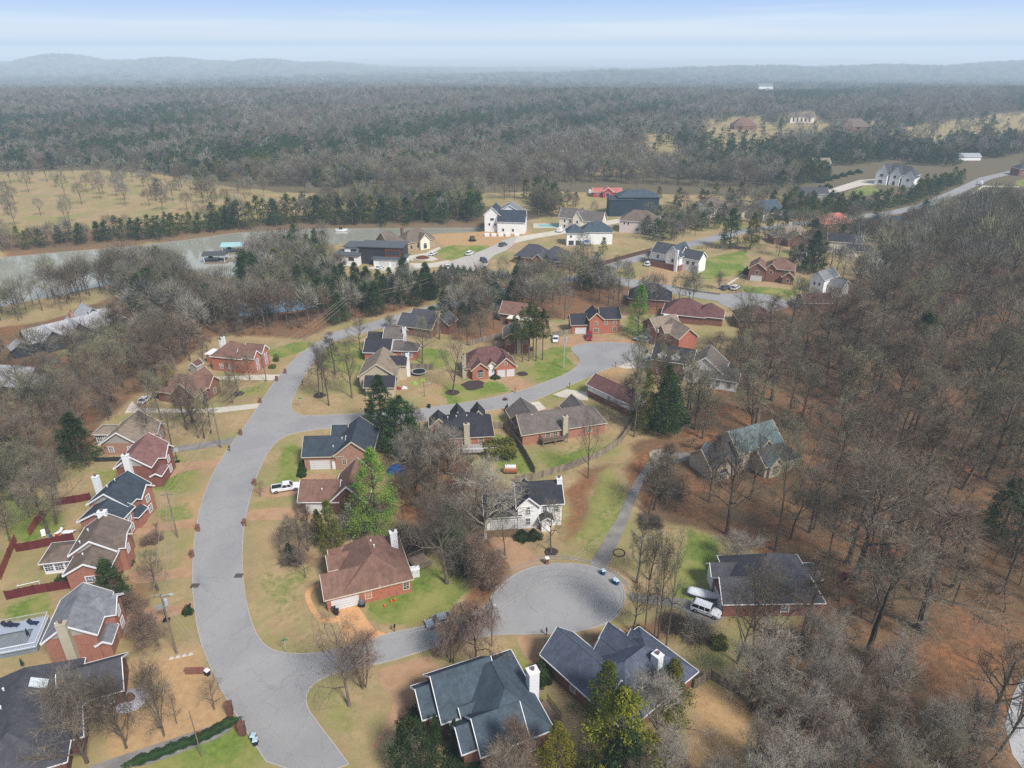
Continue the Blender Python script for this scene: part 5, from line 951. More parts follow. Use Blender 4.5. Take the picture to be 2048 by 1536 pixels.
# far forest
FARP=[]
def far_pts(y0,y1,sp,hs):
    X,Y=np.meshgrid(np.arange(-y1*.82-60,y1*.82+60,sp),np.arange(y0,y1,sp)); X=X.ravel()+rs.uniform(-.48,.48,X.size)*sp;Y=Y.ravel()+rs.uniform(-.48,.48,Y.size)*sp
    k=np.abs(X)<Y*.80+70; X=X[k];Y=Y[k]; n=len(X)
    ev=(wob(X,Y*.36,60,41)*.42+wob(X,Y*.5,20,42)*.4+rs.uniform(-.5,.5,n)*.62+.5)<(.38+.10*ss(-100,400,X))
    h=rs.uniform(11,17,n)*hs*np.where(ev,.85,1); FARP.append(np.stack([X,Y,h,h*rs.uniform(.28,.38,n),ev,np.full(n,99)],1))
LOWER=U(-900,352,0,343,200,335,330,345,430,364,560,377,800,383,1000,376,1100,368,1290,372,1430,378,1560,378,1620,372,1740,335,1830,345,1890,345,1960,320,2300,290,2300,3,-900,3) if False else None
far_pts(440,760,6.8,1.); far_pts(760,1150,8.6,1.); far_pts(1150,1750,11,1.1); far_pts(1750,2300,17,1.2)
FT=np.concatenate(FARP)
edge_px=[(-2000,420),(-500,352),(0,343),(200,336),(330,345),(430,364),(560,376),(800,381),(1000,374),(1100,366),(1290,370),(1430,376),(1560,378),(1640,366),(1740,330),(1830,330),(1900,335),(1960,322),(2060,310),(2300,290),(3600,200)]
ex=[P(a,b) for a,b in edge_px]
edgey=np.interp(np.degrees(np.arctan2(FT[:,0],FT[:,1])),[math.degrees(math.atan2(p.x,p.y)) for p in ex],[math.hypot(p.x,p.y) for p in ex])
keep=np.hypot(FT[:,0],FT[:,1])>edgey
for q in FIELD+[strip(U(1905,385,1970,357,2060,336,2300,300),12),strip(U(1020,348,1130,347,1200,342,1290,336),9),strip(U(1395,330,1420,300,1470,270,1560,265),8),strip(U(1230,362,1400,362),6),strip(U(1700,320,1760,285,1850,260),8)]:
    xs=[p[0] for p in q];ys=[p[1] for p in q]; s=keep&(FT[:,0]>min(xs))&(FT[:,0]<max(xs))&(FT[:,1]>min(ys))&(FT[:,1]<max(ys)); ii=np.where(s)[0]
    if len(ii): keep[ii[pip(q,FT[ii,0],FT[ii,1])&(rs.uniform(size=len(ii))<.86)]]=False
# thinner on the settled right hand side
az=np.degrees(np.arctan2(FT[:,0],FT[:,1])); rr=np.hypot(FT[:,0],FT[:,1])
settled=(az>11)&(rr<1050)&(rr>520); keep&=~(settled&((wob(FT[:,0],FT[:,1],60,51)>.38)|(rs.uniform(size=len(az))<.08)))
for (cx,cy,w2,d2,rz) in FOOT: keep&=~((abs(FT[:,0]-cx)<w2+5)&(FT[:,1]-cy<d2+4)&(FT[:,1]-cy>-d2-26))
FT=FT[keep]
AL=np.concatenate([RS,FT]); AD=np.hypot(AL[:,0],AL[:,1])
# hazy clumps beyond
X,Y=np.meshgrid(np.arange(-4200,4200,24),np.arange(2250,4700,26)); X=X.ravel()+rs.uniform(-10,10,X.size);Y=Y.ravel()+rs.uniform(-10,10,Y.size); k=(np.abs(X)<Y*.78)&(wob(X,Y,260,61)<.55); X=X[k];Y=Y[k]
CL=np.stack([X,Y,rs.uniform(12,17,len(X)),rs.uniform(4,6,len(X)),rs.uniform(size=len(X))<.25,np.full(len(X),99)],1)
def proto_coll(name,protos):
    c=bpy.data.collections.new(name)
    for i,pr in enumerate(protos):   # trunk and crown joined into one mesh
        a,b=pr[0],pr[1]; va=np.empty(len(a.vertices)*3,np.float32);a.vertices.foreach_get('co',va);vb=np.empty(len(b.vertices)*3,np.float32);b.vertices.foreach_get('co',vb)
        fa=np.empty(len(a.loops),np.int32);a.loops.foreach_get('vertex_index',fa);fb=np.empty(len(b.loops),np.int32);b.loops.foreach_get('vertex_index',fb)
        me=npmesh('%s_form'%name,np.concatenate([va,vb]).reshape(-1,3),np.concatenate([fa,fb+len(va)//3]).reshape(-1,3),[a.materials[0],b.materials[0]],3,mi=np.concatenate([np.zeros(len(fa)//3),np.ones(len(fb)//3)]))
        o=bpy.data.objects.new('%s_%02d'%(name,i),me); c.objects.link(o)
    return c
def scatter(name,label,cat,protos,rows,classes,sink=0.):
    """rows x,y,h,spread ; classes = index into protos"""
    n=len(rows); me=bpy.data.meshes.new(name); z=terrain(rows[:,0],rows[:,1])-sink
    me.vertices.add(n); me.vertices.foreach_set('co',np.stack([rows[:,0],rows[:,1],z],1).astype(np.float32).ravel())
    def att(nm,ty,val,f): a=me.attributes.new(nm,ty,'POINT'); a.data.foreach_set(f,val)
    att('form','INT',classes.astype(np.int32),'value'); H=np.array([p[2] for p in protos])[classes]; S=np.array([p[3] for p in protos])[classes]
    att('size','FLOAT_VECTOR',np.stack([rows[:,3]/S,rows[:,3]/S,rows[:,2]/H],1).astype(np.float32).ravel(),'vector')
    att('turn','FLOAT_VECTOR',np.stack([np.zeros(n),np.zeros(n),rs.uniform(0,6.28,n)],1).astype(np.float32).ravel(),'vector')
    o=bpy.data.objects.new(name,me); COL.objects.link(o); tag(o,label,cat,None,'stuff')
    ng=bpy.data.node_groups.new(name,'GeometryNodeTree'); ng.interface.new_socket('Geometry',in_out='INPUT',socket_type='NodeSocketGeometry'); ng.interface.new_socket('Geometry',in_out='OUTPUT',socket_type='NodeSocketGeometry')
    N=ng.nodes;L=ng.links; gi=N.new('NodeGroupInput');gou=N.new('NodeGroupOutput'); ci=N.new('GeometryNodeCollectionInfo'); ci.inputs['Collection'].default_value=proto_coll(name,protos); ci.inputs['Separate Children'].default_value=True; ci.inputs['Reset Children'].default_value=True
    ip=N.new('GeometryNodeInstanceOnPoints'); ip.inputs['Pick Instance'].default_value=True
    def na(nm,ty): a=N.new('GeometryNodeInputNamedAttribute'); a.data_type=ty; a.inputs['Name'].default_value=nm; return a.outputs['Attribute']
    L.new(gi.outputs[0],ip.inputs['Points']); L.new(ci.outputs[0],ip.inputs['Instance']); L.new(na('form','INT'),ip.inputs['Instance Index']); L.new(na('size','FLOAT_VECTOR'),ip.inputs['Scale'])
    er=N.new('FunctionNodeEulerToRotation'); L.new(na('turn','FLOAT_VECTOR'),er.inputs[0]); L.new(er.outputs[0],ip.inputs['Rotation']); L.new(ip.outputs[0],gou.inputs[0])
    md=o.modifiers.new('plants','NODES'); md.node_group=ng; return o
e=AL[:,4]>.5
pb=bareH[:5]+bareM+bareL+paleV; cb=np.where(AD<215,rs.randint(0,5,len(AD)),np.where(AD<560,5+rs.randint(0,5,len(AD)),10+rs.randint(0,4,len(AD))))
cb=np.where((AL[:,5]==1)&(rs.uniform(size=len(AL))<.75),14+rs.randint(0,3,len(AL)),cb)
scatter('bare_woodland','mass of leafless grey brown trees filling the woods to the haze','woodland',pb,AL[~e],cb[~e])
pe=evH[:3]+evM+evL; ce=np.where(AD<230,rs.randint(0,3,len(AD)),np.where(AD<600,3+rs.randint(0,3,len(AD)),6+rs.randint(0,3,len(AD))))
scatter('evergreen_woodland','mass of dark evergreens mixed through the distant woods','woodland',pe,AL[e],ce[e])
ec=CL[:,4]>.5
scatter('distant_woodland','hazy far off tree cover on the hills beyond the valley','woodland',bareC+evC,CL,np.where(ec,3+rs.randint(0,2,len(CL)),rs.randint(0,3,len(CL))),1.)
# undergrowth in the near woods
UG=[]
for poly,sp in ((WOODS[0][0],4.2),(WOODS[1][0],4.),(WOODS[2][0],4.5),(WOODS[7][0],5.),(WOODS[8][0],3.5),(WOODS[9][0],3.),(WOODS[3][0],5.5)):
    X,Y=grid_pts(poly,sp); k=(np.hypot(X,Y)<330)&(wob(X,Y,12,71)>-.25); UG.append(np.stack([X[k],Y[k]],1))
UG=np.concatenate(UG); keep=np.ones(len(UG),bool)
for q in clear+OPEN[:7]: keep&=~(pip(q,UG[:,0],UG[:,1]))
for (cx,cy,w2,d2,rz) in FOOT: keep&=~((abs(UG[:,0]-cx)<w2+2)&(abs(UG[:,1]-cy)<d2+2))
UG=UG[keep&np.array([inpx(x,y,150) for x,y in UG])]; n=len(UG)
sap=[bare_tree('sap%d'%i,150+i,6.,1.7,'narrow',nl=9,low=.25,n2=4,n3=3,ntw=4,tw=.014,tl=.7,trunk_r=.012,twig=[TWIG,TWIGR][i%2]) for i in range(3)]
scatter('undergrowth','saplings and brush under the bare woods','undergrowth',sap,np.stack([UG[:,0],UG[:,1],rs.uniform(2,6.5,n),rs.uniform(.9,2.4,n)],1),rs.randint(0,3,n))
print('woods',len(TR),'ind',cnt,'far',len(FT),'clumps',len(CL),'ug',n)
# ================= VEHICLES
def car(kind,pm,p0,p1,label,group=None,z=0.03,simple=False):
    """p0 rear, p1 front (photo points on the road)"""
    a=P(*p0);b=P(*p1); c=(a+b)/2; rz=math.atan2(b.y-a.y,b.x-a.x)
    L,W,Hh={'suv':(5.,2.,1.85),'pickup':(5.8,2.02,1.85),'sedan':(4.7,1.85,1.45),'van':(5.6,2.05,2.4)}[kind]; h=L/2;w=W/2
    root=empty({'suv':'parked_suv','pickup':'pickup_truck','sedan':'parked_car','van':'parked_van'}[kind],(c.x,c.y,z),rz,label,{'suv':'suv','pickup':'pickup truck','sedan':'car','van':'van'}[kind],group)
    import bmesh
    def loft(secs,m,name,bev=.06):
        mb=MB()
        for (x,y,z_) in secs: pass
        return
    # lower body: stations of (x, half width, z bottom, z top)
    belt={'suv':1.12,'pickup':1.15,'sedan':.92,'van':1.2}[kind]
    st={'suv':[(-h,.86,.5,1.0),(-h+.12,.97,.36,belt),(h-1.35,1.,.34,belt),(h-.25,.95,.38,.98),(h,.82,.45,.78)],
        'pickup':[(-h,.93,.55,1.1),(-h+.1,1.,.42,belt),(h-1.45,1.,.38,belt),(h-.25,.96,.42,1.06),(h,.84,.5,.9)],
        'sedan':[(-h,.82,.45,.82),(-h+.2,.95,.32,.95),(-.2,1.,.28,belt),(h-1.2,.98,.28,.86),(h-.2,.9,.3,.7),(h,.78,.36,.6)],
        'van':[(-h,.95,.45,1.2),(-h+.1,1.,.36,belt),(h-.9,1.,.34,belt),(h-.15,.93,.38,.95),(h,.85,.45,.8)]}[kind]
    mb=MB(); ring=[]
    for (x,f,z0,z1) in st:
        i=len(mb.v); yw=w*f; ch=.1
        mb.v+=[(x,-yw+ch,z0),(x,yw-ch,z0),(x,yw,z0+ch),(x,yw,z1-ch*1.3),(x,yw-ch*1.4,z1),(x,-yw+ch*1.4,z1),(x,-yw,z1-ch*1.3),(x,-yw,z0+ch)]; ring.append(i)
    for r0,r1 in zip(ring,ring[1:]):
        for k in range(8): mb.f.append((r0+k,r0+(k+1)%8,r1+(k+1)%8,r1+k)); mb.m.append(0)
    mb.f.append(tuple(ring[0]+k for k in range(8))); mb.f.append(tuple(ring[-1]+7-k for k in range(8))); mb.m+=[0,0]
    body=mb.obj('body',pm,root,smooth=False)
    # greenhouse
    cab={'suv':(-h+.12,-h+.5,.75,h-1.5),'pickup':(-.75,-.55,.85,1.55),'sedan':(-h+.45,-h+1.2,.35,1.15),'van':(-h+.06,-h+.15,h-1.6,h-.75)}[kind]
    xb,xbt,xft,xf=cab; t=.8
    g=MB(); lo=[(xb,-w*.93,belt-.03),(xf,-w*.9,belt-.03),(xf,w*.9,belt-.03),(xb,w*.93,belt-.03)]; hi=[(xbt,-w*t,Hh-.07),(xft,-w*t,Hh-.07),(xft,w*t,Hh-.07),(xbt,w*t,Hh-.07)]
    g.hexa(lo+hi); g.obj('windows',GLZ,root)
    r=MB(); r.hexa([(xbt-.04,-w*t-.03,Hh-.085),(xft+.05,-w*t-.03,Hh-.085),(xft+.05,w*t+.03,Hh-.085),(xbt-.04,w*t+.03,Hh-.085),(xbt+.08,-w*t+.1,Hh),(xft-.1,-w*t+.1,Hh),(xft-.1,w*t-.1,Hh),(xbt+.08,w*t-.1,Hh)])
    def pil(f):
        for s in(-1,1):
            p=Vector((xb+(xf-xb)*f,s*w*.945,belt-.05)); q=Vector((xbt+(xft-xbt)*f,s*(w*t+.02),Hh-.06)); r.tube(p,q,.055,.05,4)
    for f in ((0,.36,.68,1) if kind!='pickup' else (0,.52,1)): pil(f)
    if kind=='van': 
        r.hexa([(xb-.01,-w*.96,belt-.02),(.6,-w*.96,belt-.02),(.6,w*.96,belt-.02),(xb-.01,w*.96,belt-.02),(xbt-.01,-w*(t+.03),Hh-.08),(.6,-w*(t+.03),Hh-.08),(.6,w*(t+.03),Hh-.08),(xbt-.01,w*(t+.03),Hh-.08)])
    r.obj('cab_roof',pm,root)
    if kind=='pickup':
        bd=MB(); bd.box(-h+.14,-w+.16,belt-.02,-.85,w-.16,belt+.012); bd.obj('cargo_bed',BLK,root)
        rl=MB(); 
        for s in(-1,1): rl.box(-h+.1,s*w-.15 if s>0 else -w+.03,belt,-.8,s*w-.03 if s>0 else -w+.15,belt+.16)
        rl.box(-h+.03,-w+.1,belt-.1,-h+.13,w-.1,belt+.15); rl.obj('bed_rails',pm,root)
    wm=None
    for sx in(-1,1):
        for s in(-1,1):
            R_=.39 if kind!='sedan' else .33; cx=sx*(h-.95); o=MB(); o.tube((cx,s*(w-.24),R_),(cx,s*(w+.015),R_),R_,R_,16); wo=o.obj('wheel',TIRE,root)
            if not simple: o=MB(); o.tube((cx,s*(w+.0),R_),(cx,s*(w+.03),R_),R_*.6,R_*.55,10); o.obj('rim',CHRM,wo)
    for s in(-1,1):
        y0,y1=(s*w*.78-.17,s*w*.78+.12); o=MB(); o.box(h-.12,y0,.62,h-.02+.03,y1,.78); o.obj('headlight',LAMP,root)
        if not simple: o=MB(); o.box(-h-.015,y0,.75,-h+.05,y1,1.0 if kind!='sedan' else .85); o.obj('tail_light',TAIL,root)
    if not simple:
        for s in(-1,1): o=MB(); o.box(xf-.35,s*(w+.02)-.11,belt-.02,xf-.2,s*(w+.02)+.11,belt+.14); o.obj('wing_mirror',pm,root)
    return root
car('pickup',PW,(547,984),(597,976),'white crew cab pickup on the raised brown drive')
car('suv',PW,(1383,1215),(1440,1236),'white suv with roof rails parked before the red brick house')
car('sedan',PS,(904,1239),(855,1253),'silver car parked at the kerb by the bare willow')
car('pickup',PW,(1318,727),(1288,722),'white pickup on the pale drive of the dormered house')
car('suv',PR,(1178,670),(1179,684),'dark red suv facing out of the court driveway',simple=True)
car('suv',PS,(1296,686),(1268,680),'silver suv by the angled garage at the court',simple=True)
car('sedan',PW,(1112,673),(1110,690),'white car beside the fence left of the court',simple=True)
car('suv',PW,(1288,535),(1306,527),'white pickup style suv on the hill house drive',simple=True)
car('suv',PG,(1441,582),(1460,575),'grey suv left of the white one on the upper street',simple=True)
car('suv',PW,(1460,584),(1480,574),'white suv right of the grey one on the upper street',simple=True)
car('sedan',PS,(1333,582),(1342,598),'silver car between the trees near the upper court mouth',simple=True)
car('sedan',PW,(1608,602),(1622,596),'white car by the narrow white house',simple=True)
car('sedan',PW,(1581,604),(1600,609),'white car beside the upper pole at the wood edge',simple=True)
car('sedan',PW,(752,541),(767,534),'white car before the modern house garage',simple=True)
car('suv',PW,(797,556),(812,545),'white suv at the bend of the modern house drive',simple=True)
car('sedan',PW,(858,513),(873,507),'white car by the round flower bed',simple=True)
car('suv',PW,(932,513),(947,506),'white suv on the estate turning circle',simple=True)
car('suv',PN,(961,520),(975,528),'dark blue suv on the estate turning circle',simple=True)
car('sedan',PW,(890,532),(900,540),'white car at the lower edge of the estate circle',simple=True)
car('van',PW,(1113,468),(1128,459),'white work van near the pool gate',simple=True)
car('van',PW,(1956,373),(1967,366),'white van driving on the upper right road',simple=True)
car('suv',PG,(1000,494),(1012,490),'grey suv at the mouth of the work site road',simple=True)
car('pickup',PB,(1615,455),(1632,450),'dark pickup on the drive behind the brick gabled wing',simple=True)
car('sedan',PW,(284,808),(296,798),'white car in the trees beside the brown gabled house',simple=True)
car('sedan',PW,(178,633),(196,636),'white car left of the lake house drive',simple=True)
car('sedan',PW,(157,650),(170,644),'second white car nearest the lake house wall',simple=True)
# boat under white cover
def boat(px0,px1,label,cover=PW,L=5.4,z=.6,name='covered_boat',W=2.,ht=1.1):
    a=P(*px0);b=P(*px1);c=(a+b)/2; root=empty(name,(c.x,c.y,z),math.atan2(b.y-a.y,b.x-a.x),label,'boat'); mb=MB(); ring=[]
    for i in range(11):
        t=i/10; x=-L/2+L*t; yw=W/2*(1-max(0,(t-.5)*2)**2.2)*(.85+.15*min(1,t*5))+.03; zt=ht*(.62+.38*math.sin(min(1,t*1.15)*3.14*.85+.2)); k=len(mb.v); ring.append(k)
        mb.v+=[(x,-yw*.35,0),(x,-yw,.35),(x,-yw*.95,.6),(x,-yw*.45,zt*.93),(x,0,zt),(x,yw*.45,zt*.93),(x,yw*.95,.6),(x,yw,.35),(x,yw*.35,0)]
    for r0,r1 in zip(ring,ring[1:]):
        for k in range(9): mb.f.append((r0+k,r0+(k+1)%9,r1+(k+1)%9,r1+k)); mb.m.append(0)
    mb.f.append(tuple(ring[0]+k for k in range(9)));mb.m.append(0); mb.f.append(tuple(ring[-1]+8-k for k in range(9)));mb.m.append(0)
    mb.obj('hull_cover',cover,root,smooth=True)
    t=MB(); t.box(-L/2+.3,-.5,-.35,L/2+.9,-.42,-.22);t.box(-L/2+.3,.42,-.35,L/2+.9,.5,-.22); t.tube((-.6,-1.1,-.25),(-.6,1.1,-.25),.05,.05,6); t.obj('trailer_frame',GALV,root)
    for s in(-1,1): o=MB(); o.tube((-.6,s*.95,-.27),(-.6,s*1.12,-.27),.3,.3,12); o.obj('wheel',TIRE,root)
    return root
boat((1382,1190),(1431,1203),'boat under a white cover on its trailer beside the white suv')
for px0,px1,l in (((1178,388),(1182,382),'white horse trailer beside the red barn'),):
    car('van',PW,(1178,392),(1183,381),l,simple=True)
# docks with boats on the lake
def dock(px,py,w,d,label,roofm_,rz=.1,boatm=BLK):
    a=P(px,py,-1.3); root=empty('boat_dock',(a.x,a.y,-1.35),rz,label,'boat dock'); mb=MB(); mb.box(0,0,.1,w,1.2,.4); mb.box(0,d,.1,w,d+1.2,.4); mb.box(w,0,.1,w+1.2,d+1.2,.4); mb.box(w+1.2,d*.4,.1,w+14,d*.4+1.4,.4); mb.obj('deck',DKW,root)
    for x,y in((.2,.2),(w,.2),(.2,d+1),(w,d+1)): o=MB(); o.box(x-.1,y-.1,-1.2,x+.1,y+.1,3.4); o.obj('post',WHT,root)
    if roofm_: o=MB(); o.prism([(-.6,-.5,3.4),(-.6,d/2+.6,4.6),(-.6,d+1.7,3.4)],(w+1.2,0,0)); o.obj('roof',roofm_,root)
dock(408,527,9,6,'nearer boat dock with a lift and open frame',mat('dock_canopy_dark',C(82,84,86),.8,.1)); dock(445,508,9,6,'farther boat dock with a pale teal canopy roof',mat('dock_canopy_teal',C(164,204,210),.7,.08))
def mboat(px,py,label):
    a=P(px,py,-1.3); root=empty('motor_boat',(a.x,a.y,-1.2),.1,label,'boat'); mb=MB(); mb.hexa([(-3,-.7,0),(2.4,-.5,0),(2.4,.5,0),(-3,.7,0),(-3.1,-1.15,1.),(3.4,-.25,1.15),(3.4,.25,1.15),(-3.1,1.15,1.)]); mb.obj('hull',PW,root); o=MB(); o.hexa([(-1.2,-.8,1.),(.6,-.7,1.),(.6,.7,1.),(-1.2,.8,1.),(-1.,-.6,1.9),(.1,-.5,1.9),(.1,.5,1.9),(-1.,.6,1.9)]); o.obj('canopy',BLK,root)
mboat(424,520,'motor boat lifted at the nearer dock'); mboat(461,502,'motor boat under the teal canopy'); mboat(683,462,'small boat seen between trunks at the river bend')
# ================= STREET FURNITURE
def pole(px,pb,pt,label,arm=0,trans=False,lamp=False,r=.16,m=POLE,h=None,armrz=0.):
    b=P(px,pb); h=h or tree_h(px,pb,pt); root=empty('utility_pole',(b.x,b.y,0),armrz,label,'utility pole'); mb=MB(); mb.tube((0,0,-.2),(0,0,h),r,r*.7,8); mb.obj('pole',m,root)
    if arm: o=MB(); o.box(-arm,-.06,h-.55,arm,.06,h-.4); o.obj('crossarm',m,root)
    if arm:
        for s in(-1,-.45,.45,1): o=MB(); o.tube((s*arm*.95,0,h-.4),(s*arm*.95,0,h-.15),.06,.045,6); o.obj('insulator',GALV,root)
    if trans: o=MB(); o.tube((.45,0,h-2.1),(.45,0,h-1.1),.3,.3,10); o.tube((.45,0,h-1.1),(.45,0,h-.98),.3,.16,10); o.obj('transformer',GALV,root)
    if lamp: o=MB(); o.tube((0,0,h-.4),(1.4,0,h-.15),.04,.04,6); o.box(1.2,-.14,h-.26,1.85,.14,h-.12); o.obj('lamp',GALV,root)
    return Vector((b.x,b.y,h))
pA=pole(356,1075,985,'tall wooden pole with crossarm left of the main road',1.2,False,False,armrz=.2)
pB=pole(354,1307,1188,'pole with crossarm, transformer and lamp at the brown driveway',1.3,True,True,armrz=.1)
pC=pole(442,896,817,'pole by the blacktop drive left of the road',1.,False,True,armrz=.4)
pD=pole(533,763,712,'pole beside the steps of the brick house at the bend',.9,armrz=.4)
pE=pole(1127,736,668,'pale pole with transformer on the green court lawn',0,True,m=GALV)
pF=pole(1309,703,652,'wooden pole at the head of the court by the angled garage',0,True)
pG=pole(1371,592,548,'pole in front of the hill lot on the upper street',.8)
pH=pole(1588,603,555,'pole beside the white cars at the wood edge',0,True)
pI=pole(1170,537,513,'pole left of the upper road among the tree belt',1.2)
pJ=pole(1614,456,428,'pole near the dark pickup behind the brick gabled wing',.8)
pK=pole(1951,377,362,'pole beside the van on the upper right road',1.2)
pole(849,793,765,'short black lamp post on the brown side yard',0,False,True,.07,BLK); pole(984,1293,1198,'slender court pole with transformer behind the willow',0,True,False,.11,POLE)
pole(1273,1160,1072,'tall grey court lamp among the pale crowned trees',0,False,True,.1,GALV); pole(404,1514,1422,'plain thin wooden pole beside the gated drive',0,False,False,.09)
pole(1897,500,470,'thin pole far right above the meadow',.8); pole(1766,436,415,'pole among the evergreens on the upper road',.8)
def wire(a,b,label,offs,sag=1.2,r=.03,n=10,z=0):
    root=empty('power_line',tuple(a),0,label,'power line')
    for (ox,oz) in offs:
        mb=MB(); d=(b-a); nrm=Vector((-d.y,d.x,0)).normalized(); pts=[]
        for i in range(n+1):
            t=i/n; p=d*t+nrm*ox+Vector((0,0,oz-sag*4*t*(1-t))); pts.append(p)
        for p,q in zip(pts,pts[1:]): mb.tube(p,q,r,r,4,caps=False)
        mb.obj('wire',WIRE,root)
three=[(-1.1,-.2),(1.1,-.2),(0,0),(0,-2.4)]
wire(pB,pA,'overhead wires between the two poles left of the road',three)
wire(pA,pC,'overhead wires from the tall pole up to the blacktop drive pole',three); wire(pC,pD,'overhead wires along the road past the concrete drive',three)
off=P(640,1640);off.z=9; wire(pB,off,'pair of wires crossing the road to the bottom edge',[(0,-.3),(0,-2.2)],1.)
wire(pD,P(700,640)+Vector((0,0,9)),'wires climbing from the bend toward the upper road',three,1.); wire(P(700,640)+Vector((0,0,9)),P(880,596)+Vector((0,0,9)),'wires above the fence along the upper road',[(0,0),(0,-1.4)],1.)
wire(P(880,596)+Vector((0,0,9)),pI,'long wires through the trees to the upper belt pole',[(0,0),(0,-1.4)],1.4); wire(pI,P(1440,455)+Vector((0,0,9)),'wires along the evergreen belt of the upper road',[(0,0),(0,-1.4)],1.4)
pL=P(984,1293);pL.z=7.6; wire(P(700,1330)+Vector((0,0,4.5)),pL,'service wires across the court mouth',[(0,0)],.8,.02); wire(pL,P(1225,1120)+Vector((0,0,8)),'service wires over the turning circle',[(0,0),(0,-.8)],.8,.02)
wire(pE,pF,'wires between the two court poles',[(0,-.2)],1.,.02)
def pillar(px,pb,label,m=B_BR,h=1.35,w=.6,cap=None,name='brick_mailbox'):
    b=P(px,pb); root=empty(name,tuple(b),random.uniform(-.2,.3),label,'mailbox' if name=='brick_mailbox' else 'pillar'); mb=MB(); mb.box(-w/2,-w/2,0,w/2,w/2,h); mb.obj('brick_pier',m,root); o=MB(); o.box(-w/2-.06,-w/2-.06,h,w/2+.06,w/2+.06,h+.12); o.obj('cap',cap or m,root)
    if name=='brick_mailbox': o=MB(); o.box(-.14,-w/2-.03,h*.62,.14,-w/2+.02,h*.62+.24); o.obj('mailbox_door',BLK,root)
for a in ((397,1062,'brick mailbox at the kerb beside the upper left brown driveway'),(385,1114,'brick mailbox at the kerb by the ornamental tree lawn'),(490,1051,'brick mailbox on the right kerb below the tan driveway'),(510,970,'brick mailbox by the white pickup drive'),(482,870,'brick mailbox above the blacktop drive'),
 (521,806,'brick mailbox beside the concrete drive on the left kerb'),(554,762,'brick mailbox at the bend, lower of two'),(571,747,'brick mailbox at the bend, upper of two'),(872,1312,'brick mailbox between the big brown drive and the crape myrtle'),(1094,1128,'brick mailbox topped white on the court by the white house')):
    pillar(*a[:3],cap=WHT if 'white' in a[2] and 'topped' in a[2] else None)
pillar(461,1427,'brick gate pillar on the upper side of the gated drive',B_DK,2.,.8,name='gate_pillar'); pillar(486,1468,'brick gate pillar on the lower side of the gated drive',B_DK,2.,.8,name='gate_pillar')
def pmail(px,pb,label,h=1.15):
    b=P(px,pb); root=empty('mailbox',tuple(b),0,label,'mailbox'); mb=MB(); mb.box(-.05,-.05,0,.05,.05,h); mb.obj('post',BLK,root); o=MB(); o.box(-.12,-.3,h,.12,.3,h+.28); o.obj('letter_box',BLK,root)
for a in ((790,1264,'black post mailbox on the lawn kerb of the orange house'),(1093,1271,'black ornate mailbox below the turning circle'),(460,903,'black post mailbox by the blacktop drive'),(382,1222,'black mailbox by the dark clipped bush'),(1030,786,'black mailbox beside the reddish drive'),(1139,776,'black mailbox opposite the court lawn'),(1231,734,'black mailbox by the pale court drive'),(606,772,'dark mailbox on the right kerb of the corner lawn')): pmail(*a)
def ssign(px,pb,label):
    b=P(px,pb); root=empty('street_sign',tuple(b),.2,label,'street sign'); mb=MB(); mb.tube((0,0,0),(0,0,2.7),.04,.04,6); mb.obj('post',GALV,root); o=MB(); o.box(-.5,-.02,2.7,.5,.02,2.95); o.obj('name_blade',SGN,root); o=MB(); o.box(-.02,-.5,2.97,.02,.5,3.2); o.obj('name_blade',SGN,root)
ssign(573,1307,'green street name sign on the lawn at the lower junction'); ssign(603,816,'green street name sign on the corner lawn at the upper junction')
def bin_(px,pb,label,m,lid=None,s=1.):
    b=P(px,pb); root=empty('wheeled_bin',tuple(b),random.uniform(0,1),label,'bin',None,(s,s,s)); mb=MB(); mb.hexa([(-.26,-.3,.05),(.26,-.3,.05),(.26,.3,.05),(-.26,.3,.05),(-.34,-.38,1.),(.34,-.38,1.),(.34,.38,1.),(-.34,.38,1.)]); mb.obj('bin_body',m,root); o=MB(); o.hexa([(-.36,-.42,1.),(.36,-.42,1.),(.36,.42,1.),(-.36,.42,1.),(-.3,-.3,1.13),(.3,-.3,1.13),(.3,.34,1.08),(-.3,.34,1.08)]); o.obj('lid',lid or m,root)
    for s_ in(-1,1): o=MB(); o.tube((s_*.3,.32,.13),(s_*.36,.32,.13),.13,.13,8); o.obj('wheel',TIRE,root)
LID=mat('lid_pale',C(190,214,226),.5,.05)
for a in ((508,1480,'upper dark bin at the kerb of the main road',NAVY,LID),(512,1489,'lower dark bin at the kerb of the main road',NAVY,LID),(1206,1149,'lone blue bin on the turning circle kerb',BLU,LID),(1229,1167,'left blue bin of the pair on the kerb',BLU,LID),(1233,1169,'right blue bin of the pair on the kerb',BLU,LID),(254,1063,'teal bin at the side of the brown roofed house',TEA,TEA),(668,1222,'black bin left of the white garage door',BLK,BLK),(674,1229,'black bin by the orange house walkway',BLK,BLK),(858,816,'dark bin on the kerb beside the brown side yard',BLK,BLK),(1293,706,'dark bin at the head of the court',BLK,BLK),(416,1350,'dark bin beside the low brick wall',NAVY,WHT)): bin_(*a)
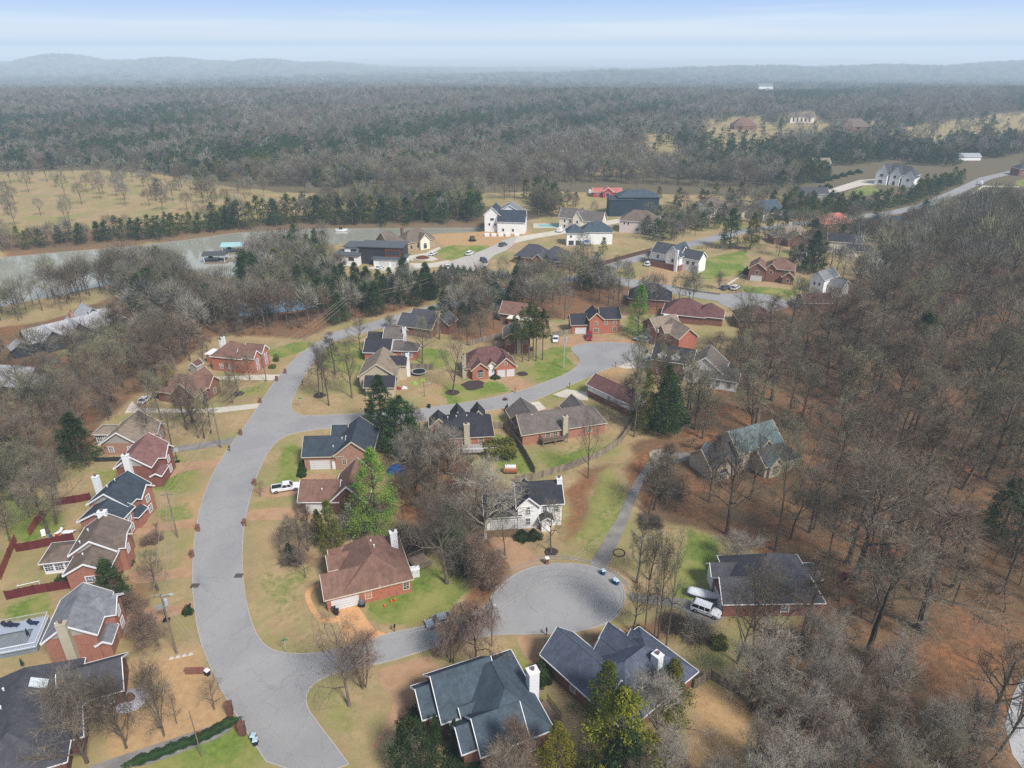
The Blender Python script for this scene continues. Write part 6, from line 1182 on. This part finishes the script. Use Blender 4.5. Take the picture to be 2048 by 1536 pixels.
# fences
def fence(pts,h,m,label,name='board_fence',post=2.4,pm=None,rails=False,z=0.):
    a0=pts[0]; root=empty(name,(a0.x,a0.y,z),0,label,'fence'); mb=MB(); pb=[]
    for p,q in zip(pts,pts[1:]):
        d=q-p; L=d.length; n=max(1,int(round(L/post))); u=d/L; nr=Vector((-u.y,u.x,0))
        def bx(s0,s1,z0,z1,t):
            A=p-a0+u*s0;B_=p-a0+u*s1; c=[A-nr*t,B_-nr*t,B_+nr*t,A+nr*t]; mb.hexa([(v.x,v.y,z0) for v in c]+[(v.x,v.y,z1) for v in c])
        if rails:
            for zz in rails: bx(0,L,zz,zz+.14,.03)
        else:
            k=max(1,int(L/.45)); 
            for i in range(k): bx(L*i/k+.008,L*(i+1)/k-.008,.05,h-.03*((i*7)%3),.02+.006*((i*5)%3))
        for i in range(n+1): pb.append(p-a0+u*(L*i/n))
    mb.obj('rails' if rails else 'board_panel',m,root)
    P0=MB(); P0.box(-.07,-.07,0,.07,.07,h+.08); pm_=P0.mesh('post',pm or m)
    for c in pb[:100]: o=child('post',pm_,root); o.location=c+Vector((.0,.06,0))
fence(U(14,1200,70,1188,145,1176),1.9,RDF,'dark red board fence in front of the soccer goal yard')
fence(U(2,1160,20,1115,33,1085),1.9,RDF2,'sunlit red fence slanting along the left of the goal yard'); fence(U(33,1104,60,1100,148,1082),1.9,RDF,'dark red fence behind the goal yard with a coloured banner')
fence(U(60,1073,75,1050,90,1032),1.8,RDF2,'red slanting fence behind the white lawn chairs'); fence(U(108,1012,150,1006,182,1000),1.8,RDF,'dark red fence behind the spreading grey tree')
fence(U(0,1004,48,1000),1.3,TRD,'dark rail fence at the left edge',rails=(.4,.8,1.2),name='rail_fence'); fence(U(0,925,42,917),1.3,TRD,'short dark rail fence in the left wood',rails=(.4,.8,1.2),name='rail_fence'); fence(U(190,924,250,922,300,914),1.2,TRD,'low black fence behind the screened tan house')
fence(U(984,858,1008,857,1034,888,1052,915,1070,948),1.9,WDF,'long wooden fence between the green yard and the deck yard'); fence(U(1030,966,1070,960,1135,940,1205,912,1240,888,1262,858),1.9,WDF,'curving wooden fence behind the long grey roofed house')
fence(U(1220,842,1265,862,1350,862,1420,850),1.3,WDF,'split rail fence through the leafy wood edge',rails=(.35,.75,1.15),name='rail_fence')
fence(U(1388,1378,1420,1358,1478,1392,1500,1412),1.9,WDF,'wooden fence at the corner of the straw yard, lower right')
fence(U(1030,863,1040,868),1.2,DKW,'short wooden gate fence by the pinkish wall'); fence(U(938,692,975,682,1010,674),1.9,WDF,'weathered fence on the straw slope above the maroon roof'); fence(U(812,738,868,740),1.9,WDF,'wooden fence between the tan house and the round tree')
fence(U(0,706,40,694),2.2,WDF,'brown fence at the end of the metal roofed lake house'); fence(U(450,668,560,640,700,618,850,590,870,582),1.9,brickm('fence_brown',(104,78,70)),'long brown fence along the upper road below the lake wood')
fence(U(1105,674,1140,668,1165,663),1.8,WDF,'wooden fence left of the court head house'); fence(U(1180,538,1260,515,1330,497),1.9,brickm('fence_brown',(104,78,70)),'brown fence along the upper road evergreen belt'); fence(U(1395,498,1440,496,1500,500),1.2,TRD,'low dark rail fence at the top of the hill lawn',rails=(.4,.9),name='rail_fence')
fence(U(1345,575,1400,585,1440,590),.7,WDF,'low retaining edging along the hill lawn',name='edging_fence')
# low brick wall
a=P(372,1347);b=P(408,1346); root=empty('brick_wall',tuple(a),math.atan2(b.y-a.y,b.x-a.x),'low reddish brick wall beside the dark bin','wall'); mb=MB(); L=(b-a).length; mb.box(0,-.2,0,L,.2,.9); mb.obj('wall',B_BR,root); o=MB(); o.box(-.05,-.26,.9,L+.05,.26,1.); o.obj('coping',B_RD,root)
# soccer goal
a=P(41,1190);b=P(84,1180); root=empty('soccer_goal',tuple(a),math.atan2(b.y-a.y,b.x-a.x),'white soccer goal frame in the straw back yard','soccer goal'); L=(b-a).length; mb=MB()
for x in(0,L): mb.tube((x,0,0),(x,0,2.),.05,.05,6); mb.tube((x,0,2.),(x,.5,1.9),.04,.04,6); mb.tube((x,.5,1.9),(x,1.3,0),.04,.04,6); mb.tube((x,0,.04),(x,1.3,.04),.03,.03,6)
mb.tube((0,0,2.),(L,0,2.),.06,.06,6); mb.obj('goal_frame',WHT,root)
# basketball hoops
def hoop(px,pb,pt,label,rz):
    b=P(px,pb); h=3.0; root=empty('basketball_hoop',tuple(b),rz,label,'basketball hoop'); mb=MB(); mb.tube((0,0,0),(0,0,h+.2),.07,.06,8); mb.box(-.5,-.4,0,.5,.4,.22); mb.obj('stand',BLK,root); o=MB(); o.box(-.75,-.5,h-.15,.75,-.45,h+.85); o.obj('backboard',mat('acrylic_board',C(176,186,190),.3,.05),root); o=MB()
    for k in range(10): t=k*.628; o.tube((.23*math.cos(t),-.78+.23*math.sin(t),h),(.23*math.cos(t+.63),-.78+.23*math.sin(t+.63),h),.015,.015,4)
    o.obj('rim',mat('hoop_rim',C(200,80,40)),root)
hoop(333,1241,1200,'portable basketball hoop beside the brown driveway',.2); hoop(355,924,905,'basketball hoop with a white board by the dusty red roofed house',.5)
# pool deck
a=P(-40,1316,1.);b=P(73,1294,1.); root=empty('pool_deck',(a.x,a.y,0),math.atan2(b.y-a.y,b.x-a.x),'grey raised deck with white railings round an empty pool','deck'); L=(b-a).length; D=6.8; mb=MB(); mb.box(0,0,.9,L,1.3,1.05);mb.box(0,D-2.2,.9,L,D,1.05);mb.box(L-1.6,1.3,.9,L,D-2.2,1.05); mb.obj('deck_floor',mat('deck_bluegrey',C(168,180,196),.8,.08),root)
o=MB(); o.box(.02,.02,0,L-.02,D-.02,.5); o.obj('pool_basin',mat('pool_cover',C(132,140,146),.7,.25),root)
for (x0,y0,x1,y1) in((0,0,L,0),(L,0,L,D),(0,D,L,D)):
    o=MB(); n=max(2,int(math.hypot(x1-x0,y1-y0)/.28)); o.tube((x0,y0,2.),(x1,y1,2.),.05,.05,4); o.tube((x0,y0,1.2),(x1,y1,1.2),.04,.04,4)
    for i in range(n+1): t=i/n; o.tube((x0+(x1-x0)*t,y0+(y1-y0)*t,1.05),(x0+(x1-x0)*t,y0+(y1-y0)*t,2.),.018,.018,4,caps=False)
    o.obj('railing',WHT if y0==y1==0 or x0==x1 else GALV,root)
def umbrella(px,py,z,label,m=NAVY,h=2.2):
    b=P(px,py,z); root=empty('closed_umbrella',tuple(b),0,label,'umbrella'); mb=MB(); mb.tube((0,0,0),(0,0,h),.03,.03,6); mb.obj('pole',GALV,root); o=MB(); o.tube((0,0,.9),(0,0,1.6),.22,.16,8); o.tube((0,0,1.6),(0,0,h+.1),.16,.03,8); o.obj('canopy',m,root)
umbrella(59,1278,1.,'closed navy umbrella on the pool deck'); umbrella(48,1338,0,'closed green umbrella on the patio behind the chimney house',mat('cloth_green',C(30,70,60)))
def lounger(px,py,z,rz,label,group=None,m=WHT,name='lawn_chair'):
    b=P(px,py,z); root=empty(name,tuple(b),rz,label,'chair',group); mb=MB(); mb.box(-.35,-.6,.35,.35,.5,.43); mb.obj('seat',m,root); o=MB(); o.hexa([(-.35,.5,.35),(.35,.5,.35),(.35,.6,.4),(-.35,.6,.4),(-.35,.95,.95),(.35,.95,.95),(.35,1.02,.9),(-.35,1.02,.9)]); o.obj('backrest',m,root)
    for x in(-.3,.3):
        for y in(-.5,.45): o=MB(); o.box(x-.03,y-.03,0,x+.03,y+.03,.35); o.obj('leg',m,root)
lounger(88,1072,0,.6,'left white wooden lawn chair by the leaning tree'); lounger(117,1068,0,-.4,'right white wooden lawn chair by the leaning tree'); 
for px,l in((18,'left'),(31,'middle'),(70,'right')): lounger(px,1253 if px<60 else 1249,1.,1.5,l+' dark cushioned lounger on the far side of the pool deck',m=NAVY,name='deck_lounger')
b=P(138,1070); root=empty('picnic_table',tuple(b),.1,'white picnic table beside the brown roofed house','table'); mb=MB(); mb.box(-1,-.45,.72,1,.45,.8); mb.obj('tabletop',WHT,root)
for s in(-1,1): o=MB(); o.box(-1,s*.8-.15,.42,1,s*.8+.15,.48); o.obj('bench',WHT,root); o=MB(); o.hexa([(s*.7-.05,-.8,0),(s*.7+.05,-.8,0),(s*.7+.05,-.7,0),(s*.7-.05,-.7,0),(s*.7-.05,.2,.72),(s*.7+.05,.2,.72),(s*.7+.05,.3,.72),(s*.7-.05,.3,.72)]); o.obj('leg',WHT,root)
# decks
def deck(a,b,D,h,label,m=DKW,rail=DKW,name='rear_deck',floor=None):
    A=P(a[0],a[1],h);B_=P(b[0],b[1],h); L=(B_-A).length; root=empty(name,(A.x,A.y,0),math.atan2(B_.y-A.y,B_.x-A.x),label,'deck'); mb=MB(); mb.box(0,0,h-.2,L,D,h); mb.obj('deck_floor',floor or m,root)
    for (x0,y0,x1,y1) in((0,0,L,0),(L,0,L,D),(0,0,0,D)):
        o=MB(); n=max(2,int(math.hypot(x1-x0,y1-y0)/.3)); o.box(min(x0,x1)-.04,min(y0,y1)-.04,h+.9,max(x0,x1)+.04,max(y0,y1)+.04,h+.98)
        for i in range(n+1): t=i/n; x,y=x0+(x1-x0)*t,y0+(y1-y0)*t; o.box(x-.03,y-.03,h,x+.03,y+.03,h+.9)
        o.obj('railing',rail,root)
    for x,y in((.1,.1),(L-.1,.1),(L/2,.1)): o=MB(); o.box(x-.08,y-.08,0,x+.08,y+.08,h-.2); o.obj('deck_post',m,root)
    return root
deck((925,905),(995,902),3.6,1.2,'grey rear deck with white railing below the charcoal hip roof',DKW,WHT,floor=mat('deck_grey',C(170,164,160))); deck((1086,885),(1136,876),2.8,1.3,'covered deck in front of the long grey roofed house',DKW,TRD)
deck((1090,1452),(1122,1436),3.6,1.0,'small brown deck with dark rail behind the foreground house',DKW,TRB); deck((815,1118),(832,1140),3.2,1.,'wooden deck behind the white chimney of the orange house',DKW,WDF); deck((990,692),(1010,690),4.,2.6,'tall wooden deck left of the narrow two storey house')
# small yard things
def simple(name,cat,label,px,py,z,parts,rz=0.,s=1.):
    b=P(px,py,z); s=.7 if name=='lawn_ornament' else s; root=empty(name,tuple(b),rz,label,cat,None,(s,s,s))
    for nm,fn,m in parts: mb=MB(); fn(mb); mb.obj(nm,m,root)
simple('storage_shed','storage shed','white plastic storage shed at the right corner of the orange house',828,1152,0,[('shed_body',lambda q:q.box(-1,-.5,0,1,.5,1.7),WHT),('lid',lambda q:q.prism([(-1.05,-.55,1.7),(-1.05,.55,1.7),(-1.05,.55,1.85),(-1.05,-.3,1.9)],(2.1,0,0)),WHT),('door_slot',lambda q:q.box(-.35,-.53,.2,-.25,-.5,1.5),TRD)],.25)
simple('smoker_grill','grill','covered grey grill beside the white garage door',724,1212,0,[('cover',lambda q:(q.tube((0,0,.7),(0,0,1.3),.5,.35,10),q.tube((0,0,1.3),(0,0,1.6),.35,.1,10)),PG),('cart',lambda q:q.box(-.5,-.35,0,.5,.35,.7),BLK)])
for i,(px,py,l) in enumerate(((770,1213,'red and white toy lying on the lawn edge'),(783,1204,'left orange lawn ornament by the brick wall'),(790,1201,'right orange lawn ornament by the brick wall'))):
    simple('lawn_ornament','ornament',l,px,py,0,[('ornament_body',lambda q:(q.tube((0,0,0),(0,0,.35),.3,.34,8),q.tube((0,0,.35),(0,0,.6),.34,.12,8)),mat('ornament_orange',C(224,84,44),.5,.1)),('ornament_top',lambda q:q.tube((0,0,.6),(0,0,.75),.1,.07,6),mat('ornament_yellow',C(240,220,120)))])
simple('tarp_pile','tarp','crumpled blue tarp over a trailer behind the bright conifer',790,943,0,[('tarp',lambda q:(q.hexa([(-1.6,-1.2,0),(1.6,-1.2,0),(1.7,1.2,0),(-1.7,1.1,0),(-1.2,-.8,1.3),(1.,-.9,1.1),(1.2,.8,1.5),(-1.1,.7,1.2)]),q.hexa([(1.5,-1,0),(2.8,-1,0),(2.8,1,0),(1.5,1,0),(1.6,-.7,.8),(2.5,-.7,.6),(2.5,.7,.7),(1.6,.7,.9)])),mat('tarp_blue',C(44,110,186),.5,.15))])
simple('playset','playset','orange and white covered ride beside the green yard fence',1021,945,0,[('drum_body',lambda q:q.tube((-1.5,0,.8),(1.5,0,.8),.8,.8,12),mat('drum_rust',C(170,110,70))),('white_top',lambda q:q.box(-1.2,-.5,1.35,1.2,.5,1.75),WHT),('base_frame',lambda q:q.box(-1.4,-.6,0,1.4,.6,.3),BLK)])
simple('air_conditioner','air conditioner','left grey air conditioning unit below the tall stone chimney',114,1342,0,[('unit_body',lambda q:q.box(-.5,-.5,0,.5,.5,.8),mat('unit_grey',C(96,108,108))),('fan_grille',lambda q:q.tube((0,0,.8),(0,0,.86),.4,.4,12),GALV)]); simple('hot_tub','hot tub','dark blue covered tub beside the air conditioner',131,1340,0,[('tub_body',lambda q:q.box(-1,-.9,0,1,.9,.9),mat('tub_dark',C(50,58,70))),('tub_cover',lambda q:q.box(-1.05,-.95,.9,1.05,.95,1.02),mat('tub_cover_blue',C(70,86,104)))],.3)
simple('hose_ring','hose','dark coiled hose ring on the lawn by the long drive',1238,1106,0,[('hose_coil',lambda q:[q.tube((1.1*math.cos(t*.4),1.1*math.sin(t*.4),.08),(1.1*math.cos(t*.4+.4),1.1*math.sin(t*.4+.4),.08),.09,.09,5) for t in range(16)],BLK)])
simple('hunting_stand','deer blind','small dark box stand on the leafy slope',1367,852,0,[('cabin',lambda q:q.box(-1.3,-1.1,.9,1.3,1.1,2.9),BLK),('stand_legs',lambda q:[q.box(x-.08,y-.08,0,x+.08,y+.08,.9) for x in(-1.1,1.1) for y in(-.9,.9)],TRB),('cabin_roof',lambda q:q.box(-1.5,-1.3,2.9,1.5,1.3,3.05),TRB)])
simple('garden_tractor','tractor','small red tractor behind the dark roofed brick house',1683,1160,0,[('tractor_body',lambda q:(q.box(-.9,-.35,.4,.3,.35,1.),q.box(.2,-.45,.4,.7,.45,1.2)),PR),('wheels',lambda q:[q.tube((x,s*.4,r),(x,s*.6,r),r,r,12) for x,r in((-.7,.3),(.5,.45)) for s in(-1,1)],TIRE),('seat',lambda q:q.box(.3,-.2,1.2,.6,.2,1.5),BLK)],.4)
simple('trampoline','trampoline','round trampoline on the brown yard behind the tan house',838,748,0,[('jump_mat',lambda q:q.tube((0,0,.8),(0,0,.86),1.9,1.9,20),BLK),('frame_pad',lambda q:[q.tube((2*math.cos(t*.314),2*math.sin(t*.314),.86),(2*math.cos(t*.314+.314),2*math.sin(t*.314+.314),.86),.12,.12,5) for t in range(20)],GALV),('trampoline_legs',lambda q:[q.tube((1.9*math.cos(t),1.9*math.sin(t),0),(1.9*math.cos(t),1.9*math.sin(t),.84),.04,.04,5) for t in(.5,2.1,3.7,5.2)],GALV)])
for px,py,l,m in((797,778,'pink toy car on the patio of the tan house',PR),(809,777,'white toy slide on the patio of the tan house',PW),(830,768,'lime green toy on the brown side yard',mat('toy_lime',C(160,200,80))),(845,762,'second lime toy nearer the fence',mat('toy_lime',C(160,200,80)))):
    simple('yard_toy','toy',l,px,py,0,[('toy_body',lambda q:q.hexa([(-.8,-.4,0),(.8,-.4,0),(.8,.4,0),(-.8,.4,0),(-.4,-.3,.7),(.5,-.35,.4),(.5,.35,.4),(-.4,.3,.7)]),m)])
simple('banner','banner','small blue yellow red banner hanging over the dark red fence',114,1084,0,[('blue_panel',lambda q:q.box(-1.,-.12,1.3,-.3,-.08,1.95),mat('banner_blue',C(40,110,180))),('yellow_panel',lambda q:q.box(-.3,-.12,1.35,.1,-.08,1.95),mat('banner_yellow',C(240,210,120))),('red_panel',lambda q:q.box(.1,-.12,1.3,.8,-.08,1.95),mat('banner_red',C(214,70,40)))],.1)
simple('flower_bed','planter','round rust coloured planting bed in the white forecourt',845,517,0,[('bed_edge',lambda q:q.tube((0,0,0),(0,0,.4),4.,4.,20),CONC),('bed_plants',lambda q:q.tube((0,0,.4),(0,0,.9),3.2,2.,14),mat('bed_rust',C(110,64,48),.9,.3))])
simple('swimming_pool','swimming pool','turquoise pool beside the white gabled houses',1100,452,0,[('pool_surround',lambda q:q.box(-9,-5,0,9,5,.25),CONC),('pool_water',lambda q:q.box(-6,-2.6,.25,6,2.6,.3),mat('pool_aqua',C(150,214,210),.2,.05))])
simple('court_surface','sports court','pale blue sports court seen through the lake wood',560,612,0,[('court_slab',lambda q:q.box(-14,-7,0,14,7,.08),mat('court_blue',C(136,170,204),.8,.1)),('court_fence',lambda q:[q.tube((x,y,0),(x,y,3),.05,.05,4) for x in(-14,-7,0,7,14) for y in(-7,7)],GALV)],.3)
simple('excavator','excavator','small excavator on the bare work site soil',945,482,0,[('tracks',lambda q:(q.box(-1.6,-1.2,0,1.6,-.7,.7),q.box(-1.6,.7,0,1.6,1.2,.7)),TIRE),('cab',lambda q:q.box(-1.1,-.9,.8,.9,.9,2.4),mat('machine_dark',C(90,84,70))),('boom',lambda q:(q.tube((.8,0,1.6),(3.,0,3.2),.2,.16,6),q.tube((3.,0,3.2),(4.4,0,1.2),.16,.12,6)),mat('machine_yellow',C(190,150,70)))],.4)
simple('material_stack','building materials','pallets of white building material before the unfinished house',1005,472,0,[('wrapped_pallet',lambda q:[q.box(x,-1,0,x+2.4,1,1.1+.2*(x%2)) for x in(-9,-5.5,-2,1.5,6)],WHT)])
simple('blue_dome_tent','canopy','blue canopy by the white hip roofed house',1172,492,0,[('canopy_top',lambda q:q.tube((0,0,2.2),(0,0,3.1),2.2,.2,4),mat('canopy_blue',C(70,120,180))),('canopy_legs',lambda q:[q.tube((x,y,0),(x,y,2.2),.05,.05,4) for x in(-1.4,1.4) for y in(-1.4,1.4)],GALV)])
simple('tree_skirt','covered shrub','white cloth spread round a shrub on the orange lawn',262,1400,0,[('cloth',lambda q:q.tube((0,0,0),(0,0,.35),2.3,1.5,11),mat('white_cloth',C(220,214,222),.8,.25,3.)),('shrub_top',lambda q:q.tube((0,0,.3),(0,0,1.2),.7,.4,8),TRB)])
simple('garden_rocks','rocks','pale rocks on the verge below the utility pole',363,1312,0,[('rock_pile',lambda q:[q.hexa([(x-.4,-.3,0),(x+.4,-.25,0),(x+.35,.3,0),(x-.35,.25,0),(x-.2,-.15,.3),(x+.2,-.1,.35),(x+.2,.15,.3),(x-.2,.1,.25)]) for x in(-1.4,-.5,.4,1.3)],CONC)],.3)
# ================= SKY, SUN, HAZE, CAMERA
sun_el,sun_az=R(47),R(140)    # azimuth measured clockwise from the view direction (+Y)
w=bpy.data.worlds.new('World'); SC.world=w; w.use_nodes=True; N=w.node_tree.nodes;L=w.node_tree.links; bg=N['Background']
sky=N.new('ShaderNodeTexSky'); sky.sky_type='NISHITA'; sky.sun_disc=False; sky.sun_elevation=sun_el; sky.sun_rotation=sun_az; sky.air_density=1.; sky.dust_density=1.2; sky.ozone_density=1.5; sky.altitude=200
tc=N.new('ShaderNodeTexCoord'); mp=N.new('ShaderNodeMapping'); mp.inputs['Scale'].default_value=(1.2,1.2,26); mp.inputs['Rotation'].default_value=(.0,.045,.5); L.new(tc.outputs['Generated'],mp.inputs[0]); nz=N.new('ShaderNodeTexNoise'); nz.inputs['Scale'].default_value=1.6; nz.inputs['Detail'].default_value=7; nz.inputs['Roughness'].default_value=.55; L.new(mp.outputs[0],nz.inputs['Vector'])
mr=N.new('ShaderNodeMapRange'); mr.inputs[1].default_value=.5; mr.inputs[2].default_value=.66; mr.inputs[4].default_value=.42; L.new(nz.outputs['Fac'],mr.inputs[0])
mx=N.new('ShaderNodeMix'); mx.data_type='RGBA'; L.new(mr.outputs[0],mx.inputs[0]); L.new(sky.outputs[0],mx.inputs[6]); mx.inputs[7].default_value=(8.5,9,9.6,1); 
geo=N.new('ShaderNodeSeparateXYZ'); L.new(tc.outputs['Generated'],geo.inputs[0])
cr=N.new('ShaderNodeValToRGB'); L.new(geo.outputs[2],cr.inputs[0]); e=cr.color_ramp.elements; e[0].position=0.; e[0].color=(.62,.64,.67,1); e[1].position=.22; e[1].color=(.36,.41,.47,1)
for p_,c_ in((.014,(.60,.63,.67,1)),(.034,(.42,.53,.68,1)),(.06,(.27,.41,.68,1))): q=e.new(p_); q.color=c_
sc=N.new('ShaderNodeVectorMath'); sc.operation='SCALE'; sc.inputs['Scale'].default_value=12.5; L.new(cr.outputs[0],sc.inputs[0])
fz=N.new('ShaderNodeMapRange'); fz.inputs[1].default_value=.12; fz.inputs[2].default_value=.5; fz.inputs[3].default_value=1.; fz.inputs[4].default_value=.35; L.new(geo.outputs[2],fz.inputs[0])  # upper sky keeps a pale veil, added to raise the ambient light
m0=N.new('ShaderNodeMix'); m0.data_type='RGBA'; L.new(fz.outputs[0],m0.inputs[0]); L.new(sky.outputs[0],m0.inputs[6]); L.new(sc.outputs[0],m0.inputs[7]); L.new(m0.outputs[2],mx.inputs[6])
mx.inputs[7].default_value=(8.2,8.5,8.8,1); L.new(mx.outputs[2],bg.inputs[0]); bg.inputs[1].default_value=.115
sl=bpy.data.lights.new('sun','SUN'); sl.energy=5; sl.angle=R(14); sl.color=(1.,.95,.88); so=bpy.data.objects.new('sun',sl); COL.objects.link(so)
dv=Vector((math.sin(sun_az)*math.cos(sun_el),math.cos(sun_az)*math.cos(sun_el),math.sin(sun_el))); so.rotation_euler=(-dv).to_track_quat('-Z','Y').to_euler()
def air(name,box,den,col):
    hz=MB(); hz.box(*box); ho=hz.obj(name,[]); ho['kind']='structure'
    hm=bpy.data.materials.new(name+'_air'); hm.use_nodes=True; n=hm.node_tree.nodes; n.clear(); out=n.new('ShaderNodeOutputMaterial'); ab=n.new('ShaderNodeVolumeAbsorption'); em=n.new('ShaderNodeEmission'); ad=n.new('ShaderNodeAddShader')
    ab.inputs['Color'].default_value=(0,0,0,1); ab.inputs['Density'].default_value=den; em.inputs['Color'].default_value=col; em.inputs['Strength'].default_value=den  # emission put in to stand for daylight scattered by the haze
    l=hm.node_tree.links; l.new(ab.outputs[0],ad.inputs[0]); l.new(em.outputs[0],ad.inputs[1]); l.new(ad.outputs[0],out.inputs['Volume']); ho.data.materials.append(hm)
air('haze',(-26000,-2000,-90,26000,26000,150),.00021,(.53,.69,.87,1))
air('valley_mist',(-25500,2250,-88,25500,25500,100),.00028,(.80,.88,.96,1))
cam=bpy.data.cameras.new('camera'); cam.sensor_width=36; cam.lens=36*F/2048; cam.clip_start=1; cam.clip_end=60000; co=bpy.data.objects.new('camera',cam); COL.objects.link(co); co.location=(0,0,HC); co.rotation_euler=(math.pi/2-TH,0,0); SC.camera=co
SC.view_settings.view_transform='Standard'; SC.view_settings.look='None'; SC.view_settings.exposure=0; SC.view_settings.gamma=1
SC.render.engine='CYCLES'; cy=SC.cycles; cy.max_bounces=5; cy.diffuse_bounces=2; cy.glossy_bounces=2; cy.volume_bounces=0; cy.use_denoising=False; cy.denoiser='OPENIMAGEDENOISE'; cy.use_adaptive_sampling=True; cy.adaptive_threshold=.03
SC.render.resolution_x=1024; SC.render.resolution_y=768; SC.render.use_persistent_data=False
